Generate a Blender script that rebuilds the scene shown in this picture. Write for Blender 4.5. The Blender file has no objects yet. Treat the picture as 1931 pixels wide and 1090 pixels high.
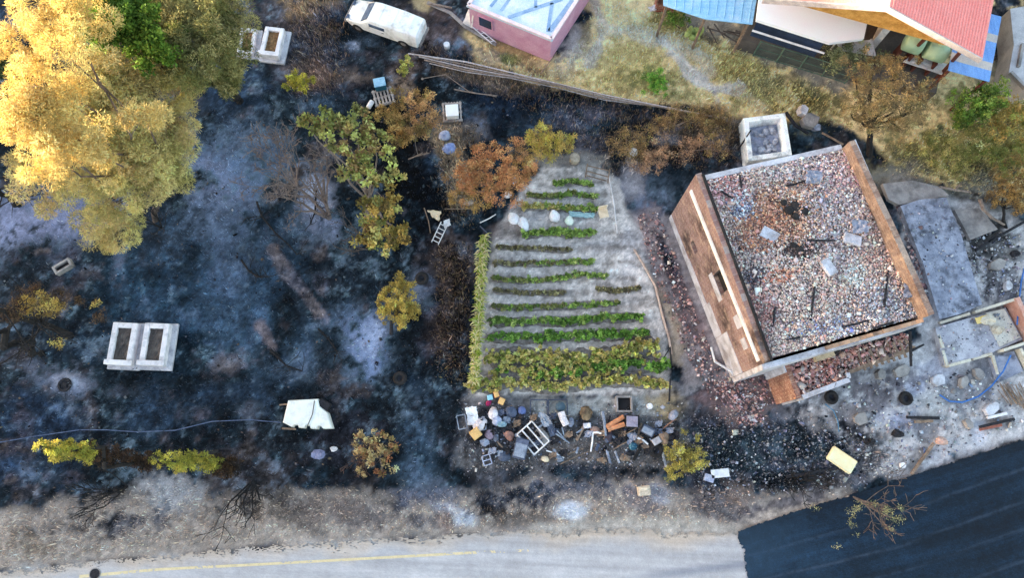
import bpy, math, random
import numpy as np

# ------------------------------------------------------------------ camera, sky, sun, exposure
SC = bpy.context.scene
CO = SC.collection
H = 33.0                       # height of the drone above the ground
TILT = math.radians(14.0)      # it looks a little forward
FOC = 1430.0                   # focal length in pixels of the 1931 px wide photo
CT, ST = math.cos(TILT), math.sin(TILT)
cd = bpy.data.cameras.new('camera')
cam = bpy.data.objects.new('camera', cd); CO.objects.link(cam)
cam.location = (0, 0, H); cam.rotation_euler = (TILT, 0, 0)
cd.sensor_width = 36.0; cd.lens = 36.0 * FOC / 1931.0
cd.clip_start = 0.5; cd.clip_end = 5000
SC.camera = cam

SUN_EL, SUN_AZ = math.radians(5.0), math.radians(-84.0)   # low evening sun in the west (left)
wd = bpy.data.worlds.new('World'); SC.world = wd; wd.use_nodes = True
_nt = wd.node_tree; _bg = _nt.nodes['Background']
_sky = _nt.nodes.new('ShaderNodeTexSky'); _sky.sky_type = 'NISHITA'; _sky.sun_disc = False
_sky.sun_elevation = SUN_EL; _sky.sun_rotation = SUN_AZ
_sky.air_density = 1.0; _sky.dust_density = 1.5; _sky.ozone_density = 1.0
_nt.links.new(_sky.outputs[0], _bg.inputs[0]); _bg.inputs[1].default_value = 0.12
sl = bpy.data.lights.new('sun', 'SUN'); sl.energy = 3.5; sl.angle = math.radians(0.5); sl.color = (1.0, 0.89, 0.62)
sun = bpy.data.objects.new('sun', sl); CO.objects.link(sun)
from mathutils import Vector, Matrix
_sd = Vector((math.sin(SUN_AZ) * math.cos(SUN_EL), math.cos(SUN_AZ) * math.cos(SUN_EL), math.sin(SUN_EL)))
sun.rotation_euler = _sd.to_track_quat('Z', 'Y').to_euler(); sun.location = (-40, 0, 40)
SC.view_settings.view_transform = 'Standard'; SC.view_settings.look = 'None'
SC.view_settings.exposure = 3.55; SC.view_settings.gamma = 1.0
SC.cycles.max_bounces = 6; SC.cycles.diffuse_bounces = 3

# ------------------------------------------------------------------ measuring: where a pixel of the photo lies in the place
def G(u, v, z=0.0):
    x, y = (u - 965.5) / FOC, (545.0 - v) / FOC
    t = (H - z) / (CT - y * ST)
    return Vector((x * t, (y * CT + ST) * t, z))
def S(v, z=0.0):               # metres per photo pixel there
    return (H - z) / (CT - (545.0 - v) / FOC * ST) / FOC
def g2(u, v, z=0.0):
    p = G(u, v, z); return (p.x, p.y)

# ------------------------------------------------------------------ colour: daylight colour of a surface -> its own albedo
E_SH = np.array([0.98, 1.13, 1.21])
def lin(c):
    c = np.asarray(c, float) / 255.0
    return np.where(c < .04045, c / 12.92, ((c + .055) / 1.055) ** 2.4)
def alb(c):
    return np.clip(lin(c) / E_SH, 0.004, 0.86)
def rgba(c):
    a = alb(c); return (float(a[0]), float(a[1]), float(a[2]), 1.0)

def _mix(nt, kind, a, b, fac):
    n = nt.nodes.new('ShaderNodeMix'); n.data_type = 'RGBA'; n.blend_type = kind
    L = nt.links
    for idx, val in ((0, fac), (6, a), (7, b)):
        if hasattr(val, 'is_output'): L.new(val, n.inputs[idx])
        else: n.inputs[idx].default_value = val
    return n.outputs[2]
def _noise(nt, pos, scale, detail=4.0, rough=0.6, lo=0.35, hi=0.65, stretch=None):
    if stretch:
        mp = nt.nodes.new('ShaderNodeMapping'); nt.links.new(pos, mp.inputs[0])
        mp.inputs['Rotation'].default_value = (0, 0, stretch[2]); mp.inputs['Scale'].default_value = (stretch[0], stretch[1], 1)
        pos = mp.outputs[0]
    n = nt.nodes.new('ShaderNodeTexNoise'); n.inputs['Scale'].default_value = scale
    n.inputs['Detail'].default_value = detail; n.inputs['Roughness'].default_value = rough
    nt.links.new(pos, n.inputs['Vector'])
    r = nt.nodes.new('ShaderNodeMapRange'); r.inputs[1].default_value = lo; r.inputs[2].default_value = hi
    nt.links.new(n.outputs[0], r.inputs[0])
    return r.outputs[0], n.outputs[0]
MATS = {}
def mat(name, c=(128, 128, 128), c2=None, sc=3.0, dirt=None, dsc=1.2, damt=0.55, rough=0.85, bump=0.25, bsc=None, vc=False,
        metal=0.0, grain=0.25, spec=0.25, transl=0.0, stretch=None):
    if name in MATS: return MATS[name]
    m = bpy.data.materials.new(name); m.use_nodes = True; nt = m.node_tree; L = nt.links
    b = nt.nodes['Principled BSDF']
    b.inputs['Roughness'].default_value = rough; b.inputs['Metallic'].default_value = metal
    b.inputs['Specular IOR Level'].default_value = spec
    geo = nt.nodes.new('ShaderNodeNewGeometry'); pos = geo.outputs['Position']
    if vc:
        at = nt.nodes.new('ShaderNodeAttribute'); at.attribute_name = 'col'; col = at.outputs['Color']
    else:
        f, _ = _noise(nt, pos, sc, stretch=stretch)
        c2_ = c2 if c2 else tuple(x * .8 for x in c)
        col = _mix(nt, 'MIX', rgba(c), rgba(c2_), f)
    if dirt:
        f, _ = _noise(nt, pos, dsc, 6, .7, .48, .68)
        mm = nt.nodes.new('ShaderNodeMath'); mm.operation = 'MULTIPLY'; mm.inputs[1].default_value = damt
        L.new(f, mm.inputs[0]); col = _mix(nt, 'MIX', col, rgba(dirt), mm.outputs[0])
    if grain:
        f, raw = _noise(nt, pos, 26.0 if not bsc else bsc, 3, .7, .25, .75)
        mr = nt.nodes.new('ShaderNodeMapRange'); mr.inputs[3].default_value = 1 - grain; mr.inputs[4].default_value = 1 + grain
        L.new(f, mr.inputs[0]); col = _mix(nt, 'MULTIPLY', col, mr.outputs[0], 1.0)
    L.new(col, b.inputs['Base Color'])
    if bump:
        _, raw = _noise(nt, pos, bsc or 14.0, 5, .65)
        bp = nt.nodes.new('ShaderNodeBump'); bp.inputs['Strength'].default_value = bump; bp.inputs['Distance'].default_value = 0.05
        L.new(raw, bp.inputs['Height']); L.new(bp.outputs[0], b.inputs['Normal'])
    if transl:
        tr = nt.nodes.new('ShaderNodeBsdfTranslucent'); L.new(col, tr.inputs[0])
        ms = nt.nodes.new('ShaderNodeMixShader'); ms.inputs[0].default_value = transl
        L.new(b.outputs[0], ms.inputs[1]); L.new(tr.outputs[0], ms.inputs[2])
        L.new(ms.outputs[0], nt.nodes['Material Output'].inputs[0])
    MATS[name] = m; return m

# ------------------------------------------------------------------ mesh helpers
def rotm(rx=0, ry=0, rz=0):
    return Matrix.Rotation(rz, 3, 'Z') @ Matrix.Rotation(ry, 3, 'Y') @ Matrix.Rotation(rx, 3, 'X')
class M:
    def __init__(s): s.v = []; s.f = []; s.c = []
    def add(s, vs, fs, col=None):
        o = len(s.v); s.v += [tuple(p) for p in vs]; s.f += [tuple(i + o for i in f) for f in fs]
        s.c += [col] * len(vs); return s
    def box(s, c, d, rz=0, rx=0, ry=0, col=None, taper=1.0):
        R = rotm(rx, ry, rz); c = Vector(c); P = []
        for k in (-1, 1):
            t = taper if k > 0 else 1.0
            for i, j in ((-1, -1), (1, -1), (1, 1), (-1, 1)):
                P.append(c + R @ Vector((i * d[0] / 2 * t, j * d[1] / 2 * t, k * d[2] / 2)))
        return s.add(P, [(3, 2, 1, 0), (4, 5, 6, 7), (0, 1, 5, 4), (1, 2, 6, 5), (2, 3, 7, 6), (3, 0, 4, 7)], col)
    def bbox(s, c, d, rz=0, rx=0, ry=0, b=0.02, col=None):      # box with bevelled edges
        R = rotm(rx, ry, rz); c = Vector(c); rings = []
        hx, hy, hz = d[0] / 2, d[1] / 2, d[2] / 2
        for z, ins in ((-hz, b), (-hz + b, 0), (hz - b, 0), (hz, b)):
            x, y = hx - ins, hy - ins; k = b if ins == 0 else b * .6
            rings.append([c + R @ Vector((p, q, z)) for p, q in ((-x + k, -y), (x - k, -y), (x, -y + k), (x, y - k), (x - k, y), (-x + k, y), (-x, y - k), (-x, -y + k))])
        return s.loft(rings, True, col)
    def loft(s, rings, caps=True, col=None, close=True):
        n = len(rings[0]); vs = [p for r in rings for p in r]; fs = []
        for i in range(len(rings) - 1):
            for j in range(n if close else n - 1):
                k = (j + 1) % n
                fs.append((i * n + j, i * n + k, (i + 1) * n + k, (i + 1) * n + j))
        if caps and close:
            fs.append(tuple(range(n - 1, -1, -1))); fs.append(tuple((len(rings) - 1) * n + j for j in range(n)))
        return s.add(vs, fs, col)
    def prism(s, pts, z0, z1, col=None):
        a = sum(pts[i][0] * pts[(i + 1) % len(pts)][1] - pts[(i + 1) % len(pts)][0] * pts[i][1] for i in range(len(pts)))
        if a < 0: pts = pts[::-1]
        return s.loft([[(p[0], p[1], z0) for p in pts], [(p[0], p[1], z1) for p in pts]], True, col)
    def wall(s, p, q, t, z0, z1, col=None, side=0.0):           # upright slab from p to q
        p, q = Vector(p[:2]), Vector(q[:2]); d = (q - p).normalized(); n = Vector((-d.y, d.x)) * t
        a, b = n * (side - .5), n * (side + .5)
        z1a, z1b = z1 if isinstance(z1, (tuple, list)) else (z1, z1)
        P = [(p + a), (q + a), (q + b), (p + b)]
        vs = [(x.x, x.y, z0) for x in P] + [(P[0].x, P[0].y, z1a), (P[1].x, P[1].y, z1b), (P[2].x, P[2].y, z1b), (P[3].x, P[3].y, z1a)]
        return s.add(vs, [(3, 2, 1, 0), (4, 5, 6, 7), (0, 1, 5, 4), (1, 2, 6, 5), (2, 3, 7, 6), (3, 0, 4, 7)], col)
    def tube(s, pts, r0, r1=None, n=6, col=None, ry=1.0):
        pts = [Vector(p) for p in pts]; r1 = r0 if r1 is None else r1; rings = []; m = len(pts)
        up = Vector((0, 0, 1))
        for i, p in enumerate(pts):
            d = (pts[min(i + 1, m - 1)] - pts[max(i - 1, 0)]).normalized()
            a = d.cross(up if abs(d.z) < .95 else Vector((1, 0, 0))).normalized(); b = d.cross(a)
            r = r0 + (r1 - r0) * i / max(1, m - 1)
            rings.append([p + a * (r * math.cos(2 * math.pi * k / n)) + b * (r * ry * math.sin(2 * math.pi * k / n)) for k in range(n)])
        return s.loft(rings, True, col)
    def lathe(s, c, prof, n=16, R=None, col=None, sy=1.0):
        R = R or Matrix.Identity(3); c = Vector(c)
        rings = [[c + R @ Vector((r * math.cos(2 * math.pi * k / n), r * sy * math.sin(2 * math.pi * k / n), z)) for k in range(n)] for r, z in prof]
        return s.loft(rings, True, col)
    def torus(s, c, R0, r, n=20, m=8, R=None, col=None):
        R = R or Matrix.Identity(3); c = Vector(c); vs = []; fs = []
        for i in range(n):
            a = 2 * math.pi * i / n
            for j in range(m):
                b = 2 * math.pi * j / m; q = R0 + r * math.cos(b)
                vs.append(c + R @ Vector((q * math.cos(a), q * math.sin(a), r * 1.1 * math.sin(b))))
        for i in range(n):
            for j in range(m):
                fs.append((i * m + j, ((i + 1) % n) * m + j, ((i + 1) % n) * m + (j + 1) % m, i * m + (j + 1) % m))
        return s.add(vs, fs, col)
    def lump(s, c, d, seed=0, n=9, m=6, rough=.25, rz=0, col=None, flat=0.0):   # soft irregular lump (sacks, cloth, stones)
        rr = random.Random(seed); c = Vector(c); R = rotm(0, 0, rz); vs = []; fs = []
        ph = [(rr.uniform(0, 6.3), rr.randint(1, 3), rr.randint(1, 3)) for _ in range(4)]
        for i in range(m + 1):
            t = math.pi * i / m
            for j in range(n):
                a = 2 * math.pi * j / n
                k = 1 + rough * sum(math.sin(p + q * a + w * t * 2) for p, q, w in ph) / 2.2 + rr.uniform(-.4, .4) * rough
                if i in (0, m): k = 1
                z = math.cos(t) * d[2] / 2 * (k if i not in (0, m) else 1)
                if z < 0: z *= (1 - flat)
                vs.append(c + R @ Vector((math.sin(t) * math.cos(a) * d[0] / 2 * k, math.sin(t) * math.sin(a) * d[1] / 2 * k, z)))
        for i in range(m):
            for j in range(n):
                fs.append((i * n + j, (i + 1) * n + j, (i + 1) * n + (j + 1) % n, i * n + (j + 1) % n))
        return s.add(vs, fs, col)
    def sheet(s, pts, seed=0, n=8, amp=.05, col=None, thick=0.012):   # crumpled sheet over a quad of 4 corner points
        rr = random.Random(seed); a, b, c, d = [Vector(p) for p in pts]; vs = []; fs = []
        for lay in (0, 1):
            rr.seed(seed)
            for i in range(n + 1):
                for j in range(n + 1):
                    u, w = i / n, j / n
                    p = (a * (1 - u) + b * u) * (1 - w) + (d * (1 - u) + c * u) * w
                    vs.append(p + Vector((rr.uniform(-1, 1) * amp * .4, rr.uniform(-1, 1) * amp * .4, rr.uniform(0, 1) * amp - lay * thick)))
        k = (n + 1) ** 2
        for i in range(n):
            for j in range(n):
                q = (i * (n + 1) + j, (i + 1) * (n + 1) + j, (i + 1) * (n + 1) + j + 1, i * (n + 1) + j + 1)
                fs.append(q); fs.append(tuple(x + k for x in q[::-1]))
        edge = [i * (n + 1) for i in range(n + 1)] + [n * (n + 1) + j for j in range(1, n + 1)] + [i * (n + 1) + n for i in range(n - 1, -1, -1)] + [j for j in range(n - 1, 0, -1)]
        for i in range(len(edge)):
            p, q = edge[i], edge[(i + 1) % len(edge)]; fs.append((p, q, q + k, p + k)[::-1])
        return s.add(vs, fs, col)

def link(o, parent=None):
    CO.objects.link(o)
    if parent is not None: o.parent = parent
    return o
def obj(name, m, material, parent=None, smooth=False):
    me = bpy.data.meshes.new(name)
    off = Vector((0, 0, 0)); p = parent
    while p is not None: off += p.location; p = p.parent
    me.from_pydata([(x[0] - off.x, x[1] - off.y, x[2] - off.z) for x in m.v], [], m.f)
    if any(c is not None for c in m.c):
        at = me.color_attributes.new('col', 'FLOAT_COLOR', 'POINT')
        buf = np.ones((len(m.v), 4), np.float32)
        cache = {}
        for i, c in enumerate(m.c):
            if c is None: c = (128, 128, 128)
            if c not in cache: cache[c] = alb(c)
            buf[i, :3] = cache[c]
        at.data.foreach_set('color', buf.ravel())
    if smooth: me.polygons.foreach_set('use_smooth', [True] * len(me.polygons))
    me.materials.append(material); me.update()
    return link(bpy.data.objects.new(name, me), parent)
def quads(name, V, C, material, parent=None):                   # V (n,4,3) leaf faces, C (n,3) albedo
    n = len(V); off = np.zeros(3); p = parent
    while p is not None: off += np.array(p.location); p = p.parent
    me = bpy.data.meshes.new(name); me.vertices.add(n * 4); me.loops.add(n * 4); me.polygons.add(n)
    me.vertices.foreach_set('co', (V.reshape(-1, 3) - off).astype(np.float32).ravel())
    me.loops.foreach_set('vertex_index', np.arange(n * 4, dtype=np.int32))
    me.polygons.foreach_set('loop_start', np.arange(0, n * 4, 4, dtype=np.int32))
    at = me.color_attributes.new('col', 'FLOAT_COLOR', 'POINT')
    buf = np.ones((n * 4, 4), np.float32); buf[:, :3] = np.repeat(C, 4, 0)
    at.data.foreach_set('color', buf.ravel())
    me.materials.append(material); me.update(calc_edges=True); me.validate()
    return link(bpy.data.objects.new(name, me), parent)
def tag(o, label, cat, group=None):
    o['label'] = label; o['category'] = cat
    if group: o['group'] = group
    return o
def thing(name, label, cat, loc=(0, 0, 0), group=None):
    o = bpy.data.objects.new(name, None); CO.objects.link(o); o.location = loc; o.empty_display_size = .2
    return tag(o, label, cat, group)
def dup(root, loc, rz, label, group=None):
    r = root.copy(); CO.objects.link(r); r.location = loc; r.rotation_euler = (0, 0, rz); r['label'] = label
    if group: r['group'] = group
    for ch in list(root.children):
        c = ch.copy(); CO.objects.link(c); c.parent = r
        for gch in ch.children:
            d = gch.copy(); CO.objects.link(d); d.parent = c
    return r
def setting(o, kind='structure'):
    o['kind'] = kind; return o

# ------------------------------------------------------------------ noise for the ground
def vnoise(x, y, seed=0):
    rs = np.random.RandomState(seed); T = rs.rand(256, 256)
    xi, yi = np.floor(x).astype(int), np.floor(y).astype(int); fx, fy = x - xi, y - yi
    fx, fy = fx * fx * (3 - 2 * fx), fy * fy * (3 - 2 * fy)
    a, b = T[xi % 256, yi % 256], T[(xi + 1) % 256, yi % 256]
    c, d = T[xi % 256, (yi + 1) % 256], T[(xi + 1) % 256, (yi + 1) % 256]
    return (a * (1 - fx) + b * fx) * (1 - fy) + (c * (1 - fx) + d * fx) * fy
def fbm(x, y, seed=0, oct=4, gain=.55):
    s = 0; a = 1; t = 0
    for i in range(oct):
        s = s + a * vnoise(x * 2 ** i + 17 * i, y * 2 ** i + 31 * i, seed + i); t += a; a *= gain
    return s / t - .5

# ------------------------------------------------------------------ the ground: one sheet, its soil, ash, burnt and dry-grass patches
def axis(lo, hi, far, step):
    a = np.arange(lo, hi + step * .5, step)
    ext = []; d = step * 3; p = hi
    while p < far: p += d; ext.append(p); d *= 1.7
    neg = []; d = step * 3; p = lo
    while p > -far: p -= d; neg.append(p); d *= 1.7
    return np.array(neg[::-1] + list(a) + ext)
gx, gy = axis(-27, 27, 1500, .072), axis(-5.5, 26.5, 1500, .072)
GX, GY = np.meshgrid(gx, gy); NXG, NYG = len(gx), len(gy)
def to_px(X, Y):                # photo pixel of a ground point
    yc, zc = Y * CT - H * ST, Y * ST + H * CT
    zc = np.maximum(zc, 1.0)
    return 965.5 + FOC * X / zc, 545.0 - FOC * yc / zc
GU, GV = to_px(GX, GY)
GU = np.clip(GU, -400, 2300); GV = np.clip(GV, -300, 1400)
N1 = fbm(GX * .9, GY * .9, 3, 4); N2 = fbm(GX * 3.1, GY * 3.1, 11, 4, .65); N3 = fbm(GX * 8, GY * 8, 23, 2, .8)
rs = np.random.RandomState(5); W = rs.rand(*GX.shape)
NW = N1 * 2.2 + N2 * 1.7 + N3 * .4
COLR = np.ones(GX.shape + (3,)) * alb((22, 32, 46))
def sm(d, soft): 
    t = np.clip(.5 - d / (2 * soft), 0, 1); return t * t * (3 - 2 * t)
def put(d, c, al, soft, warp):
    m = (sm(d + NW * warp, soft) * al)[..., None]
    COLR[...] = COLR * (1 - m) + alb(c) * m
def EL(u, v, a, b, c, al=.85, rot=0, soft=None, warp=None):
    r = math.radians(rot); dx, dy = GU - u, GV - v
    x, y = dx * math.cos(r) + dy * math.sin(r), -dx * math.sin(r) + dy * math.cos(r)
    k = min(a, b); d = (np.sqrt((x / a) ** 2 + (y / b) ** 2) - 1) * k
    put(d, c, al, soft or k * .55, warp if warp is not None else k * 1.1)
def poly_sd(pts):
    d = np.full(GX.shape, 1e9); ins = np.zeros(GX.shape, bool); n = len(pts)
    for i in range(n):
        (x0, y0), (x1, y1) = pts[i], pts[(i + 1) % n]
        ex, ey = x1 - x0, y1 - y0; L = ex * ex + ey * ey + 1e-9
        t = np.clip(((GU - x0) * ex + (GV - y0) * ey) / L, 0, 1)
        d = np.minimum(d, np.hypot(GU - x0 - t * ex, GV - y0 - t * ey))
        if y0 != y1:
            cr = ((y0 > GV) != (y1 > GV)) & (GU < (x1 - x0) * (GV - y0) / (y1 - y0) + x0); ins ^= cr
    return np.where(ins, -d, d)
def PO(pts, c, al=.9, soft=8, warp=14): put(poly_sd(pts), c, al, soft, warp)
def LI(pts, w, c, al=.9, soft=4, warp=8):
    d = np.full(GX.shape, 1e9)
    for (x0, y0), (x1, y1) in zip(pts, pts[1:]):
        ex, ey = x1 - x0, y1 - y0; t = np.clip(((GU - x0) * ex + (GV - y0) * ey) / (ex * ex + ey * ey), 0, 1)
        d = np.minimum(d, np.hypot(GU - x0 - t * ex, GV - y0 - t * ey))
    put(d - w / 2, c, al, soft, warp)

# burnt field on the left
EL(330, 560, 260, 150, (24, 45, 68), .9); EL(420, 500, 160, 120, (52, 74, 110), .7)
EL(70, 410, 150, 75, (122, 132, 168), .92, 5); EL(60, 345, 60, 40, (80, 90, 125), .7)
EL(440, 320, 75, 100, (100, 128, 168), .9, 20); EL(470, 250, 70, 60, (84, 98, 128), .7); EL(400, 380, 60, 60, (112, 126, 160), .7)
EL(430, 175, 85, 60, (42, 58, 90), .8); EL(330, 60, 60, 80, (40, 50, 74), .6); EL(25, 30, 40, 40, (60, 74, 108), .8); EL(15, 110, 30, 60, (40, 50, 62), .7)
EL(400, 420, 70, 50, (78, 92, 124), .7); EL(450, 470, 70, 45, (84, 102, 138), .6)
EL(300, 440, 60, 40, (46, 56, 80), .7); EL(100, 480, 70, 40, (58, 66, 92), .6)
EL(60, 580, 90, 90, (40, 44, 58), .8); EL(110, 650, 90, 40, (36, 46, 68), .7)
EL(30, 700, 60, 60, (30, 36, 48), .8); EL(120, 718, 60, 26, (118, 128, 156), .85, 15); EL(125, 715, 28, 20, (168, 176, 196), .8)
EL(122, 727, 11, 10, (24, 24, 30), .95, warp=3)
EL(420, 600, 60, 60, (74, 98, 138), .6); EL(470, 640, 45, 70, (66, 88, 124), .6, -20)
EL(600, 385, 26, 55, (168, 182, 214), .95, -15); EL(625, 440, 18, 30, (120, 136, 172), .7); EL(575, 430, 40, 40, (78, 92, 122), .6)
LI([(515, 470), (545, 520), (580, 560), (610, 600)], 26, (98, 90, 92), .85); EL(605, 540, 14, 24, (104, 96, 98), .7, -20)
LI([(490, 615), (515, 655)], 20, (112, 100, 102), .8); EL(430, 690, 45, 24, (98, 92, 96), .75, -20); EL(560, 690, 50, 26, (72, 84, 112), .7)
EL(690, 650, 52, 62, (122, 144, 186), .95, -10); EL(700, 640, 30, 36, (158, 176, 214), .7, 20); EL(615, 660, 40, 40, (60, 72, 96), .7)
EL(655, 590, 40, 30, (96, 116, 156), .6); EL(560, 650, 40, 30, (62, 82, 116), .6)
EL(640, 520, 55, 60, (34, 42, 60), .75); EL(560, 560, 30, 50, (46, 56, 78), .6)
EL(800, 600, 60, 150, (24, 29, 40), .85); EL(790, 740, 60, 60, (28, 36, 54), .8); EL(800, 545, 26, 26, (120, 132, 160), .65); EL(812, 570, 20, 22, (86, 98, 128), .8)
EL(850, 540, 32, 95, (88, 74, 70), .8, 4); EL(840, 640, 40, 40, (52, 44, 44), .7); EL(870, 620, 14, 150, (22, 26, 34), .7)
EL(780, 820, 30, 100, (58, 74, 104), .8); EL(740, 770, 60, 40, (32, 38, 52), .8); EL(640, 830, 70, 60, (38, 38, 46), .8); EL(850, 830, 20, 80, (26, 32, 44), .8)
EL(470, 760, 70, 50, (42, 56, 84), .7); EL(330, 760, 120, 40, (44, 60, 90), .8); EL(500, 830, 70, 40, (32, 36, 46), .8); EL(460, 775, 24, 14, (92, 96, 110), .6)
EL(230, 740, 30, 18, (84, 90, 110), .6); EL(60, 800, 90, 60, (40, 56, 90), .8); EL(20, 880, 60, 30, (52, 70, 110), .8)
EL(200, 920, 60, 34, (16, 20, 30), .9); EL(160, 920, 26, 10, (92, 110, 146), .7); EL(100, 890, 60, 30, (44, 56, 84), .7)
# upper strip between the graves and the fence
EL(560, 30, 90, 40, (72, 66, 68), .75); EL(590, 15, 50, 18, (150, 126, 92), .8); EL(625, 30, 32, 20, (44, 62, 98), .8); EL(560, 85, 60, 30, (66, 62, 66), .8)
EL(620, 100, 70, 40, (58, 62, 78), .7); EL(690, 60, 40, 50, (58, 72, 100), .8); EL(668, 85, 14, 10, (150, 164, 190), .8); EL(700, 110, 60, 26, (44, 50, 64), .8)
EL(595, 148, 45, 26, (126, 104, 92), .8, 20); EL(668, 145, 34, 14, (122, 104, 92), .7); EL(610, 195, 36, 22, (78, 98, 132), .75); EL(650, 180, 50, 24, (36, 44, 62), .7)
EL(540, 130, 30, 30, (52, 54, 62), .7); EL(790, 30, 70, 36, (62, 58, 62), .75); EL(770, 130, 40, 30, (92, 78, 70), .7); EL(760, 165, 30, 14, (140, 118, 98), .8)
EL(840, 60, 60, 40, (96, 80, 78), .75); EL(800, 6, 20, 10, (190, 170, 120), .7); EL(905, 60, 40, 20, (160, 150, 120), .5)
EL(800, 140, 20, 40, (14, 16, 22), .8)
EL(865, 165, 60, 40, (22, 26, 34), .9); EL(900, 140, 60, 14, (120, 102, 80), .7, 8); EL(920, 215, 90, 50, (14, 20, 34), .95); EL(885, 222, 20, 26, (70, 84, 112), .6)
EL(905, 225, 14, 30, (100, 112, 140), .5); EL(980, 190, 90, 40, (22, 34, 58), .9); EL(955, 150, 60, 18, (112, 100, 86), .75, 10)
EL(760, 300, 60, 90, (14, 17, 26), .95); EL(800, 330, 40, 70, (14, 18, 30), .95); EL(810, 300, 14, 20, (40, 60, 94), .6); EL(740, 250, 30, 40, (12, 14, 20), .8)
EL(850, 280, 24, 60, (168, 152, 126), .9, -15); EL(870, 330, 24, 40, (160, 146, 122), .8); EL(885, 245, 26, 26, (120, 108, 96), .7); EL(640, 300, 40, 40, (60, 62, 74), .5)
EL(1020, 230, 60, 30, (40, 52, 76), .8); EL(1080, 230, 50, 30, (66, 70, 88), .8); EL(1140, 215, 50, 20, (88, 86, 98), .8); EL(1110, 270, 40, 28, (92, 90, 100), .75)
EL(1180, 215, 60, 12, (24, 30, 44), .8, -8); EL(1240, 270, 80, 50, (58, 54, 52), .8); EL(1300, 290, 70, 40, (44, 42, 44), .8); EL(1340, 240, 70, 30, (84, 74, 60), .8)
EL(1350, 265, 16, 12, (110, 112, 124), .7); EL(1255, 262, 20, 10, (130, 136, 150), .7)
# dry grass, top centre
PO([(880, 60), (905, 70), (1040, 110), (1110, 70), (1105, -60), (1500, -60), (1931, -60), (1960, 400), (1700, 330), (1640, 270), (1560, 230), (1420, 225), (1370, 205), (1180, 192), (1000, 152), (900, 112)], (228, 196, 128), 1, 7, 12)
EL(1170, 40, 55, 40, (230, 204, 146), .9, -20); EL(1150, 10, 40, 20, (230, 202, 140), .85); EL(1115, 115, 30, 24, (228, 204, 150), .85, -20); EL(1280, 60, 60, 30, (206, 188, 140), .6)
EL(1000, 120, 60, 12, (170, 152, 112), .8, 15); EL(960, 95, 50, 18, (140, 112, 66), .8, 20); EL(935, 110, 40, 12, (132, 130, 126), .6, 20); EL(962, 112, 16, 10, (106, 122, 60), .8)
EL(1085, 85, 26, 36, (176, 170, 168), .9, 20); EL(1105, 60, 10, 30, (132, 118, 80), .7)
EL(1180, 115, 70, 44, (190, 166, 92), .8); EL(1235, 152, 34, 20, (88, 124, 40), .9); EL(1190, 160, 60, 18, (140, 128, 70), .7); EL(1300, 130, 44, 26, (176, 156, 96), .7)
EL(1400, 115, 70, 40, (172, 158, 92), .85); EL(1470, 170, 90, 30, (140, 134, 76), .85); EL(1400, 60, 60, 26, (150, 140, 104), .6); EL(1440, 165, 40, 20, (150, 150, 100), .6)
EL(1550, 200, 60, 40, (110, 106, 58), .85); EL(1500, 150, 60, 20, (128, 128, 96), .6); EL(1310, 180, 60, 14, (124, 122, 64), .7); EL(1275, 40, 30, 22, (126, 120, 60), .7)
LI([(1120, -20), (1125, 20), (1140, 50), (1128, 90), (1110, 115)], 22, (190, 178, 166), .85, 5, 8)
LI([(1140, 50), (1200, 62), (1250, 78), (1300, 92), (1330, 110), (1335, 130), (1310, 135)], 24, (226, 206, 172), .92, 5, 9)
LI([(1250, 78), (1290, 120), (1320, 155), (1345, 168), (1392, 166)], 20, (212, 204, 198), .92, 4, 8)
LI([(1345, 168), (1355, 190)], 14, (150, 148, 160), .8, 4, 6); LI([(1390, 170), (1440, 205)], 18, (192, 168, 130), .6, 5, 8)
EL(1340, 60, 40, 26, (120, 112, 104), .6, 20); LI([(1310, 20), (1400, 70), (1480, 100), (1580, 150)], 50, (138, 134, 130), .8, 10, 12)
# right: weeds, then the yard
EL(1690, 330, 60, 40, (104, 92, 64), .8); EL(1760, 290, 90, 60, (128, 126, 72), .9); EL(1860, 260, 90, 80, (130, 126, 66), .9); EL(1870, 350, 70, 50, (92, 84, 48), .9); EL(1790, 250, 30, 16, (84, 112, 96), .7)
EL(1930, 60, 70, 70, (26, 30, 44), .95); EL(1890, 40, 26, 60, (28, 36, 54), .9); EL(1870, 145, 20, 20, (168, 160, 130), .7)
EL(1720, 350, 60, 34, (124, 122, 120), .9, 20); EL(1850, 400, 60, 60, (122, 122, 118), .85); EL(1820, 380, 30, 16, (36, 34, 36), .8); EL(1880, 400, 50, 30, (40, 36, 34), .7)
PO([(1690, 380), (1780, 370), (1960, 430), (1960, 820), (1760, 880), (1640, 900), (1560, 800), (1480, 760), (1560, 700), (1740, 640)], (182, 180, 184), .92, 9, 16)
EL(1880, 480, 60, 50, (108, 108, 108), .85); EL(1860, 465, 40, 34, (54, 54, 56), .85, -30); EL(1905, 540, 30, 40, (92, 92, 104), .8); EL(1920, 620, 26, 60, (96, 98, 112), .8); EL(1870, 520, 30, 30, (44, 46, 56), .7)
EL(1790, 560, 40, 40, (110, 110, 130), .7); EL(1840, 700, 60, 34, (134, 134, 140), .8); EL(1800, 690, 30, 20, (168, 170, 180), .7); EL(1760, 700, 30, 20, (176, 180, 200), .7)
EL(1640, 740, 50, 40, (104, 96, 106), .9); EL(1600, 720, 60, 20, (126, 122, 128), .8, -15); EL(1690, 790, 40, 24, (150, 156, 186), .8); EL(1790, 770, 50, 30, (170, 172, 174), .7); EL(1520, 800, 50, 26, (168, 162, 160), .85)
EL(1590, 790, 50, 24, (152, 148, 150), .8); EL(1720, 730, 26, 16, (158, 166, 200), .6)
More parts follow.
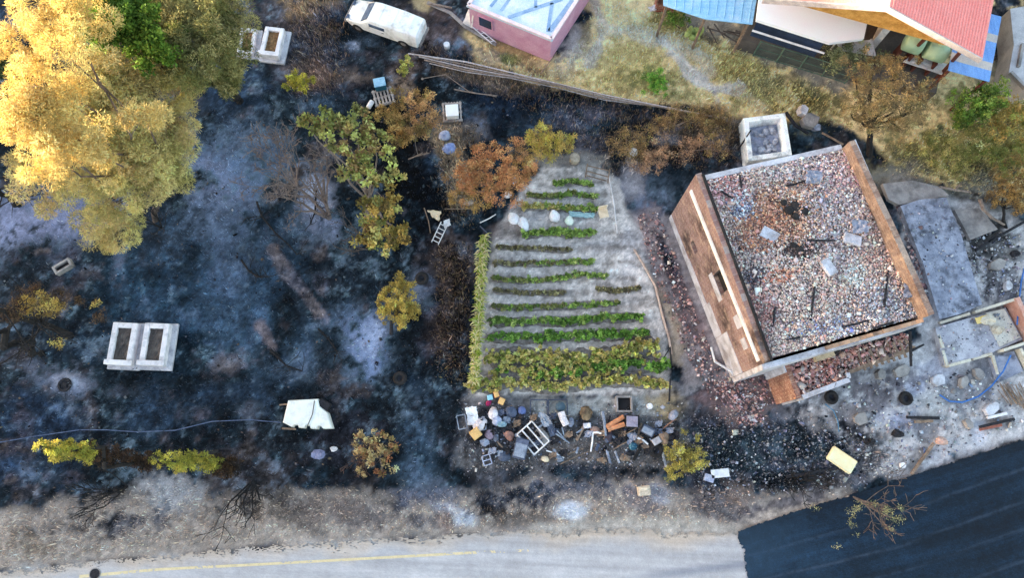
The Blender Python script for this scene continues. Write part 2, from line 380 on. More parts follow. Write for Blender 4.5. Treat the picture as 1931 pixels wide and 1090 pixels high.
EL(1600, 775, 70, 26, (120, 116, 122), .75, -12); EL(1520, 815, 40, 22, (106, 104, 112), .6); EL(1760, 810, 60, 20, (112, 112, 122), .65, -14); EL(1830, 740, 40, 24, (126, 128, 140), .6); EL(1690, 720, 40, 20, (110, 106, 114), .7, -20); EL(1860, 690, 30, 20, (104, 106, 118), .6); EL(1480, 780, 26, 30, (96, 98, 112), .7)
# strip between garden and ruin
PO([(1180, 400), (1240, 390), (1300, 440), (1350, 560), (1400, 690), (1440, 740), (1440, 800), (1300, 760), (1262, 640), (1230, 520)], (140, 132, 136), .95, 10, 16)
EL(1232, 360, 55, 40, (80, 90, 116), .95); EL(1250, 340, 50, 26, (60, 70, 94), .8); EL(1195, 350, 22, 34, (158, 158, 168), .85); EL(1215, 385, 26, 16, (56, 68, 92), .7)
EL(1228, 440, 20, 36, (152, 132, 132), .85, -20); EL(1265, 500, 10, 60, (24, 36, 62), .95, -22, warp=5); EL(1300, 590, 12, 60, (34, 40, 60), .85, -22, warp=6); EL(1310, 610, 16, 60, (134, 116, 120), .85, -22); EL(1345, 690, 30, 26, (112, 102, 108), .85)  # dark blue strips at the wall foot paint its shade and burnt ground
EL(1262, 590, 10, 50, (176, 156, 130), .85, -22, warp=6); EL(1275, 660, 16, 40, (170, 150, 122), .7, -15); EL(1330, 740, 40, 26, (124, 124, 130), .8); EL(1395, 760, 44, 30, (146, 126, 122), .85); EL(1440, 720, 30, 20, (150, 126, 124), .8)
# vegetable garden soil
PO([(1025, 312), (1130, 312), (1165, 345), (1200, 440), (1235, 540), (1262, 640), (1262, 745), (885, 750), (905, 600), (930, 450), (985, 350)], (190, 185, 182), .97, 6, 9)
EL(1080, 305, 60, 16, (150, 146, 140), .7); EL(1060, 400, 90, 12, (140, 142, 152), .7); EL(1190, 500, 24, 50, (190, 188, 192), .7); EL(955, 440, 26, 16, (112, 96, 92), .7); EL(1150, 460, 50, 14, (156, 156, 164), .6)
for y_, x0_ in ((346, 1000), (369, 985), (392, 975), (440, 950), (468, 932), (496, 930), (526, 930), (550, 928), (578, 926), (606, 924), (635, 920), (672, 915), (702, 905), (726, 895)):
    xr = 1130 + (y_ - 340) * .36; LI([(x0_, y_), ((x0_ + xr) / 2, y_ + 2), (xr, y_ - 2)], 10, (136, 128, 122), .6, 4, 5); LI([(x0_, y_ + 14), (xr, y_ + 12)], 6, (204, 198, 194), .4, 4, 4)
# strip with the junk heap, then the verge above the road
PO([(880, 745), (1290, 745), (1300, 880), (860, 880)], (112, 110, 112), .85, 10, 18); PO([(1000, 748), (1240, 748), (1240, 785), (1000, 785)], (150, 152, 150), .9, 7, 12)
EL(950, 820, 70, 40, (58, 62, 74), .8); EL(1020, 830, 60, 30, (50, 54, 64), .7); EL(1160, 820, 90, 30, (84, 84, 88), .8); EL(1260, 770, 30, 18, (172, 152, 108), .75); EL(1110, 850, 110, 26, (122, 112, 106), .8); EL(930, 870, 50, 24, (104, 98, 96), .7)
EL(1290, 850, 30, 40, (80, 78, 60), .7); EL(1340, 800, 44, 60, (48, 56, 72), .85); EL(1460, 850, 120, 50, (46, 56, 70), .92); EL(1400, 800, 50, 20, (44, 48, 60), .8); EL(1540, 850, 60, 34, (46, 56, 74), .8); EL(1640, 860, 40, 22, (44, 44, 52), .8)
EL(1400, 765, 36, 40, (150, 128, 122), .8, 20); EL(1380, 745, 40, 20, (120, 96, 100), .7)
PO([(-400, 965), (0, 960), (200, 935), (340, 910), (420, 930), (560, 915), (760, 930), (900, 925), (1000, 900), (1120, 905), (1240, 900), (1320, 930), (1420, 935), (1600, 905), (1600, 1000), (1390, 1010), (1180, 1000), (900, 1020), (500, 1040), (200, 1070), (-400, 1110)], (160, 148, 138), .9, 16, 26)
EL(330, 935, 60, 28, (160, 164, 172), .8); EL(250, 985, 60, 22, (66, 74, 92), .8, -5); EL(130, 1000, 60, 20, (86, 82, 84), .75); EL(60, 1030, 60, 16, (136, 122, 106), .7); EL(500, 900, 50, 36, (64, 58, 58), .7); EL(520, 960, 40, 20, (110, 98, 88), .7)
EL(420, 870, 50, 30, (62, 60, 66), .8); EL(470, 900, 60, 40, (56, 52, 54), .7); EL(420, 960, 40, 14, (52, 54, 62), .7); EL(560, 950, 30, 12, (60, 58, 62), .7); EL(170, 975, 50, 14, (48, 52, 60), .7); EL(740, 950, 40, 12, (56, 56, 64), .7); EL(690, 970, 60, 22, (98, 92, 96), .7); EL(620, 950, 60, 26, (136, 122, 114), .6); EL(790, 985, 40, 20, (88, 88, 98), .7); EL(620, 905, 60, 14, (38, 38, 46), .8)
EL(800, 930, 60, 30, (96, 104, 126), .8); EL(780, 880, 40, 40, (70, 86, 116), .75); EL(840, 958, 40, 10, (160, 162, 176), .8, 8); EL(878, 978, 22, 16, (196, 204, 222), .95, warp=14); EL(838, 985, 14, 22, (130, 112, 106), .8)
EL(950, 940, 60, 26, (34, 44, 62), .92); EL(1010, 945, 50, 14, (56, 64, 84), .8); EL(920, 965, 40, 10, (14, 18, 28), .9); EL(1075, 962, 30, 16, (208, 214, 232), .95, warp=14); EL(985, 980, 50, 18, (112, 102, 96), .8); EL(1080, 920, 70, 16, (70, 82, 106), .8); EL(1100, 890, 60, 14, (58, 64, 80), .7)
EL(930, 900, 50, 20, (84, 82, 88), .6); EL(1240, 930, 40, 16, (158, 160, 176), .85, 10); EL(1250, 945, 24, 8, (194, 198, 216), .7, 10); EL(1210, 945, 50, 22, (122, 116, 122), .7); EL(1310, 905, 30, 26, (60, 62, 74), .7); EL(1370, 950, 60, 24, (92, 88, 96), .8); EL(1400, 930, 30, 26, (146, 128, 118), .7); EL(1350, 970, 30, 14, (108, 104, 108), .7)
EL(1460, 905, 60, 14, (18, 20, 28), .9); EL(1560, 912, 60, 10, (20, 22, 30), .9, -10); EL(1610, 905, 20, 10, (132, 130, 140), .7); EL(1470, 950, 60, 12, (88, 84, 94), .8, -14); EL(1530, 930, 60, 10, (84, 80, 86), .7, -12)
EL(1500, 880, 60, 12, (70, 70, 78), .6); EL(1480, 880, 30, 14, (78, 86, 108), .6); EL(1800, 850, 80, 22, (176, 176, 186), .85, -18); EL(1720, 860, 30, 22, (128, 124, 126), .8); EL(1880, 800, 40, 16, (130, 124, 126), .8, -16); EL(1640, 830, 60, 24, (52, 54, 62), .8); EL(1850, 820, 14, 18, (186, 192, 210), .8)
PO([(-400, 1095), (200, 1062), (500, 1034), (900, 1010), (1000, 1000), (1180, 985), (1300, 985), (1400, 1008), (1400, 1100), (-400, 1140)], (170, 168, 168), .9, 8, 14)
PO([(1000, 995), (1180, 975), (1300, 975), (1400, 1000), (1390, 1030), (1000, 1030)], (168, 160, 150), .8, 8, 14)

gr = (COLR * [.3, .5, .2]).sum(-1, keepdims=True); COLR = COLR * .8 + gr * .2; COLR = COLR * (1 + .22 * np.clip((.12 - gr) / .1, 0, 1))
# char and ash mottling over the burnt ground
lm = COLR.mean(-1, keepdims=True); bz = np.clip((.13 - lm) / .10, 0, 1)
A1, A2 = fbm(GX * .55 + 9, GY * .55, 131, 5, .7)[..., None], fbm(GX * 1.7, GY * 1.7 + 5, 137, 5, .75)[..., None]
COLR = COLR * np.exp(bz * (A1 * 2.8 + A2 * 3.0 - .02))
ashm = np.clip((A2 * 1.2 + A1 * .8 - .13) * 7, 0, 1) * bz * np.clip(GU[..., None] < 880, .25, 1); COLR = COLR * (1 - .5 * ashm) + alb((112, 128, 148)) * .5 * ashm
brn = np.clip((fbm(GX * .8 + 31, GY * .8, 141, 4, .6)[..., None] - .1) * 6, 0, 1) * bz; COLR = COLR * (1 - .4 * brn) + alb((92, 82, 76)) * .4 * brn
blu = np.clip((COLR[..., 2:3] / (COLR[..., :1] + 1e-4) - 1.25) * 2.5, 0, 1) * np.clip((.2 - COLR.mean(-1, keepdims=True)) / .12, 0, 1); COLR = COLR * (1 - blu * np.array([.28, .18, .30]))
soil = sm(poly_sd([(1025, 312), (1130, 312), (1200, 440), (1262, 640), (1262, 790), (885, 790), (905, 600), (930, 450), (985, 350)]), 8) 
crumb = fbm(GX * 6, GY * 6, 151, 3, .8); COLR = COLR * np.exp(soil * (np.clip(crumb, -.3, .05) * 1.6 + fbm(GX * .5, GY * 4.5, 153, 3) * .9 + .05))[..., None]
# fine grain: ash flecks, charred stubble, soil crumbs
lum = COLR.mean(-1)
burnt = np.clip((.16 - lum) / .13, 0, 1)
fine = np.exp((N2 * 3.4 + N3 * 2.6 + (W - .5) * .5) * (0.30 + .48 * burnt))
COLR *= fine[..., None]
fl = (fbm(GX * 5, GY * 5, 41, 3, .8) > .17) & (W > .35)
COLR += (fl * burnt * np.clip(.5 + N1 * 3, 0, 1) * (.006 + .016 * W))[..., None] * np.array([.9, 1.0, 1.2])
sp = ((W > .9975) & (lum < .3)); COLR += (sp * .07)[..., None]
COLR = np.clip(COLR, .003, .8)
R0 = np.hypot(np.maximum(np.abs(GX) - 27, 0), np.maximum(np.abs(GY - 10.5) - 16, 0))
far = np.clip(R0 / 6, 0, 1)[..., None]
COLR = COLR * (1 - far) + (alb((96, 92, 66)) * (1 + N1 * .8)[..., None]) * far
ROADM = sm(poly_sd([(-400, 1085), (200, 1052), (500, 1022), (900, 1000), (1180, 980), (1390, 1000), (1500, 960), (1760, 880), (2300, 700), (2300, 1400), (-400, 1400)]), 10)
GZ = (N1 * .10 + N2 * .045 + N3 * .012 + (W - .5) * .012) * (1 - ROADM) - .03 - .01 * ROADM
# unseen ridge added in the west, shaped to keep the evening sun off the ground
GZ = GZ + 15.6 * np.exp(-((GX + 95) / 24.0) ** 2) * np.exp(-(np.maximum(np.abs(GY) - 160, 0) / 60) ** 2)
def grid_obj(name, X, Y, Z, C, material, keep=None, parent=None):
    ny, nx = X.shape; idx = np.arange(ny * nx).reshape(ny, nx)
    q = np.stack([idx[:-1, :-1], idx[:-1, 1:], idx[1:, 1:], idx[1:, :-1]], -1).reshape(-1, 4)
    if keep is not None: q = q[keep.reshape(-1)]
    me = bpy.data.meshes.new(name); me.vertices.add(nx * ny); me.loops.add(len(q) * 4); me.polygons.add(len(q))
    me.vertices.foreach_set('co', np.stack([X, Y, Z], -1).astype(np.float32).ravel())
    me.loops.foreach_set('vertex_index', q.astype(np.int32).ravel()); me.polygons.foreach_set('loop_start', np.arange(0, len(q) * 4, 4, dtype=np.int32))
    me.polygons.foreach_set('use_smooth', np.ones(len(q), bool))
    at = me.color_attributes.new('col', 'FLOAT_COLOR', 'POINT'); buf = np.ones((nx * ny, 4), np.float32); buf[:, :3] = C.reshape(-1, 3)
    at.data.foreach_set('color', buf.ravel()); me.materials.append(material); me.update(calc_edges=True)
    return link(bpy.data.objects.new(name, me), parent)
m_ground = mat('ground_soil', vc=True, rough=.95, bump=.1, grain=.35, bsc=22, spec=.1)
ground = setting(grid_obj('ground', GX, GY, GZ, COLR, m_ground))

# old pale road and the new asphalt laid over its right end
def strip(top, bottom, nx, ny):            # grid between two pixel polylines given as functions of t in 0..1
    T, Q = np.meshgrid(np.linspace(0, 1, nx), np.linspace(0, 1, ny))
    tu, tv = np.interp(T, np.linspace(0, 1, len(top)), [p[0] for p in top]), np.interp(T, np.linspace(0, 1, len(top)), [p[1] for p in top])
    bu, bv = np.interp(T, np.linspace(0, 1, len(bottom)), [p[0] for p in bottom]), np.interp(T, np.linspace(0, 1, len(bottom)), [p[1] for p in bottom])
    U, V = tu * (1 - Q) + bu * Q, tv * (1 - Q) + bv * Q
    x, y = (U - 965.5) / FOC, (545 - V) / FOC; t = H / (CT - y * ST)
    return x * t, (y * CT + ST) * t, U, V, T, Q
X, Y, U, V, T, Q = strip([(-300, 1100), (0, 1080), (200, 1056), (500, 1028), (900, 1006), (1000, 1000), (1180, 996), (1300, 1000), (1460, 1010)], [(-300, 1330), (0, 1320), (200, 1310), (500, 1300), (900, 1290), (1000, 1290), (1180, 1290), (1300, 1295), (1460, 1300)], 900, 170)
n1, n2, w1 = fbm(X * .6, Y * .6, 61, 4), fbm(X * 4, Y * 4, 67, 4, .7), np.random.RandomState(8).rand(*X.shape)
lane = fbm(X * .25 + 3, (Y + .05 * X) * 5.0, 71, 4, .6)
C = np.ones(X.shape + (3,)) * alb((172, 174, 180)); 
C = C * (1 - .0) ; dusty = np.clip(1 - Q * 9 + n1 * 2.2 + .4 * np.exp(-((U - 1180) / 200) ** 2) , 0, 1)[..., None]
C = C * (1 - dusty) + alb((178, 168, 158)) * dusty
C *= np.exp(n2 * .28 + lane * .5 + n1 * .3 + (w1 - .5) * .16)[..., None]
wp = np.exp(-((V - (1078 + (U - 1300) * -.12 + lane * 8)) / 9) ** 2) * np.clip((U - 1150) / 120, 0, 1)
C = C * (1 - .45 * wp[..., None]) + alb((70, 84, 112)) * .45 * wp[..., None]
edge = (n2[:-1, :-1] * .12 + n1[:-1, :-1] * .10 + (w1[:-1, :-1] - .5) * .05 + .01) < Q[:-1, :-1]
m_road = mat('old_asphalt', vc=True, rough=.9, bump=.2, grain=.16, bsc=40, spec=.2)
road = setting(grid_obj('road', X, Y, X * 0 + .012 + .0 * n1, np.clip(C, .01, .8), m_road, edge))
# yellow edge line, worn
X, Y, U, V, T, Q = strip([(150, 1085), (300, 1072), (500, 1062), (700, 1051), (900, 1040), (1060, 1034)], [(150, 1091), (300, 1077), (500, 1067), (700, 1056), (900, 1045), (1060, 1038)], 500, 5)
n2 = fbm(X * 6, Y * 6, 81, 3, .8); n1 = fbm(X * .8, Y * .8, 83, 3)
keep = ((n2 + n1 * .7) > (-.22 + .5 * np.clip((U - 800) / 260, 0, 1)))[:-1, :-1]
C = np.ones(X.shape + (3,)) * alb((206, 194, 158)) * np.exp(n2 * .3)[..., None]
setting(grid_obj('road_marking', X, Y, X * 0 + .017, np.clip(C, .01, .8), mat('line_paint', vc=True, rough=.8, bump=.1, grain=.15), keep))
X, Y, U, V, T, Q = strip([(1388, 1002), (1440, 984), (1500, 962), (1610, 930), (1690, 905), (1760, 882), (1850, 853), (1931, 826), (2150, 745)], [(1440, 1240), (1500, 1235), (1560, 1225), (1660, 1210), (1760, 1190), (1840, 1170), (1930, 1140), (2020, 1110), (2250, 1000)], 460, 300)
n1, n2, w1 = fbm(X * .7, Y * .7, 91, 4), fbm(X * 5, Y * 5, 93, 4, .7), np.random.RandomState(9).rand(*X.shape)
stk = fbm(T * 3 + 1.3, Q * 34 + n1 * .5, 97, 4, .62); wide = fbm(T * 1.2 + 4, Q * 9, 99, 3)
C = np.ones(X.shape + (3,)) * alb((14, 33, 52)) * np.exp(.35 - T * .8 + stk * 1.0 + wide * 1.1 + n2 * .9 + n1 * .8 + (w1 - .5) * .9)[..., None]
old = np.clip(1 - T * 3.2 + n1, 0, 1)[..., None]; C = C * (1 - old * .5) + alb((40, 62, 82)) * np.exp(n2 * .3)[..., None] * old * .5
ln = (.6 + 2.2 * np.clip(n2 + .2, -.2, .3)) * sum(a * np.exp(-((Q - q - .02 * np.sin(T * 5) - n1 * .02) / .010) ** 2) for q, a in ((.20, .3), (.40, .45), (.56, .35), (.75, .35))) * np.clip(.6 + stk * 2.2, 0, 1)
C = C * (1 - ln[..., None]) + alb((60, 76, 98)) * ln[..., None]
edge = ((n2[:-1, :-1] * .03 + .004) < Q[:-1, :-1]) & ((n2[:-1, :-1] * .025 + n1[:-1, :-1] * .03 + .004) < T[:-1, :-1])
m_asp = mat('new_asphalt', vc=True, rough=.85, bump=.35, grain=.5, bsc=40, spec=.25)
setting(grid_obj('asphalt_road', X, Y, X * 0 + .05 + n2 * .012, np.clip(C, .003, .8), m_asp, edge))

# ------------------------------------------------------------------ buildings
def brick_mat(name, d, c=(196, 128, 96), c2=(160, 92, 66), mortar=(176, 160, 142), soot=(52, 46, 44), sootamt=.8, ssc=.9):
    m = bpy.data.materials.new(name); m.use_nodes = True; nt = m.node_tree; L = nt.links; b = nt.nodes['Principled BSDF']
    b.inputs['Roughness'].default_value = .92; b.inputs['Specular IOR Level'].default_value = .1
    geo = nt.nodes.new('ShaderNodeNewGeometry'); pos = geo.outputs['Position']
    dt = nt.nodes.new('ShaderNodeVectorMath'); dt.operation = 'DOT_PRODUCT'; dt.inputs[1].default_value = (d[0], d[1], 0); L.new(pos, dt.inputs[0])
    sp = nt.nodes.new('ShaderNodeSeparateXYZ'); L.new(pos, sp.inputs[0])
    cb = nt.nodes.new('ShaderNodeCombineXYZ'); L.new(dt.outputs['Value'], cb.inputs[0]); L.new(sp.outputs[2], cb.inputs[1])
    br = nt.nodes.new('ShaderNodeTexBrick'); L.new(cb.outputs[0], br.inputs['Vector'])
    br.inputs['Color1'].default_value = rgba(c); br.inputs['Color2'].default_value = rgba(c2); br.inputs['Mortar'].default_value = rgba(mortar)
    br.inputs['Scale'].default_value = 1.0; br.inputs['Brick Width'].default_value = .30; br.inputs['Row Height'].default_value = .15
    br.inputs['Mortar Size'].default_value = .012; br.inputs['Bias'].default_value = -.2
    f, raw = _noise(nt, pos, ssc, 6, .65, .48, .66)
    mm = nt.nodes.new('ShaderNodeMath'); mm.operation = 'MULTIPLY'; mm.inputs[1].default_value = sootamt; L.new(f, mm.inputs[0])
    col = _mix(nt, 'MIX', br.outputs['Color'], rgba(soot), mm.outputs[0])
    f2, _ = _noise(nt, pos, 2.6, 5, .7, .5, .7); m2 = nt.nodes.new('ShaderNodeMath'); m2.operation = 'MULTIPLY'; m2.inputs[1].default_value = .5; L.new(f2, m2.inputs[0])
    col = _mix(nt, 'MIX', col, rgba((206, 186, 166)), m2.outputs[0])
    f3, r3 = _noise(nt, pos, 18, 4, .7, .3, .7); mr = nt.nodes.new('ShaderNodeMapRange'); mr.inputs[3].default_value = .72; mr.inputs[4].default_value = 1.25; L.new(f3, mr.inputs[0])
    col = _mix(nt, 'MULTIPLY', col, mr.outputs[0], 1.0); L.new(col, b.inputs['Base Color'])
    bp = nt.nodes.new('ShaderNodeBump'); bp.inputs['Strength'].default_value = .4; bp.inputs['Distance'].default_value = .03; L.new(r3, bp.inputs['Height']); L.new(bp.outputs[0], b.inputs['Normal'])
    return m
def chunks(name, P, size, C, material, parent=None, flat=.5, seed=1, tilt=.5):   # broken pieces of tile and brick: (n,3), (n,), (n,3)
    r = np.random.RandomState(seed); n = len(P)
    d = np.stack([size * r.uniform(.5, 1, n), size * r.uniform(.4, .8, n), size * r.uniform(.15, .5, n) * flat * 2], -1) / 2
    a, tx, ty = r.uniform(0, 6.3, n), r.normal(0, tilt, n), r.normal(0, tilt, n)
    cx = np.array([[-1, -1, -1], [1, -1, -1], [1, 1, -1], [-1, 1, -1], [-1, -1, 1], [1, -1, 1], [1, 1, 1], [-1, 1, 1]], float)
    q = cx[None] * d[:, None] * r.uniform(.7, 1.1, (n, 8, 3))
    z = q[..., 2] + q[..., 0] * tx[:, None] + q[..., 1] * ty[:, None]
    x = q[..., 0] * np.cos(a)[:, None] - q[..., 1] * np.sin(a)[:, None]; y = q[..., 0] * np.sin(a)[:, None] + q[..., 1] * np.cos(a)[:, None]
    V = np.stack([x, y, z], -1) + P[:, None]
    F = np.array([[3, 2, 1, 0], [4, 5, 6, 7], [0, 1, 5, 4], [1, 2, 6, 5], [2, 3, 7, 6], [3, 0, 4, 7]])
    F = (F[None] + (np.arange(n) * 8)[:, None, None]).reshape(-1, 4)
    off = np.zeros(3); p = parent
    while p is not None: off += np.array(p.location); p = p.parent
    me = bpy.data.meshes.new(name); me.vertices.add(n * 8); me.loops.add(len(F) * 4); me.polygons.add(len(F))
    me.vertices.foreach_set('co', (V.reshape(-1, 3) - off).astype(np.float32).ravel()); me.loops.foreach_set('vertex_index', F.astype(np.int32).ravel())
    me.polygons.foreach_set('loop_start', np.arange(0, len(F) * 4, 4, dtype=np.int32))
    at = me.color_attributes.new('col', 'FLOAT_COLOR', 'POINT'); buf = np.ones((n * 8, 4), np.float32); buf[:, :3] = np.repeat(C, 8, 0); at.data.foreach_set('color', buf.ravel())
    me.materials.append(material); me.update(calc_edges=True)
    return link(bpy.data.objects.new(name, me), parent)
def palette(n, cols, w, seed, jit=.25):
    r = np.random.RandomState(seed); A = np.array([alb(c) for c in cols]); w = np.array(w, float); k = r.choice(len(cols), n, p=w / w.sum())
    return np.clip(A[k] * np.exp(r.normal(0, jit, n))[:, None] * np.exp(r.normal(0, .05, (n, 3))), .003, .85)
def in_poly(n, pts, seed):
    r = np.random.RandomState(seed); P = np.array(pts, float); lo, hi = P.min(0), P.max(0); out = []
    while sum(map(len, out)) < n:
        q = lo + r.rand(n * 2, 2) * (hi - lo); ins = np.zeros(len(q), bool)
        for i in range(len(P)):
            (x0, y0), (x1, y1) = P[i], P[(i + 1) % len(P)]
            if y0 != y1: ins ^= ((y0 > q[:, 1]) != (y1 > q[:, 1])) & (q[:, 0] < (x1 - x0) * (q[:, 1] - y0) / (y1 - y0) + x0)
        out.append(q[ins])
    return np.concatenate(out)[:n]
def unproj(uv, z):              # many photo points -> place
    x, y = (uv[:, 0] - 965.5) / FOC, (545 - uv[:, 1]) / FOC; t = (H - z) / (CT - y * ST)
    return np.stack([x * t, (y * CT + ST) * t, np.zeros(len(uv)) + z], -1)
m_vc = mat('painted_mixed', vc=True, rough=.8, bump=.2, grain=.22, spec=.2)
m_rub = mat('broken_masonry', vc=True, rough=.92, bump=.2, grain=.2, spec=.1)
m_conc = mat('concrete', (160, 158, 158), (126, 124, 126), 2.0, dirt=(60, 58, 62), dsc=1.1, damt=.6)
m_conc_b = mat('ashy_concrete', (166, 174, 194), (118, 126, 146), 2.2, dirt=(44, 46, 54), dsc=1.6, damt=.85)
m_plast = mat('plaster_white', (200, 206, 220), (172, 176, 188), 2.0, dirt=(120, 108, 102), dsc=1.0, damt=.6)
m_soot = mat('soot', (30, 28, 30), (46, 44, 46), 3)
m_wood = mat('weathered_wood', (150, 132, 116), (112, 96, 84), 6, dirt=(50, 44, 42), damt=.5)
m_char = mat('charred_wood', (26, 26, 30), (50, 50, 58), 8, grain=.4)
m_white = mat('white_paint', (226, 230, 236), (206, 210, 218), 2.5, dirt=(150, 146, 142), dsc=1.6, damt=.5, rough=.6)

# --- the burnt brick house
A, B, Cc, D = [Vector(g2(*p)) for p in ((1312, 328, 5.2), (1443, 684, 4.6), (1755, 594, 4.9), (1604, 266, 4.9))]
hz = thing('burnt_house', 'roofless burnt brick house filled with pink and grey rubble', 'house', (A.x, A.y, 0))
dAB = (B - A).normalized(); nL = Vector((dAB.y, -dAB.x))
if nL.dot(A - Cc) < 0: nL = -nL                        # outward normal of the left wall
m_brL = brick_mat('brick_left', dAB, c=(148, 124, 122), c2=(126, 98, 96), mortar=(154, 148, 148), soot=(56, 50, 50), sootamt=.85, ssc=.55)
m_brR = brick_mat('brick_right', (Cc - D).normalized(), c=(138, 120, 112), c2=(122, 100, 92), mortar=(146, 136, 130), soot=(76, 64, 58), sootamt=.6)
LEN = (B - A).length
def onL(s, out=0.0): return A + dAB * s + nL * out
# left wall is built of courses with openings left in them
def wall_openings(mm, P0, d, n, length, thick, z0, ztop, opens):
    xs = sorted({0, length} | {o[0] for o in opens} | {o[1] for o in opens})
    for x0, x1 in zip(xs, xs[1:]):
        zt0, zt1 = ztop(x0), ztop(x1); mid = (x0 + x1) / 2
        cuts = sorted([(o[2], o[3]) for o in opens if o[0] < mid < o[1]]); zc = z0; segs = []
        for a, b in cuts: segs.append((zc, a, a)); zc = b
        segs.append((zc, zt0, zt1))
        for a, b0, b1 in segs:
            p, q = P0 + d * x0, P0 + d * x1
            vs = [(p.x, p.y, a), (q.x, q.y, a), (q.x - n.x * thick, q.y - n.y * thick, a), (p.x - n.x * thick, p.y - n.y * thick, a)]
            vs += [(p.x, p.y, b0), (q.x, q.y, b1), (q.x - n.x * thick, q.y - n.y * thick, b1), (p.x - n.x * thick, p.y - n.y * thick, b0)]
            mm.add(vs, [(3, 2, 1, 0), (4, 5, 6, 7), (0, 1, 5, 4), (1, 2, 6, 5), (2, 3, 7, 6), (3, 0, 4, 7)])
ZT = lambda s: 5.2 - .6 * s / LEN
w = M(); opens = [(LEN * .47, LEN * .585, 2.75, 3.82), (LEN * .23, LEN * .30, 1.55, 2.05)]
wall_openings(w, A, dAB, nL, LEN, .24, 0, ZT, opens)
lw = obj('brick_wall', w, m_brL, hz); lw['label'] = 'orange brick side wall with two dark window openings'
r = random.Random(3)
bm_ = M()                                                # concrete belt at slab height
for x0, x1 in ((.25, LEN * .55), (LEN * .55, LEN - .15)):
    p, q = onL(x0, .02), onL(x1, .02); bm_.wall(p, q, .08, 3.93, 4.17)
obj('concrete_belt', bm_, mat('belt_white', (250, 250, 252), (236, 234, 234), 4, dirt=(180, 166, 156), damt=.4), lw)
pl = M()                                                 # patches of plaster left on the wall
for x0, x1, z0, z1 in ((.0, 2.2, .0, .5), (2.2, 4.4, .0, .62), (4.4, 5.9, 0, 1.0), (5.9, LEN, 0, 1.75), (LEN * .45, LEN * .61, 2.24, 2.74), (LEN * .72, LEN * .79, 3.15, 3.8), (LEN * .84, LEN * .90, 2.95, 3.5)):
    pl = M(); p, q = onL(x0 + .01, .012), onL(x1 - .01, .012); pl.wall(p, q, .024, z0, z1); obj('plaster_patch', pl, m_plast, lw)
wi = M(); p, q = onL(LEN * .47, -.2), onL(LEN * .585, -.2); wi.wall(p, q, .05, 2.75, 3.82); obj('dark_inside_panel', wi, m_soot, lw)  # black panels paint the dark inside of the two openings
wi = M(); p, q = onL(LEN * .23, -.2), onL(LEN * .30, -.2); wi.wall(p, q, .05, 1.55, 2.05); obj('dark_inside_panel', wi, m_soot, lw)
cp = M(); p, q = onL(.1, -.2), onL(LEN, -.2)             # sooty coping along the top edge
cp.add([(p.x, p.y, 5.19), (q.x, q.y, 4.60), (q.x, q.y, 4.68), (p.x, p.y, 5.27)] + [(p.x - nL.x * .1, p.y - nL.y * .1, 5.19), (q.x - nL.x * .1, q.y - nL.y * .1, 4.6), (q.x - nL.x * .1, q.y - nL.y * .1, 4.68), (p.x - nL.x * .1, p.y - nL.y * .1, 5.27)],
       [(0, 1, 2, 3), (7, 6, 5, 4), (3, 2, 6, 7), (0, 4, 5, 1), (1, 5, 6, 2), (0, 3, 7, 4)])
obj('coping', cp, m_soot, lw)
# the other three walls
dDC = (Cc - D).normalized(); LR = (Cc - D).length; nR = Vector((-dDC.y, dDC.x))
if nR.dot(D - A) < 0: nR = -nR
w = M(); N = 4; prev = None
for i in range(N):
    s0, s1 = LR * i / N, LR * (i + 1) / N; z0 = 4.92 + .05 * math.sin(i * .9) if i == 0 else z1; z1 = 4.92 + .05 * math.sin(i * 1.3) - .12 * (i > 16) * (i % 4 == 0)
    w.wall(D + dDC * s0 + nR * .0, D + dDC * s1, .24, 0, (z0, z1), side=.2)
rw = obj('brick_wall', w, m_brR, hz); rw['label'] = 'tan brick wall stub along the rubble'
w = M(); w.wall(D + dDC * -.02 + nR * .2, Cc + nR * .2, .05, 0, (4.9, 4.6)); obj('plaster_coat', w, m_plast, rw)
w = M(); dBC = (Cc - B).normalized(); LB = (Cc - B).length; nB = Vector((dBC.y, -dBC.x))
if nB.dot(B - A) < 0: nB = -nB
w.wall(B + dBC * .02, Cc, .22, 0, (4.1, 4.12), side=-.5); fw = obj('front_wall', w, m_plast, hz)
w = M()
for i in range(5, 14): w.wall(B + dBC * (LB * i / 14 + .25), B + dBC * (LB * (i + 1) / 14 + .25 if i < 13 else LB), .15, 4.0, (4.22 + r.uniform(-.06, .05), 4.24 + r.uniform(-.06, .1)), side=-.5)
obj('parapet', w, mat('parapet_tan', (196, 166, 140), (160, 130, 110), 3, dirt=(70, 58, 54)), fw)
w = M(); w.wall(A + dAB * .02 - nL * .3, D, .22, 0, (4.2, 4.15), side=.5); obj('back_wall', w, m_plast, hz)
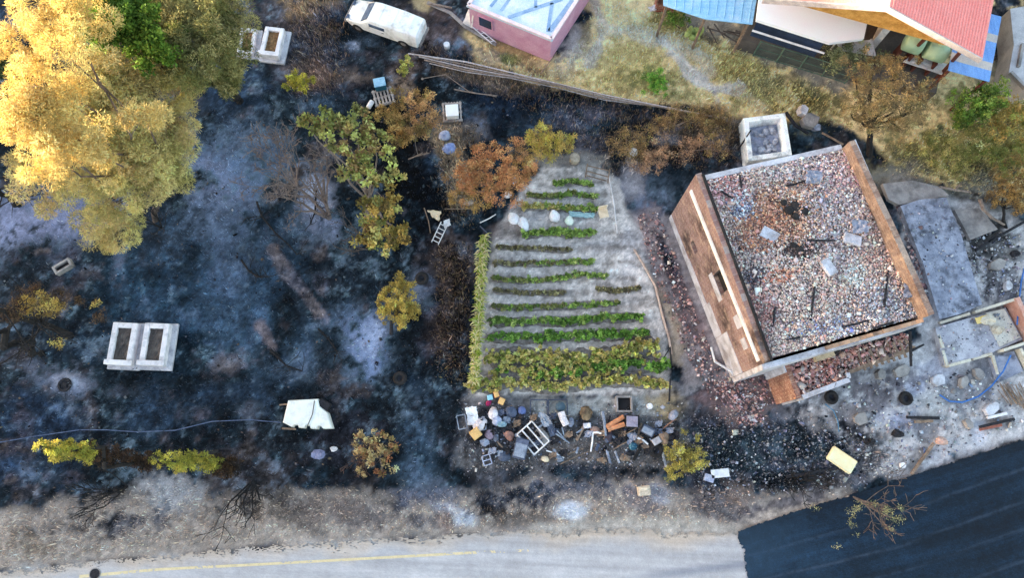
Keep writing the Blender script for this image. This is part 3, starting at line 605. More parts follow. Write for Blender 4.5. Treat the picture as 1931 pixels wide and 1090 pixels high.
# collapsed roof and slab: rubble by region
cor = [(p.x, p.y) for p in (A - nL * .26, B - nL * .26 - nB * .12, Cc - nB * .12, D)]
w = M(); w.prism(cor, 3.6, 4.06); fl = obj('upper_slab', w, mat('rubble_bed', (176, 158, 156), (140, 130, 134), 3, dirt=(50, 50, 58), dsc=1.5, damt=.8), hz)
ra = np.random.RandomState(7)
n = 32000; P = in_poly(n, cor, 8); P = np.concatenate([P, np.zeros((n, 1))], 1)
fz = fbm(P[:, 0] * .5, P[:, 1] * .5, 101, 3); P[:, 2] = 4.08 + np.clip(fz + .1, 0, 1) * .8 + ra.rand(n) * .10
yc, zc = P[:, 1] * CT - (H - P[:, 2]) * ST, P[:, 1] * ST + (H - P[:, 2]) * CT
pu, pv = 965.5 + FOC * P[:, 0] / zc, 545 - FOC * yc / zc
CL = palette(n, [(220, 194, 186), (210, 174, 164), (226, 218, 214), (194, 184, 180), (160, 152, 156), (96, 90, 96), (214, 198, 186), (188, 150, 138)], [26, 12, 16, 24, 16, 7, 18, 6], 9, .2)
def region(u, v, a, b, cols, wts, pr, sd):
    d = np.sqrt(((pu - u) / a) ** 2 + ((pv - v) / b) ** 2) + (ra.rand(n) - .5) * .7 + fz * 1.2; k = (d < 1) & (ra.rand(n) < pr)
    CL[k] = palette(int(k.sum()), cols, wts, sd)
region(1482, 408, 86, 52, [(196, 158, 134), (160, 120, 98), (212, 180, 154), (100, 74, 64)], [3, 3, 2, 1.2], .85, 21)
region(1430, 430, 50, 40, [(196, 140, 110), (206, 160, 140), (130, 100, 90)], [3, 2, 1], .7, 22)
region(1395, 385, 22, 28, [(214, 220, 236), (120, 140, 176), (70, 84, 112)], [3, 2, 1], .9, 23)
region(1370, 360, 40, 26, [(214, 170, 172), (190, 140, 140), (230, 214, 214)], [3, 2, 2], .8, 24)
region(1510, 470, 40, 20, [(34, 34, 40), (60, 56, 60), (120, 96, 90)], [3, 2, 1], .8, 25)
region(1470, 520, 36, 20, [(216, 160, 140), (196, 130, 104), (230, 200, 190)], [3, 2, 1], .8, 26)
region(1420, 520, 26, 34, [(80, 84, 100), (40, 44, 56), (150, 150, 160)], [3, 2, 1], .8, 27)
region(1430, 590, 40, 70, [(206, 160, 154), (186, 136, 130), (150, 130, 134)], [3, 2, 1], .7, 28)
region(1540, 620, 70, 26, [(140, 164, 216), (90, 120, 190), (196, 206, 226), (110, 110, 130)], [2, .7, 3, 2], .45, 29)
region(1612, 520, 18, 22, [(236, 232, 224), (220, 210, 200)], [2, 1], .85, 30)
region(1480, 310, 110, 24, [(214, 206, 206), (190, 180, 186), (120, 120, 134)], [3, 2, 1], .6, 31)
region(1660, 580, 60, 40, [(190, 200, 216), (120, 126, 140), (226, 224, 226)], [2, 2, 1], .6, 32)
region(1570, 400, 60, 80, [(184, 184, 196), (210, 206, 210), (150, 146, 156)], [2, 2, 2], .6, 33)
region(1600, 330, 50, 40, [(206, 176, 180), (180, 150, 160), (226, 220, 226)], [2, 2, 2], .6, 34)
CL = np.clip((CL * .92 + CL.mean(0) * .08) * np.array([1.01, .97, .97]) * 1.18, 0, .8); rb = chunks('rubble', P, ra.gamma(1.5, .026, n) + .026, CL, m_rub, fl, flat=.35, seed=4, tilt=.3); rb['kind'] = 'stuff'
hp = M()
for k_, (uu, vv, rr_) in enumerate(((1502, 388, .26), (1488, 396, .2), (1516, 398, .2), (1500, 408, .16), (1508, 470, .2), (1520, 486, .16), (1478, 382, .14), (1496, 462, .14))):
    hp.lathe(G(uu, vv, 4.34), [(rr_, 0), (rr_ * .9, .05), (rr_ * .5, .09), (.01, .1)], 9)
hh = obj('dark_hole_disc', hp, m_soot, fl); hh['kind'] = 'stuff'  # raised black discs paint the dark inside of holes in the rubble
for i in range(16):
    w = M(); q = P[ra.randint(n)]; an = ra.rand() * 6.3; L_ = .5 + ra.rand() * 1.4; d_ = Vector((math.cos(an), math.sin(an), ra.uniform(-.1, .15))) * L_ / 2; c_ = Vector(q) + Vector((0, 0, .08))
    if i < 10: w.tube([c_ - d_, c_ + d_], .05, .035, 5); obj('charred_beam', w, m_char, fl)
    elif i < 13: w.sheet([c_ + Vector(x) for x in ((-.3, -.25, 0), (.3, -.2, .1), (.35, .25, .05), (-.28, .3, .1))], i, 6, .12, thick=.02); obj('bent_sheet', w, m_conc_b, fl)
    else: w.bbox(c_, (.7, .45, .14), rz=an, rx=.2, b=.02); obj('wall_piece', w, m_plast, fl)
# front porch, brick side, rubble on its low roof
Q1, Q2, Q3, Q4, Q5, Q6 = [Vector(g2(u, v, 2.5)) for u, v in ((1487, 684), (1512, 750), (1602, 716), (1599, 703), (1728, 655), (1715, 628))]
pch = M(); pch.prism([tuple(q) for q in (Q1, Q2, Q3, Q4, Q5, Q6)], 0, 2.2); po = obj('porch', pch, m_soot, hz)
dP = (Q2 - Q1).normalized(); m_brP = brick_mat('brick_porch', dP, c=(146, 108, 98), c2=(126, 86, 76), mortar=(180, 156, 138), sootamt=.45)
nP = Vector((dP.y, -dP.x)); nP = nP if nP.x < 0 else -nP
w = M(); w.wall(Q1 + nP * .1, Q2 + nP * .1, .2, 0, 2.5); obj('porch_wall', w, m_brP, po)
w = M(); w.wall(Q2 + (Q3 - Q2) * .02, Q3, .2, 0, 2.5, side=0); w.wall(Q3 + (Q4 - Q3) * .2, Q4, .16, 0, 2.5); obj('porch_parapet', w, m_plast, po)
w = M(); w.wall(Q4 + (Q5 - Q4) * .02, Q5, .16, 2.2, 2.45); obj('porch_beam', w, m_wood, po)
w = M(); w.wall(Q1 + nP * .22, Q1 + dP * 3 * .0 + nP * .22 + dP * .35, .06, 0, 2.5); obj('plaster_coat', w, m_plast, po)
pp = in_poly(1900, [tuple(q) for q in (Q1, Q2, Q3, Q4, Q5, Q6)], 12); pp = np.concatenate([pp, 2.22 + .22 * ra.rand(1900)[:, None]], 1)
k = chunks('rubble', pp, ra.gamma(2.2, .04, 1900) + .035, palette(1900, [(208, 166, 158), (184, 138, 130), (222, 202, 196), (150, 138, 140), (80, 76, 82)], [5, 4, 3, 2, 1], 13), m_rub, po, flat=.4, seed=6); k['kind'] = 'stuff'
for i in range(9):
    u = 1625 + i * 11; w = M(); w.box(G(u, 682 - i * 3.4, 2.42), (.10, .75, .05), rz=.32 + r.uniform(-.06, .06), rx=r.uniform(-.1, .1)); obj('rafter', w, m_wood, po)
w = M(); w.box(G(1552, 668, 2.62), (.8, .42, .28), rz=.3); obj('roof_hatch', w, mat('hatch_tan', (196, 180, 150), (160, 144, 120), 5), po)
w = M(); w.tube([G(1575, 662, 2.3), G(1575, 662, 2.75)], .16, .14, 10); obj('chimney_pipe', w, m_soot, po)
w = M(); w.tube([G(1716, 625, 3.2), G(1718, 690, 2.4)], .07, .06, 6); w.tube([G(1718, 662, 2.7), G(1742, 650, 2.6)], .06, .04, 6); obj('roof_beam', w, m_char, po)
# bent gutter pipe hanging from the left wall foot
gp = M(); gp.tube([G(1341, 655, .9), G(1348, 682, .7), G(1378, 700, .6), G(1384, 708, .4)], .05, .05, 7)
tag(obj('drain_pipe', gp, m_white), 'bent white drain pipe at the foot of the brick wall', 'pipe')

# --- pink shed
ZP = 1.95
F0, F1, F2 = Vector(g2(1040, 73, ZP)), Vector(g2(884, 9, ZP)), Vector(g2(1100, -4, ZP))
e1, e2 = (F1 - F0), (F2 - F0).normalized(); e2 = e2 * 5.2
n1_ = Vector((e1.y, -e1.x)).normalized(); e2p = n1_ if n1_.dot(e2) > 0 else -n1_
e2 = (e2.normalized() * .55 + e2p * .45).normalized() * 5.2
ph = thing('pink_shed', 'pink rendered shed with blue stained flat white roof', 'shed', (F0.x, F0.y, 0))
m_pink = mat('pink_render', (196, 158, 186), (186, 138, 168), 1.5, dirt=(214, 186, 206), dsc=1.3, damt=.5)
ptsP = [F0, F0 + e1, F0 + e1 + e2, F0 + e2]
w = M(); w.prism([tuple(q) for q in ptsP], 0, ZP - .08); wl = obj('wall', w, m_pink, ph)
cR = sum(ptsP, Vector((0, 0))) / 4; big = [cR + (q - cR) * 1.035 for q in ptsP]; sml = [cR + (q - cR) * .965 for q in ptsP]
w = M(); w.prism([tuple(q) for q in big], ZP - .08, ZP + .02); rf = obj('roof', w, mat('roof_membrane', (206, 222, 236), (166, 200, 230), .55, dirt=(232, 236, 240), dsc=.9, damt=.8, rough=.5), ph)
w = M()
for i in range(4): w.wall(big[i] + (cR - big[i]) * .03, big[(i + 1) % 4] + (cR - big[(i + 1) % 4]) * .03, .16, ZP + .02, ZP + .10)
obj('roof_edge', w, mat('edge_white', (232, 222, 228), (220, 200, 210), 3), rf)
w = M()
for (a, b, t) in (((958, 33), (1060, -2), .18), ((1041, 5), (1033, 60), .16), ((1036, 59), (1080, 0), .22), ((1010, -5), (1010, 14), .14), ((925, 12), (940, -6), .14), ((945, 20), (962, -4), .14)):
    w.wall(Vector(g2(*a, ZP)), Vector(g2(*b, ZP)), t, ZP + .022, ZP + .03)
obj('roof_seam', w, mat('seam_blue', (120, 156, 200), (150, 180, 214), 2), rf)
w = M(); c = F0 + e1 * .80 - e2p * .02; d1 = e1.normalized(); w.wall(c - d1 * .33, c + d1 * .33, .05, .75, 1.45); wn = obj('window', w, mat('dark_glass', (40, 62, 96), (30, 46, 70), 3, rough=.2, bump=0), ph)
w = M(); c2 = F0 + e1 * .80 - e2p * .03
for a, b, z0, z1 in ((-.38, -.33, .7, 1.5), (.33, .38, .7, 1.5), (-.33, .33, .7, .75), (-.33, .33, 1.45, 1.5)): w.wall(c2 + d1 * a, c2 + d1 * b, .07, z0, z1)
obj('window_frame', w, m_pink, wn)

# --- blue metal roof and its lean-to
def yard_roof(name, label, pts, z, t, material, posts, slope=0, pm=None):
    P = [Vector(g2(u, v, z)) for u, v in pts]; c = sum(P, Vector((0, 0))) / len(P)
    o = thing(name, label, 'roof' if 'roof' in label else 'awning', (c.x, c.y, 0)); w = M(); w.prism([tuple(p) for p in P], z - t, z); sh = obj('roof_sheet', w, material, o)
    for k in posts:
        q = P[k] + (c - P[k]) * .08; w = M(); w.box((q.x, q.y, (z - t) / 2), (.1, .1, z - t)); obj('post', w, pm or m_wood, o)
    return o, P, sh
m_blue = mat('blue_sheet', (150, 200, 236), (128, 184, 226), 1.0, dirt=(214, 226, 236), dsc=.8, damt=.5, rough=.5, stretch=(1, 7, .3))
o, P, sh = yard_roof('lean_to_roof', 'pale blue sheet metal roof on wooden posts beside white terrace', [(1251, -60), (1251, 9), (1330, 35), (1419, 45), (1436, -60)], 2.6, .05, m_blue, (1, 2, 3))
w = M()
for i in range(11):
    f = (i + .5) / 11; a = P[1] * (1 - f) + P[3] * f; b = P[0] * (1 - f) + P[4] * f; w.tube([(a.x, a.y, 2.61), (b.x, b.y, 2.61)], .018, .018, 5)
obj('sheet_rib', w, m_blue, sh)
o, P, sh = yard_roof('terrace_roof', 'wide white flat terrace roof beside the red roofed house', [(1438, -50), (1427, 36), (1566, 80), (1629, 72), (1637, 36), (1562, 8), (1548, -50)], 3.0, .18, mat('terrace_white', (244, 248, 254), (238, 242, 250), 1.2, bump=.05, grain=.06), (), 0)
w = M(); ca = P[1]; cb = P[2]; dn = (cb - ca).normalized(); w.wall(ca + dn * .1 + Vector((.1, .25)), cb + Vector((-.1, .25)), .15, 1.5, 2.8); obj('painted_shade_panel', w, mat('painted_shade_blue', (44, 62, 92), (34, 46, 66), 2), o)  # dark blue panel paints in the shade of the opening under the roof
w = M(); w.tube([(ca.x + .0, ca.y - .1, 2.3), (cb.x, cb.y - .1, 2.3)], .05, .05, 8); obj('gutter', w, m_white, o)
w = M(); q = [Vector(g2(u, v, 1.6)) for u, v in ((1578, 80), (1590, 94), (1652, 104), (1645, 74))]; w.prism([tuple(x) for x in q], 1.52, 1.6)
for x in q: w.box((x.x + (1612 - 1600) * .001, x.y + .08, .76), (.06, .06, 1.5))
tag(obj('porch_canopy', w, m_white), 'small white canopy below the terrace roof corner', 'canopy')
w = M(); w.bbox((G(1243, 14, 0).x, G(1243, 14, 0).y, .7), (.5, .5, 1.4), b=.03); w.bbox((G(1243, 14).x + .5, G(1243, 14).y - .1, .3), (.6, .4, .6), b=.03)
tag(obj('brick_pillar', w, brick_mat('brick_pillar', (1, 0), c=(170, 96, 84), c2=(140, 76, 66))), 'small red brick pillar beside the pale blue roof', 'pillar')

# --- red roofed house
ZA, ZE = 6.1, 4.6
pa, pe = Vector(g2(1677, 11, ZA)), Vector(g2(1853, 110, ZE)); pb = Vector(g2(1874, 0, ZE)); dr = (pb - pe).normalized(); f = pe - pa
f = f - dr * f.dot(dr); pe = pa + f; pl_ = pa - f; LRf = 9.0
rh = thing('red_roof_house', 'house with salmon red tiled gable roof and tan gable wall', 'house', (pa.x, pa.y, 0))
def P3(p, z): return (p.x, p.y, z)
m_red = mat('red_tiles', (246, 156, 150), (238, 144, 138), 1.2, dirt=(226, 128, 124), dsc=1.0, damt=.45, rough=.7, bump=.1, bsc=16, stretch=(9, 1.2, math.atan2(dr.y, dr.x)))
for sgn, q in ((1, pe), (-1, pl_)):
    w = M(); t = .14
    w.add([P3(pa, ZA), P3(q, ZE), P3(q + dr * LRf, ZE), P3(pa + dr * LRf, ZA)] + [P3(pa, ZA - t), P3(q, ZE - t), P3(q + dr * LRf, ZE - t), P3(pa + dr * LRf, ZA - t)],
          [(0, 1, 2, 3)[::sgn], (7, 6, 5, 4)[::sgn], (0, 4, 5, 1)[::sgn], (1, 5, 6, 2)[::sgn], (2, 6, 7, 3)[::sgn], (3, 7, 4, 0)[::sgn]])
    rf = obj('roof_slope', w, m_red, rh)
    if sgn > 0:
        w = M(); nn = 34
        for i in range(1, nn):
            s = i / nn; a = pa + (pe - pa) * s; z = ZA + (ZE - ZA) * s + .012
            w.tube([P3(a, z), P3(a + dr * LRf, z)], .022, .022, 4)
        obj('tile_rib', w, m_red, rf)
    w = M()
    a3, b3 = Vector(P3(pa - dr * .03, ZA + .03)), Vector(P3(q - dr * .03, ZE + .03)); w.add([a3, b3, b3 - Vector((0, 0, .30)), a3 - Vector((0, 0, .30)), a3 - Vector((dr.x, dr.y, 0)) * .06, b3 - Vector((dr.x, dr.y, 0)) * .06, b3 - Vector((dr.x * .06, dr.y * .06, .30)), a3 - Vector((dr.x * .06, dr.y * .06, .30))],
        [(0, 1, 2, 3), (7, 6, 5, 4), (0, 4, 5, 1), (1, 5, 6, 2), (2, 6, 7, 3), (3, 7, 4, 0)])
    obj('fascia', w, mat('fascia_grey', (206, 196, 196), (180, 168, 170), 4), rf)
w = M(); s0 = dr * 3.6; a, b = pl_ + (pa - pl_) * .1, pe + (pa - pe) * .1
zz = ZE + (ZA - ZE) * .1 - .2
w.add([P3(a + s0, 0), P3(b + s0, 0), P3(b + s0, zz), P3(pa + s0, ZA - .2), P3(a + s0, zz), P3(a + dr * LRf, 0), P3(b + dr * LRf, 0), P3(b + dr * LRf, zz), P3(pa + dr * LRf, ZA - .2), P3(a + dr * LRf, zz)],
      [(0, 1, 2, 3, 4), (9, 8, 7, 6, 5), (1, 6, 7, 2), (0, 4, 9, 5), (2, 7, 8, 3), (3, 8, 9, 4), (0, 5, 6, 1)])
wl = obj('wall', w, mat('tan_wall', (196, 162, 104), (170, 136, 84), 1.5, dirt=(100, 84, 60), damt=.5), rh)
fd = f.normalized()
w = M(); c = pa + s0 - dr * .03 + fd * .4
for k in (-1.9, .2, 2.0):
    w = M(); w.box(P3(c + fd * k, 2.2), (.9, .06, 1.2), rz=math.atan2(fd.y, fd.x)); obj('window', w, mat('dark_glass'), wl)
w = M(); a = pl_ + dr * .5 + (pa - pl_) * .08; b = pe + dr * .5 + (pa - pe) * .08; q_ = dr * .12
w.add([P3(a, 4.1), P3(b, 4.1), P3(b, 4.5), P3(pa + dr * .5, ZA - .2), P3(a, 4.5), P3(a + q_, 4.1), P3(b + q_, 4.1), P3(b + q_, 4.5), P3(pa + dr * .5 + q_, ZA - .2), P3(a + q_, 4.5)], [(0, 1, 2, 3, 4), (9, 8, 7, 6, 5), (0, 5, 6, 1), (1, 6, 7, 2), (4, 9, 5, 0)])
obj('gable_panel', w, mat('beam_tan', (206, 160, 90), (170, 124, 60), 3), rh)
m_rust = mat('rust_steel', (104, 62, 52), (76, 44, 40), 5)
for (u0, v0, z0, u1, v1, z1) in ((1751, 66, 4.1, 1712, 104, 1.2), (1812, 96, 4.1, 1776, 138, 1.2)):
    w = M(); w.tube([G(u0, v0, z0), G(u1, v1, z1), G(u1, v1, z1) - Vector((0, 0, z1))], .09, .09, 6); obj('post', w, m_rust, rh)
w = M(); w.tube([G(1712, 104, 1.4), G(1776, 134, 1.4)], .07, .07, 6); obj('balcony_rail', w, m_rust, rh)
w = M(); w.prism([tuple(pl_ + dr * .4), tuple(pe + dr * .4), tuple(pe + dr * 3.6), tuple(pl_ + dr * 3.6)], 0, .9); obj('porch_floor', w, mat('porch_grey', (100, 96, 94), (80, 78, 78), 2), rh)
w = M(); w.wall(Vector(g2(1668, 44, 1.2)), Vector(g2(1650, 82, 1.2)), .3, .9, 3.0); obj('porch_pier', w, m_white, rh)
# water tanks, panels, awning
m_tank = mat('tank_green', (178, 208, 178), (156, 190, 160), 1.5, dirt=(120, 140, 110), damt=.35, rough=.5, bump=.05, grain=.08)
for i, (ua, va, ub, vb, lab) in enumerate(((1708, 73, 1741, 85, 'pale green water tank nearer the white terrace roof'), (1747, 88, 1786, 100, 'pale green water tank nearer the striped awning'))):
    p, q = G(ua, va, 2.4), G(ub, vb, 2.4); d = (q - p).normalized(); R = d.to_track_quat('Z', 'Y').to_matrix(); L_ = (q - p).length
    t = thing('water_tank', lab, 'tank', (p.x, p.y, 0), 'water tanks under the red roof')
    w = M(); w.lathe(p, [(.05, -.02), (.40, 0), (.48, .05), (.49, L_ / 2), (.48, L_ - .05), (.40, L_), (.05, L_ + .02)], 20, R); obj('tank_body', w, m_tank, t, True)
    w = M(); w.lathe(p + d * (L_ / 2) + Vector((0, 0, .47)), [(.16, 0), (.16, .08), (.1, .11)], 14); obj('lid', w, m_tank, t)
    w = M()
    for k in (.15, .85): w.box(p + d * L_ * k - Vector((0, 0, 1.45)), (.1, .7, 1.95), rz=math.atan2(d.y, d.x))
    obj('stand', w, m_rust, t)
w = M(); q = [G(u, v, 1.5) for u, v in ((1722, 101), (1788, 121), (1776, 140), (1703, 116))]; w.sheet(q, 3, 6, .03, thick=.05)
o = thing('patio_table', 'long white table below the green water tanks', 'table', (q[0].x, q[0].y, 0)); obj('tabletop', w, m_white, o)
for k in range(4):
    c = sum(q, Vector()) / 4; x = q[k] + (c - q[k]) * .1; w = M(); w.box((x.x, x.y, .72), (.06, .06, 1.44)); obj('leg', w, m_rust, o)
ao = thing('striped_awning', 'blue awning sheet with pale stripes beneath the red roof eaves', 'awning', (G(1840, 110).x, G(1840, 110).y, 0))
e0, e1_, e2_, e3 = [G(u, v, 2.9) for u, v in ((1800, 96), (1872, 10), (1886, 30), (1865, 158))]; e4 = G(1788, 132, 2.9)
m_ab = mat('awning_blue', (122, 172, 236), (100, 150, 222), 1.5, rough=.5, stretch=(6, 1, 1.2)); m_ay = mat('awning_beige', (204, 200, 190), (180, 180, 186), 2)
ff = Vector((fd.x, fd.y, 0)); base = e4; up = Vector((dr.x, dr.y, 0)); wid = (e3 - e4).dot(ff)
tot = 4.6; bands = [(0, .55, m_ab), (.55, .95, m_ay), (.95, 2.0, m_ab), (2.0, 2.4, m_ay), (2.4, 3.4, m_ab)]
for a_, b_, mm in bands:
    w = M(); p = base + up * a_; q = base + up * b_
    w.prism([(p.x, p.y), (p.x + ff.x * wid, p.y + ff.y * wid), (q.x + ff.x * wid, q.y + ff.y * wid), (q.x, q.y)], 2.87, 2.9); obj('awning_panel', w, mm, ao)
for p in (base + ff * .1 + up * .1, base + ff * (wid - .1) + up * .1): w = M(); w.box((p.x, p.y, 1.43), (.09, .09, 2.87)); obj('post', w, m_rust, ao)
# grey platform at the right edge
gpt = [(1905, 16), (1990, 0), (1990, 205), (1931, 168), (1902, 138), (1912, 84)]; P = [Vector(g2(u, v, 1.2)) for u, v in gpt]
t = thing('concrete_terrace', 'raised grey concrete terrace cut by the picture edge above', 'terrace', (P[0].x, P[0].y, 0)); t['label'] = 'raised grey concrete terrace to the right of striped awning'
w = M(); w.prism([tuple(p) for p in P], 0, 1.2); sb = obj('slab', w, mat('terrace_grey', (196, 198, 204), (170, 172, 180), 1.3, dirt=(120, 120, 124), damt=.5), t)
w = M(); w.wall(P[4], P[3], .14, 1.2, 1.4); w.wall(P[5] + Vector((.35, 0)), P[4] + Vector((.45, .3)), .12, 1.2, 1.36); obj('kerb', w, m_conc, sb)

# --- slabs and the low annex ruin right of the house
def slab(pts, z, label, material, name='concrete_slab', th=None):
    w = M(); w.prism([g2(u, v, z) for u, v in pts], -.05, z); return tag(obj(name, w, material), label, 'slab', None)
slab([(1698, 388), (1735, 376), (1784, 372), (1812, 440), (1852, 574), (1812, 592), (1772, 602), (1742, 500)], .32, 'large ash grey concrete slab along the tan wall stub', m_conc_b)
slab([(1664, 346), (1722, 340), (1772, 352), (1790, 368), (1696, 386), (1676, 376)], .2, 'dull grey slab beyond the larger ash grey slab', m_conc)
slab([(1800, 395), (1846, 392), (1882, 432), (1830, 452)], .16, 'tilted dull concrete slab under the brown scorched bush', m_conc)
ax = thing('annex_ruin', 'roofless annex ruin with pale tiled floor and knee high walls', 'ruin', (G(1830, 640).x, G(1830, 640).y, 0))
w = M(); w.prism([g2(u, v, .2) for u, v in ((1764, 618), (1780, 690), (1864, 668), (1928, 640), (1896, 580))], -.05, .2); flr = obj('floor', w, mat('annex_floor', (196, 200, 212), (160, 162, 176), 1.3, dirt=(50, 52, 60), dsc=1.4, damt=.75), ax)
m_lime = mat('lime_plaster', (222, 220, 206), (200, 196, 182), 2.2, dirt=(150, 128, 104), dsc=1.5, damt=.6)
def rwall(a, b, z, t=.12, m=m_lime, nm='low_wall'):
    w = M(); w.wall(Vector(g2(*a)), Vector(g2(*b)), t, 0, z); return obj(nm, w, m, ax)
rwall((1763, 620), (1772, 658), (.15, .3)); rwall((1773, 662), (1780, 692), (.22, .3)); rwall((1782, 692), (1826, 680), (.32, .2)); rwall((1832, 678), (1864, 669), (.14, .28)); rwall((1866, 672), (1880, 712), (.25, .1)); rwall((1770, 610), (1822, 594), (.14, .3)); rwall((1832, 591), (1893, 572), (.3, .85)); 
rwall((1893, 570), (1936, 648), (.95, .7), .2, mat('pink_plaster', (206, 160, 146), (186, 134, 118), 3, dirt=(220, 214, 206), damt=.7)); rwall((1880, 664), (1934, 646), .5)
rwall((1914, 660), (1934, 700), .4)
w = M(); w.prism([g2(u, v, .24) for u, v in ((1858, 590), (1894, 582), (1924, 636), (1886, 654), (1872, 628))], .2, .24); obj('tiled_floor', w, mat('tiles_white', (226, 226, 216), (206, 206, 198), 4, dirt=(140, 128, 104), damt=.6), flr)
w = M(); w.lump(G(1862, 603, .4), (.7, .5, .5), 3, rough=.3); w.lump(G(1882, 622, .35), (.5, .4, .4), 4, rough=.3); obj('fallen_plaster', w, m_lime, ax)
w = M(); w.sheet([G(1838, 600, .5), G(1862, 594, .55), G(1864, 606, .4), G(1842, 612, .35)], 2, 5, .05); obj('yellow_board', w, mat('yellow_board', (226, 206, 140), (206, 180, 110), 4), ax)
w = M(); w.prism([g2(u, v, .12) for u, v in ((1866, 674), (1912, 662), (1930, 700), (1882, 722))], -.05, .12); obj('step_slab', w, m_conc_b, ax)

# --- the white open water trough and broken blocks behind the house
tr = thing('water_trough', 'open white rectangular trough full of grey ash behind the burnt house', 'trough', tuple(G(1451, 262)))
cT = [Vector(g2(u, v, .84)) for u, v in ((1402, 222), (1481, 212), (1494, 292), (1411, 304))]; ce = sum(cT, Vector((0, 0))) / 4
w = M(); m_tr = mat('trough_white', (250, 252, 254), (234, 238, 244), 2, dirt=(104, 108, 118), dsc=1.6, damt=.75)
inn = [ce + (q - ce) * .78 for q in cT]; inb = [ce + (q - ce) * .66 for q in cT]
w.loft([[(p.x, p.y, 0) for p in cT], [(p.x, p.y, .80) for p in cT], [(ce.x + (p.x - ce.x) * .985, ce.y + (p.y - ce.y) * .985, .84) for p in cT], [(p.x, p.y, .84) for p in inn], [(p.x, p.y, .35) for p in inb]][::-1], False)
w.add([(p.x, p.y, .36) for p in inb], [(0, 1, 2, 3), (3, 2, 1, 0)][:1]); obj('basin', w, m_tr, tr)
w = M(); w.loft([[(ce.x + (p.x - ce.x) * .98, ce.y + (p.y - ce.y) * .98, .40) for p in inb], [(p.x, p.y, .46) for p in inb]], True); obj('ash_fill', w, mat('ash_fill', (150, 160, 184), (100, 108, 126), 4, dirt=(190, 194, 204), dsc=2.4, damt=.7, bump=.6), tr)
w = M()
for i in range(11): w.lump((ce.x + r.uniform(-.5, .5), ce.y + r.uniform(-.6, .5), .5), (r.uniform(.15, .45), r.uniform(.15, .4), .2), i, rough=.4, rz=i)
obj('ash_lumps', w, mat('ash_lump', (190, 198, 214), (130, 138, 152), 5), tr, True)
def slabchunk(name, label, cat, u, v, d, z, rz, rx=0, ry=0, material=None, seed=1, group=None):
    w = M(); rr = random.Random(seed); R = rotm(rx, ry, rz); c = G(u, v, z); k = 7
    ring = [(math.cos(2 * math.pi * i / k + rr.uniform(-.25, .25)) * d[0] / 2 * rr.uniform(.85, 1.15), math.sin(2 * math.pi * i / k + rr.uniform(-.25, .25)) * d[1] / 2 * rr.uniform(.85, 1.15)) for i in range(k)]
    w.loft([[c + R @ Vector((p[0] * s, p[1] * s, h)) for p in ring] for h, s in ((-d[2] / 2, .94), (-d[2] / 2 + .03, 1), (d[2] / 2 - .03, 1), (d[2] / 2, .94))])
    return tag(obj(name, w, material or m_conc), label, cat, group)
slabchunk('concrete_block', 'pale upright block of broken concrete, topmost beside the trough', 'block', 1513, 208, (.42, .55, .5), .4, .3, .2, material=m_plast, seed=3)
slabchunk('concrete_block', 'broad grey block of broken concrete right of the trough', 'block', 1526, 228, (.85, .7, .4), .25, -.5, .1, .1, m_conc, 4)
slabchunk('concrete_block', 'dark sooty block of broken concrete next to house corner', 'block', 1538, 240, (.4, .4, .3), .2, .4, .3, material=m_conc_b, seed=5)
w = M(); w.tube([G(1482, 212, .2), G(1500, 236, .3), G(1524, 252, .25)], .09, .07, 7); tag(obj('charred_beam', w, m_char), 'curved charred beam between trough and broken concrete blocks', 'beam')
w = M(); w.tube([G(1550, 250, .3), G(1572, 262, .35), G(1590, 272, .3)], .05, .05, 7); tag(obj('metal_pipe', w, m_wood), 'short grey pipe lying off the house corner', 'pipe')
w = M(); w.tube([G(1392, 282, .2), G(1416, 245, 1.15)], .04, .03, 6); tag(obj('charred_pole', w, m_char), 'thin charred pole leaning on the white trough', 'pole')

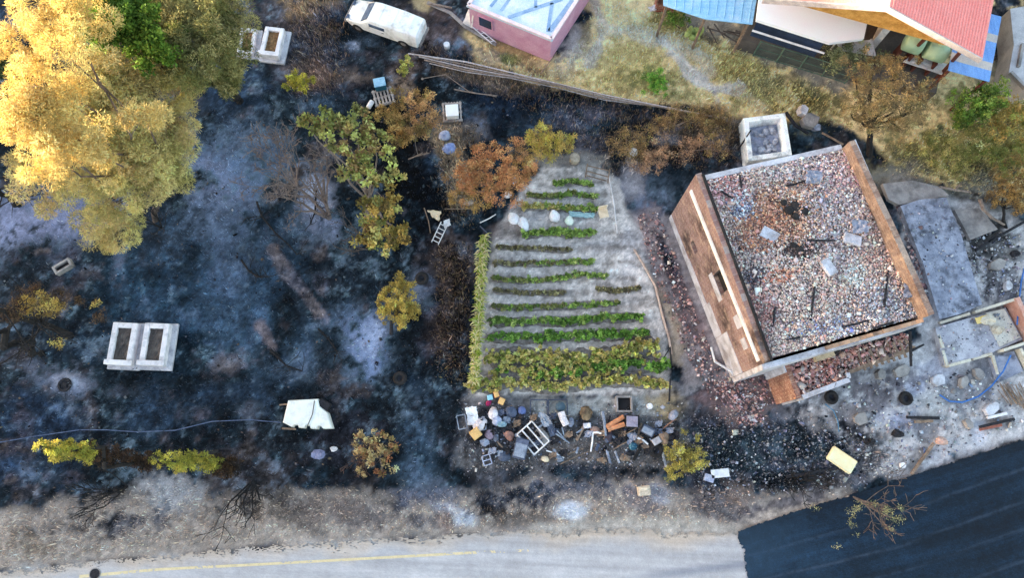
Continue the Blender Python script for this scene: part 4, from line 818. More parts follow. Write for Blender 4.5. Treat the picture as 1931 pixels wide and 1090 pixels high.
# ------------------------------------------------------------------ trees, bushes, crops
m_leaf = mat('leaves', vc=True, rough=.75, bump=0, grain=.12, transl=.22, spec=.15)
m_bark = mat('bark_grey', (112, 102, 98), (78, 70, 68), 8, dirt=(40, 38, 40), damt=.6)
m_barkb = mat('bark_burnt', (24, 23, 26), (44, 42, 44), 8, grain=.4)
m_barkp = mat('bark_pale', (150, 138, 130), (112, 102, 96), 8)
def dirs(n, r, up=-.35):
    z = r.uniform(up, 1, n); a = r.uniform(0, 6.283, n); s = np.sqrt(1 - z * z); return np.stack([s * np.cos(a), s * np.sin(a), z], -1)
def leafset(lobes, puffs, per, pr, leaf, pals, seed, asp=.45, shell=.55, zr=.75, jit=.22, upbias=.5, out=.6, lift=1.75, core=.3):
    """lobes: (centre, radius, palette index). Puffs of leaves through every lobe's volume, thicker towards its skin."""
    r = np.random.RandomState(seed); VV = []; CC = []
    A = [np.array([alb(c) for c in p]) for p in pals]
    A = [(a * .84 + a.mean(1, keepdims=True) * .16) * lift for a in A]; A = [a * np.minimum(1, .6 / a.max(1, keepdims=True)) for a in A]
    tot = sum(l[1] ** 2 for l in lobes)
    for c, R, k in lobes:
        n = max(2, int(puffs * R * R / tot)); d = dirs(n, r)
        rad = R * (r.rand(n) ** shell) * r.uniform(.8, 1.18, n)
        pc = np.array(c)[None] + d * rad[:, None] * np.array([1, 1, zr])
        pc[:, 2] = np.maximum(pc[:, 2], .04)
        pcol = A[k][r.randint(len(A[k]), size=n)] * np.exp(r.normal(0, jit, n))[:, None]
        m = per; o = r.normal(0, 1, (n, m, 3)); o /= np.linalg.norm(o, axis=-1, keepdims=True) + 1e-9
        pos = pc[:, None] + o * (pr * r.uniform(core, 1.0, (n, m, 1)) * r.uniform(.7, 1.3, (n, 1, 1)))
        pos[..., 2] = np.maximum(pos[..., 2], .02)
        t = o * out + r.normal(0, .6, (n, m, 3)); t /= np.linalg.norm(t, axis=-1, keepdims=True) + 1e-9
        q = r.normal(0, .7, (n, m, 3)) + np.array([0, 0, upbias]); b = np.cross(t, q); b /= np.linalg.norm(b, axis=-1, keepdims=True) + 1e-9
        L = leaf * r.uniform(.6, 1.3, (n, m, 1)); t = t * L; b = b * L * asp
        VV.append(np.stack([pos - t * .5, pos + b * .5, pos + t * .5, pos - b * .5], 2).reshape(-1, 4, 3))
        CC.append(np.clip(pcol[:, None] * np.exp(r.normal(0, .14, (n, m, 1))), .003, .7).reshape(-1, 3))
    return np.concatenate(VV), np.concatenate(CC)
def limb(mm, p, q, r0, r1, rr, seg=4, sag=.0, n=5):
    p, q = Vector(p), Vector(q); L = (q - p).length; pts = []
    for i in range(seg + 1):
        t = i / seg; x = p.lerp(q, t); k = math.sin(math.pi * t) * L * .07
        pts.append(x + Vector((rr.uniform(-k, k), rr.uniform(-k, k), rr.uniform(-k, k) * .6 + sag * math.sin(math.pi * t) * L)))
    mm.tube(pts, r0, r1, n); return pts
def grow(mm, p, d, L, r, depth, rr, spread=.6, up=.1, zmin=.05):    # bare branching wood
    d = Vector(d).normalized(); seg = 3; pts = [Vector(p)]; x = Vector(p)
    for i in range(seg):
        d = (d + Vector((rr.uniform(-1, 1), rr.uniform(-1, 1), rr.uniform(-.6, .8) + up)) * .22).normalized(); x = x + d * (L / seg); x.z = max(x.z, zmin); pts.append(x.copy())
    mm.tube(pts, max(r, .014), max(r * .6, .011), 5 if r > .03 else 3)
    if depth <= 0: return
    for i in range(rr.choice((2, 3, 3))):
        k = rr.choice((1, 2, 3, 3)); ax = Vector((rr.uniform(-1, 1), rr.uniform(-1, 1), rr.uniform(-.5, .8) + up)).normalized()
        grow(mm, pts[k], (d + ax * spread * rr.uniform(.7, 1.5)), L * rr.uniform(.55, .82), r * .55, depth - 1, rr, spread, up, zmin)
def tree(name, label, cat, base, lobes, pals, puffs=400, per=40, pr=.25, leaf=.12, seed=1, trunk=.14, bark=None, group=None, twigs=0, fork=.35, crown='crown', **kw):
    """base: photo point of the foot; lobes: (u, v, height, radius in photo px, palette)"""
    rr = random.Random(seed); B = G(*base); t = thing(name, label, cat, tuple(B), group)
    LB = [(tuple(G(l[0], l[1], l[2])), l[3] * S(l[1], l[2]), l[4] if len(l) > 4 else 0) for l in lobes]
    stray = []
    for c, R, k in LB:
        for i in range(5): d = Vector((rr.gauss(0, 1), rr.gauss(0, 1), rr.uniform(-.3, .8))).normalized() * R * rr.uniform(.8, 1.5); stray.append(((c[0] + d.x, c[1] + d.y, max(.1, c[2] + d.z * .7)), R * rr.uniform(.18, .42), k))
    cen = sum((Vector(c) for c, _, _ in LB), Vector()) / len(LB); top = max(c[2] for c, _, _ in LB)
    if trunk:
        w = M(); F = B.lerp(Vector((cen.x, cen.y, max(.15, cen.z * .55))), min(1, fork * 2)); F.z = max(F.z, .1)
        limb(w, B - Vector((0, 0, .1)), F, trunk, trunk * .7, rr, 4, n=8)
        for c, R, _ in LB:
            e = Vector(c); pts = limb(w, F, e, trunk * .5, trunk * .14, rr, 4, -.04)
            for k in range(twigs):
                a = pts[rr.choice((2, 3, 4))]; d = Vector((rr.uniform(-1, 1), rr.uniform(-1, 1), rr.uniform(-.2, .9))).normalized(); limb(w, a, a + d * R * rr.uniform(.6, 1.15), trunk * .13, trunk * .05, rr, 3, n=3)
        obj('trunk', w, bark or m_bark, t)
    V, C = leafset([(c, R * .88, k) for c, R, k in LB] + stray, puffs if name == 'pine_tree' else int(puffs * .6), per, pr, leaf, pals, seed, **kw)
    quads(crown, V, C, m_leaf, t); return t
PINE = [(168, 158, 94), (156, 150, 84), (182, 168, 106), (138, 136, 74), (194, 174, 112)]
PINE_LIT = [(212, 190, 104), (200, 178, 96), (208, 186, 112), (190, 166, 84)]  # sunlit copy of the pine palette, sunshine painted into its yellow
OLV = [(108, 108, 60), (92, 96, 46), (126, 122, 72), (80, 84, 40), (138, 130, 80)]
GRN = [(96, 132, 26), (78, 116, 20), (116, 146, 34), (66, 98, 22)]
pz = 1.6
tree('pine_tree', 'largest pine with scorched yellow crown lit by evening sun', 'tree', (292, 415),
     [(95, 30, 10.0 + pz, 52, 1), (60, 95, 10.0 + pz, 44, 1), (115, 95, 10.6 + pz, 52, 1), (62, 165, 9.6 + pz, 46, 1), (150, 50, 10.4 + pz, 44, 1), (38, 232, 9.0 + pz, 36, 1), (80, 215, 9.2 + pz, 46, 1), (118, 175, 9.0 + pz, 42, 1), (145, 262, 8.6 + pz, 42, 1), (75, 270, 8.6 + pz, 46, 1), (112, 300, 8.0 + pz, 40, 1), (176, 285, 7.4 + pz, 36, 1),
      (50, 325, 5.8, 44), (110, 350, 5.0, 34), (165, 335, 5.8, 42), (222, 330, 5.8, 42), (212, 385, 4.8, 38), (186, 408, 4.2, 34), (232, 430, 3.4, 22), (214, 455, 2.8, 16),
      (185, 130, 7.2, 52), (215, 250, 6.4, 46), (205, 290, 6.2, 40), (130, 230, 7.6, 50), (245, 140, 6.8, 44), (200, 165, 7.2, 46), (240, 310, 6.4, 40), (275, 300, 6.2, 38), (262, 348, 5.6, 34), (296, 340, 5.4, 26), (225, 225, 6.8, 44), (258, 235, 6.6, 40), (232, 190, 6.4, 46), (180, 210, 6.8, 44), (288, 160, 6.4, 40), (332, 175, 5.8, 30), (306, 225, 5.8, 42), (272, 214, 8.4 + pz, 26, 1), (250, 265, 5.4, 40), (340, 205, 5.0, 20), (326, 262, 5.2, 34), (322, 310, 4.8, 38), (326, 342, 4.2, 24), (318, 285, 5.8, 26), (150, 160, 7.8, 40)],
     [PINE, PINE_LIT], puffs=640, per=230, pr=.36, leaf=.15, core=.6, seed=11, lift=1.7, trunk=.15, bark=m_bark, asp=.16, shell=.34, zr=.7, twigs=3, out=1.1, jit=.16)
tree('broadleaf_tree', 'bright green leafy tree squeezed between two scorched pines', 'tree', (330, 150),
     [(186, 15, 9, 36), (232, 40, 9, 42), (206, 72, 8.8, 32), (262, 66, 8.6, 34), (296, 100, 8, 32), (250, 12, 8.6, 40), (312, 80, 7.6, 24), (176, 50, 9.4, 22)], [GRN], puffs=420, per=60, pr=.28, leaf=.15, lift=1.0, seed=12, trunk=.2, twigs=1, asp=.55)
tree('pine_tree', 'dull olive pine beside the two white graves at the top', 'tree', (452, 190),
     [(326, 24, 7.4, 54), (390, 30, 7.4, 54), (432, 44, 6.8, 36), (300, 60, 7, 36), (356, 82, 7.2, 46), (404, 90, 7, 44), (428, 112, 6.2, 30), (420, 145, 6, 20), (372, 125, 7.2, 32), (436, 82, 7, 26), (276, 12, 7.2, 40), (340, 128, 6.2, 26), (432, 160, 5.4, 12), (350, -20, 7, 50)],
     [OLV], puffs=400, per=200, pr=.34, leaf=.15, core=.6, lift=1.7, seed=13, trunk=.22, bark=m_barkb, asp=.18, shell=.34, zr=.7, twigs=2, out=1.1, jit=.16)
tree('shrub', 'dark green shrub at the foot of the sunlit pine by the picture edge', 'shrub', (30, 150), [(8, 110, 2.2, 30), (14, 140, 2, 26), (40, 130, 1.6, 18), (-20, 130, 2, 30)], [[(62, 72, 34), (84, 88, 44), (46, 56, 30)]], puffs=120, per=40, pr=.22, leaf=.12, seed=14, trunk=.08)
SCY = [(150, 128, 48), (120, 100, 44), (170, 148, 60), (92, 76, 40)]
BRN = [(66, 52, 40), (48, 40, 36), (84, 66, 46)]
def burnt_pine(label, foot, tip, hz_, r0, seed, grp='burnt trunks at the left edge'):
    rr = random.Random(seed); B = G(*foot); T = G(tip[0], tip[1], hz_); t = thing('burnt_tree', label, 'tree', tuple(B), grp); w = M()
    pts = limb(w, B - Vector((0, 0, .1)), T, r0, r0 * .45, rr, 7, n=8)
    for k in range(16):
        a = pts[rr.randint(2, 7)]; d = Vector((rr.uniform(-1, 1), rr.uniform(-1, 1), rr.uniform(-.2, .4))); grow(w, a, d, rr.uniform(.7, 1.6), r0 * .2, 1, rr)
    obj('trunk', w, m_barkb, t); return t
tb = burnt_pine('burnt leaning trunk with a few scorched yellow needles, above the other fallen-looking trunk', (132, 634), (-20, 582), 6.2, .17, 3); tb['label'] = 'burnt black tree holding scattered scorched yellow needles left of the paired graves'
V, C = leafset([(tuple(G(u, v, z)), rp * S(v, z), k) for u, v, z, rp, k in ((60, 572, 4.5, 26, 0), (90, 580, 4.4, 20, 0), (40, 560, 4.6, 18, 1), (70, 545, 4, 16, 1), (115, 555, 3.6, 18, 1), (112, 580, 3.4, 14, 0), (150, 565, 2.8, 12, 1), (185, 600, 2, 14, 1), (20, 590, 5, 24, 1), (108, 645, 2, 10, 0), (180, 570, 2, 8, 0))], 170, 36, .2, .12, [SCY, BRN], 15, asp=.2)
quads('crown', V, C, m_leaf, tb)
burnt_pine('burnt black trunk without leaves, lower of the two at the left edge', (78, 666), (-40, 618), 5.4, .2, 4)
burnt_pine('short burnt black stump trunk under the sunlit pine', (36, 386), (-14, 352), 3.0, .16, 6)
# charred branches lying and standing at the pine's foot
def dead(name, label, foot, L, r0, depth, seed, tilt=(0, 0, 1), spread=.7, up=.1, mt=None, n=1, cat='tree', grp=None):
    rr = random.Random(seed); B = G(*foot); t = thing(name, label, cat, tuple(B), grp); w = M()
    for k in range(n):
        d = Vector(tilt) + Vector((rr.uniform(-.5, .5), rr.uniform(-.5, .5), 0)) * (1 if n > 1 else .3)
        grow(w, B + Vector((0, 0, -.03)), d, L * rr.uniform(.8, 1.15), r0, depth, rr, spread, up)
    obj('branches', w, mt or m_barkb, t); return t
dead('dead_bush', 'black charred brushwood at the foot of the big pine', (305, 430), .9, .035, 3, 21, (-.4, .3, .6), n=5, cat='bush')
dead('dead_bush', 'black charred brushwood below the dry cypress tips', (478, 905), 1.3, .05, 3, 22, (-.1, -.6, .5), n=5, cat='bush')
dead('dead_tree', 'bare grey tree with spreading branches beside leafy tree', (622, 412), 1.9, .09, 5, 23, (-.5, .5, .45), n=4, mt=mat('twig_grey', (134, 122, 118), (98, 90, 90), 8), spread=.85)
dead('dead_bush', 'thin grey leafless brush left of the bare grey tree', (556, 350), 1.2, .04, 4, 28, (-.2, .4, .5), n=4, mt=mat('twig_grey'), cat='bush', spread=.8)
dead('dead_bush', 'grey leafless brush under the bare grey tree', (700, 470), 1.1, .035, 3, 24, (-.3, .1, .4), n=4, mt=m_bark, cat='bush')
FIG = [(138, 146, 66), (116, 124, 56), (156, 156, 82), (98, 100, 50), (140, 128, 64), (112, 92, 52)]
FIGB = [(130, 112, 44), (104, 96, 38), (150, 124, 48), (84, 70, 34)]
tree('leafy_tree', 'yellow green broad leafed tree, half scorched, beside the bare grey tree', 'tree', (690, 420),
     [(632, 240, 4.2, 36), (600, 238, 4, 14), (574, 226, 3.6, 8), (664, 232, 4.2, 26), (690, 250, 4, 18), (706, 268, 3.8, 20), (650, 278, 4.2, 34), (690, 300, 4.2, 40), (705, 335, 4, 36), (668, 318, 3.8, 26), (735, 372, 3.4, 28, 1), (700, 385, 3.6, 30, 1), (708, 425, 3, 34), (738, 440, 2.8, 26, 1), (716, 462, 2.2, 18), (760, 446, 2.2, 14, 1), (690, 440, 2.6, 16, 1)],
     [FIG, FIGB], puffs=330, per=26, pr=.22, leaf=.17, seed=16, trunk=.13, bark=m_barkp, asp=.6, shell=.7, twigs=2)
tree('shrub', 'small yellow green shrub right of the single white grave', 'shrub', (566, 178), [(560, 146, .9, 18), (572, 158, .8, 14), (552, 160, .8, 12)], [[(136, 132, 20), (160, 150, 30), (104, 108, 22)]], puffs=70, per=50, pr=.16, leaf=.09, seed=17, trunk=.04)
tree('shrub', 'narrow yellow green shrub by the grey fence post', 'shrub', (766, 150), [(765, 118, 1.4, 9), (766, 134, .9, 10)], [[(146, 150, 64), (120, 126, 50), (170, 166, 80)]], puffs=36, per=40, pr=.12, leaf=.09, seed=18, trunk=.03)
BO = [(140, 112, 56), (118, 96, 48), (156, 128, 66), (110, 100, 46), (96, 78, 42)]
BOR = [(150, 114, 66), (134, 100, 60), (162, 126, 76)]
tree('scorched_tree', 'brown olive scorched tree between the pallet and the bee hive', 'tree', (780, 262), [(762, 190, 2.2, 26), (748, 222, 2.2, 34), (786, 210, 2.4, 34, 1), (776, 244, 2, 36), (808, 232, 2, 24, 1), (756, 256, 1.6, 22), (730, 210, 1.8, 14), (796, 180, 1.8, 14)], [BO, BOR], puffs=330, per=44, pr=.2, leaf=.10, seed=19, trunk=.08, asp=.35, twigs=2)
RST = [(176, 120, 68), (162, 106, 60), (188, 132, 78), (148, 110, 62), (132, 96, 54)]
RSY = [(150, 120, 56), (166, 134, 70), (128, 104, 48)]
tree('scorched_tree', 'rust orange scorched tree at the top corner of the vegetable garden', 'tree', (930, 372), [(930, 288, 2.6, 26), (900, 310, 2.8, 38), (946, 318, 3, 42), (890, 346, 2.6, 40), (936, 356, 2.8, 44), (980, 336, 2.4, 32), (868, 330, 2.2, 22), (905, 378, 2, 28, 1), (992, 318, 2, 22, 1), (866, 368, 1.6, 22, 1)], [RST, RSY], puffs=520, per=48, pr=.2, leaf=.10, seed=20, trunk=.1, asp=.35, twigs=2)
YOC = [(176, 150, 58), (196, 168, 76), (150, 124, 50), (168, 160, 40)]
tree('shrub', 'straw yellow dry shrub above the vegetable garden', 'shrub', (1034, 300), [(1040, 256, 1.4, 24), (1018, 276, 1.3, 24), (1056, 276, 1.2, 24), (1036, 286, 1, 22), (1072, 270, .9, 12), (1004, 262, 1, 12)], [YOC], puffs=200, per=36, pr=.2, leaf=.15, seed=25, trunk=.05, asp=.14, twigs=2, out=1.2)
tree('shrub', 'thin brown dry shrub left of the straw yellow shrub', 'shrub', (984, 300), [(978, 282, .9, 16), (994, 298, .7, 14)], [[(120, 92, 48), (146, 112, 60), (96, 76, 42)]], puffs=60, per=30, pr=.16, leaf=.12, seed=26, trunk=.04, asp=.15)
DRY = [(128, 102, 58), (106, 84, 50), (146, 120, 72), (90, 72, 46), (120, 108, 56)]
DRR = [(140, 108, 80), (120, 92, 68), (154, 122, 90)]
for i, (lab, foot, lb) in enumerate((
    ('brown scorched scrub right of the straw yellow shrub', (1190, 300), [(1180, 256, 1, 24), (1204, 262, 1, 22), (1192, 284, .8, 22), (1166, 276, .8, 14)]),
    ('reddish brown scorched scrub near the white bowl', (1230, 320), [(1222, 300, .9, 26, 1), (1248, 292, .9, 24, 1), (1214, 322, .7, 18, 1), (1206, 302, .6, 16)]),
    ('brown scorched scrub just under the pipe fence end', (1270, 250), [(1252, 224, 1.1, 22), (1276, 216, 1.1, 24), (1300, 226, 1, 20), (1240, 240, .8, 16), (1320, 214, .9, 14)]),
    ('dark brown scorched scrub left of the white trough', (1340, 290), [(1318, 270, 1, 24, 1), (1340, 258, 1, 22), (1362, 252, .8, 18), (1296, 284, .8, 20, 1), (1346, 282, .8, 18)]),
    ('brown scorched scrub along the pipe fence, nearest the trough', (1350, 226), [(1345, 214, .8, 18), (1366, 226, .7, 16), (1330, 232, .6, 14)]))):
    tree('scrub', lab, 'scrub', foot, lb, [DRY, DRR], puffs=150, per=30, pr=.2, leaf=.13, seed=30 + i, trunk=.05, asp=.14, twigs=4, out=1.1, bark=m_barkp, group='scorched scrub behind the garden')
BIG = [(118, 102, 66), (104, 90, 58), (136, 114, 66), (90, 80, 56), (112, 104, 60)]
tree('scorched_tree', 'large round brown scorched tree between red roof and burnt house', 'tree', (1640, 292), [(1640, 150, 3.6, 40), (1690, 150, 3.8, 40), (1730, 170, 3.6, 36), (1620, 190, 3.4, 36), (1668, 196, 4, 46), (1716, 210, 3.6, 42), (1640, 226, 3, 36), (1690, 236, 3.2, 36), (1604, 216, 2.4, 20), (1745, 205, 2.6, 22), (1650, 116, 3, 22), (1614, 150, 2.8, 20)], [BIG], puffs=720, per=46, pr=.2, leaf=.10, seed=41, trunk=.16, bark=m_barkb, asp=.3, twigs=3, shell=.6)
GRB = [(110, 118, 84), (90, 102, 70), (130, 136, 98)]
tree('shrub', 'grey green shrub in front of the white terrace roof', 'shrub', (1600, 140), [(1596, 92, 1.8, 20), (1622, 100, 1.8, 22), (1580, 106, 1.4, 18), (1606, 116, 1.4, 22), (1652, 106, 1.4, 18), (1578, 126, 1, 16), (1560, 112, 1, 14)], [GRB], puffs=130, per=40, pr=.2, leaf=.10, seed=42, trunk=.05, asp=.4, twigs=2)
GR2 = [(98, 124, 34), (80, 108, 30), (118, 136, 44), (68, 86, 30)]
tree('bush', 'fresh green bush below the striped awning', 'bush', (1850, 230), [(1826, 196, 1.8, 28), (1860, 180, 2, 28), (1846, 214, 1.7, 28), (1810, 214, 1.2, 18), (1884, 178, 1.6, 18)], [GR2], puffs=220, per=44, pr=.22, leaf=.12, seed=43, trunk=.05, asp=.5)
tree('bush', 'orange brown scorched bush at the right edge under the awning', 'bush', (1900, 262), [(1890, 210, 1.6, 26), (1916, 206, 1.8, 28), (1912, 236, 1.6, 28), (1880, 240, 1.4, 24), (1944, 220, 1.6, 30)], [[(146, 122, 50), (160, 128, 54), (120, 106, 44), (110, 116, 44)]], puffs=240, per=40, pr=.2, leaf=.11, seed=44, trunk=.06, asp=.4, twigs=1)
tree('bush', 'low olive green bush between awning bush and concrete slab', 'bush', (1790, 320), [(1780, 290, .9, 26), (1810, 284, 1, 28), (1840, 280, 1, 28), (1770, 268, .9, 22), (1826, 256, 1, 24), (1800, 314, .7, 20), (1750, 286, .8, 18)], [[(116, 118, 52), (134, 128, 66), (96, 104, 44), (150, 136, 78)]], puffs=280, per=36, pr=.2, leaf=.13, seed=45, trunk=.04, asp=.22, out=1.1)
tree('bush', 'low weedy bush along the red house side, darkest green at its middle', 'bush', (1880, 300), [(1874, 286, 1, 26), (1904, 290, 1, 30), (1930, 300, 1, 30), (1888, 314, .9, 24), (1920, 270, 1, 24)], [[(108, 114, 48), (92, 104, 40), (128, 118, 56)]], puffs=240, per=36, pr=.2, leaf=.12, seed=46, trunk=.04, asp=.25, out=1.1); CO.objects[-1]
tree('scorched_tree', 'dark brown scorched bush tree at the right edge above the yard', 'tree', (1900, 430), [(1890, 350, 1.8, 26), (1916, 340, 2, 30), (1908, 372, 1.9, 28), (1880, 376, 1.4, 20), (1926, 390, 1.6, 26), (1940, 352, 1.8, 30)], [[(120, 92, 40), (96, 74, 38), (136, 108, 48), (76, 60, 36)]], puffs=240, per=38, pr=.2, leaf=.10, seed=47, trunk=.08, bark=m_barkb, asp=.3, twigs=3)
tree('round_shrub', 'round mustard yellow shrub standing alone on burnt ground', 'shrub', (738, 614), [(738, 552, 1.9, 22), (768, 552, 1.9, 22), (752, 576, 2, 30), (740, 582, 1.7, 20), (774, 576, 1.7, 18), (758, 594, 1.4, 16)], [[(156, 136, 46), (138, 122, 40), (174, 152, 58), (120, 106, 38)]], puffs=280, per=56, pr=.15, leaf=.085, seed=48, trunk=.06, bark=m_barkb, asp=.4, shell=.4)
tree('dry_bush', 'pale dry bush with brown twigs below the white machine hood', 'bush', (722, 890), [(700, 832, 1.3, 22), (716, 850, 1.3, 26), (694, 866, 1.1, 20), (722, 874, 1, 18), (735, 846, 1, 14), (685, 836, .9, 12)], [[(170, 150, 98), (146, 124, 78), (186, 172, 116), (110, 96, 50), (120, 78, 46)]], puffs=90, per=26, pr=.16, leaf=.13, seed=49, trunk=.06, asp=.35, twigs=6)
dead('dead_bush', 'fine brown leafless twigs around the pale dry bush', (690, 850), .8, .02, 3, 50, (0, 0, .7), n=7, mt=mat('twig_brown', (92, 74, 70), (66, 54, 52), 8), cat='bush', spread=.9)
tree('shrub', 'olive yellow shrub at the right end of the junk heap', 'shrub', (1296, 898), [(1290, 850, 1, 24), (1308, 856, 1, 20), (1282, 874, .8, 22), (1308, 876, .8, 18), (1270, 880, .5, 14)], [[(140, 134, 50), (120, 116, 46), (160, 150, 66), (100, 94, 40)]], puffs=190, per=44, pr=.16, leaf=.10, seed=51, trunk=.04, asp=.3)
# two burnt cypresses leaning out over the lower left
CY = [(150, 150, 34), (128, 134, 36), (170, 160, 44), (104, 108, 34)]
CYB = [(56, 42, 34), (40, 34, 30), (74, 56, 36)]
def cypress(label, foot, tip, h, green, burnt, seed):
    rr = random.Random(seed); B, T = G(*foot), G(tip[0], tip[1], h); t = thing('cypress_tree', label, 'tree', tuple(B), 'slender burnt cypresses by the road'); w = M()
    limb(w, B - Vector((0, 0, .1)), T, .12, .03, rr, 6, n=7); obj('trunk', w, m_barkb, t); L = []
    for (a, b), k in [(x, 0) for x in green] + [(x, 1) for x in burnt]:
        for i in range(10):
            s = a + (b - a) * (i + .5) / 10; p = B.lerp(T, s); q = .42 * (1 - s) ** .5 + .16; L.append((tuple(p + Vector((rr.uniform(-.12, .12), rr.uniform(-.12, .12), 0))), q * (.8 if k else 1), k))
    V, C = leafset(L, 260, 44, .14, .11, [CY, CYB], seed, asp=.25, zr=1.2, lift=1.15); quads('crown', V, C, m_leaf, t)
cypress('burnt slender cypress with yellow green tip, left one', (312, 874), (76, 842), 9.0, [(.68, 1.0)], [(.12, .68)], 61)
cypress('burnt slender cypress with green lower crown, right one', (452, 884), (292, 862), 6.6, [(.36, .98)], [(.1, .36)], 62)
cy = dead('dead_bush', 'black burnt brush hollow below the left cypress', (240, 918), .9, .03, 3, 63, (-.5, 0, .35), n=6, cat='bush')
dead('roadside_tree', 'thin half bare tree reaching over the new asphalt', (1606, 936), 1.5, .05, 4, 64, (.5, -.35, .5), n=2, mt=m_bark, spread=.8)
V, C = leafset([(tuple(G(u, v, 2)), q * S(v, 2), 0) for u, v, q in ((1610, 965, 14), (1605, 985, 10), (1672, 962, 16), (1690, 980, 14), (1700, 960, 10), (1680, 998, 8), (1622, 955, 9), (1618, 1008, 4), (1578, 1030, 8), (1650, 950, 10), (1540, 960, 8))], 90, 10, .16, .07, [[(120, 122, 80), (104, 110, 76), (136, 134, 92)]], 65, asp=.4, shell=.9)
quads('crown', V, C, m_leaf, CO.objects['roadside_tree'])
dead('dead_bush', 'charred black roadside brush beside the pale road verge', (1500, 905), .8, .03, 3, 66, (0, 0, .5), n=6, cat='bush')
# prickly pear
pp_ = thing('prickly_pear', 'pale green prickly pear pads beside the footpath', 'cactus', tuple(G(1312, 70))); w = M(); rr = random.Random(9)
for k in range(13): w.lump(G(1312 + rr.uniform(-16, 16), 64 + rr.uniform(-9, 9), rr.uniform(.15, .5)), (.34, .22, .4), k, 8, 6, .12, rz=rr.uniform(0, 3))
obj('pads', w, mat('cactus_green', (176, 190, 120), (146, 164, 96), 4), pp_, True)
tree('weed_clump', 'bright fresh green weed clump in the dry grass', 'plant', (1236, 166), [(1228, 152, .4, 18), (1248, 154, .4, 18), (1236, 162, .3, 16)], [[(84, 130, 34), (70, 112, 30), (104, 146, 44)]], puffs=90, per=34, pr=.16, leaf=.14, seed=70, trunk=0, asp=.2, crown='leaves')
tree('bush', 'small dark green bush at the edge of the lean-to roof', 'bush', (1284, 52), [(1270, 36, .9, 12), (1288, 36, .9, 14), (1262, 42, .6, 10)], [[(70, 100, 30), (90, 116, 40), (120, 120, 60)]], puffs=60, per=34, pr=.16, leaf=.11, seed=71, trunk=.03)

# --- the vegetable garden: every bed a row
CROP = {'g': [(118, 144, 60), (100, 130, 48), (134, 158, 72), (80, 106, 44)], 'b': [(96, 136, 44), (78, 118, 34), (114, 148, 56), (64, 96, 32)], 'd': [(112, 108, 74), (96, 92, 66), (130, 126, 82), (84, 78, 62)],
        'y': [(176, 164, 84), (156, 150, 70), (194, 182, 108), (122, 132, 50)], 'o': [(104, 112, 56), (90, 96, 52), (120, 124, 66)]}
m_bed = mat('bed_soil', (140, 136, 132), (104, 100, 98), 6, dirt=(60, 58, 58), dsc=3)
def crop_row(label, pts, wpx, h, pal, puffs, seed, leaf=.10, per=30):
    """pts: photo points along the bed with a palette letter for the stretch that follows"""
    r = np.random.RandomState(seed); t = thing('crop_row', label, 'crop row', tuple(G(pts[0][0], pts[0][1])), 'rows of the vegetable garden')
    w = M(); rr = random.Random(seed); left = []; right = []; P = [G(u, v) for u, v in pts]; fine = []
    for a, b in zip(P, P[1:]):
        for i in range(6): fine.append(a.lerp(b, i / 6))
    fine.append(P[-1]); sc = S(pts[0][1]); rings = []
    for i, p in enumerate(fine):
        k = (wpx * sc * .62) * rr.uniform(.75, 1.2) * (.4 if i in (0, len(fine) - 1) else 1); hh = .1 * rr.uniform(.7, 1.2)
        rings.append([p + Vector((0, k, -.04)), p + Vector((0, k * .5, hh)), p + Vector((0, -k * .5, hh)), p + Vector((0, -k, -.04))])
    w.loft(rings, False, None, close=False); w.f = [f[::-1] for f in w.f]; obj('soil_ridge', w, m_bed, t, True)
    LB = []
    for i in range(len(fine) - 1):
        for j in range(3):
            p = fine[i].lerp(fine[i + 1], (j + rr.random()) / 3); f = i / (len(fine) - 1); LB.append((tuple(p + Vector((0, rr.uniform(-.4, .4) * wpx * sc * .6, h * rr.uniform(.2, .6) + .05))), wpx * sc * .5 * rr.uniform(.2, 1.2), 0 if len(pal) == 1 or rr.random() > np.interp(f, [0, 1], [.05, 1.0]) else 1))
    V, C = leafset(LB, puffs, per, .10, leaf, [CROP[c] for c in pal], seed, asp=.5, zr=.6, jit=.26); quads('foliage', V, C, m_leaf, t); return t
crop_row('shortest green crop row, topmost in the garden', [(1042, 348), (1080, 342), (1118, 350)], 9, .2, 'g', 44, 101)
crop_row('green crop row second from the top of the garden', [(995, 369), (1040, 371), (1080, 366), (1126, 372)], 9, .2, 'og', 64, 102)
crop_row('yellow green crop row just above the white bags', [(982, 392), (1030, 390), (1080, 395), (1130, 396)], 13, .26, 'yg', 100, 103)
crop_row('sparse row of big green leaves just below the white bags', [(985, 445), (1040, 437), (1080, 441), (1118, 440)], 14, .3, 'g', 32, 104, .2, 14)
crop_row('withered short brown crop row, upper of the two brown ones', [(934, 466), (1000, 469), (1078, 472)], 9, .12, 'd', 36, 105)
crop_row('withered brown crop row with a green right end', [(932, 496), (1000, 498), (1070, 495), (1118, 493)], 10, .14, 'dg', 56, 106)
crop_row('wavy dark green crop row in the middle of the garden', [(930, 525), (985, 530), (1040, 528), (1090, 519), (1145, 521)], 10, .2, 'og', 84, 107)
crop_row('withered faint crop row below the wavy green row', [(930, 549), (1000, 553), (1064, 553)], 9, .12, 'd', 36, 108)
crop_row('short withered crop stub at the right garden edge', [(1124, 546), (1165, 549), (1208, 544)], 6, .12, 'd', 16, 109)
crop_row('dull olive crop row with a green right half', [(928, 579), (1000, 580), (1090, 576), (1168, 571)], 11, .2, 'og', 90, 110)
crop_row('bright green full crop row, upper of the two brightest', [(926, 609), (1000, 606), (1080, 607), (1150, 600), (1212, 598)], 16, .34, 'gb', 230, 111)
crop_row('bright green full crop row, lower of the two brightest', [(918, 636), (1000, 639), (1080, 634), (1150, 633), (1226, 629)], 19, .42, 'bb', 300, 112)
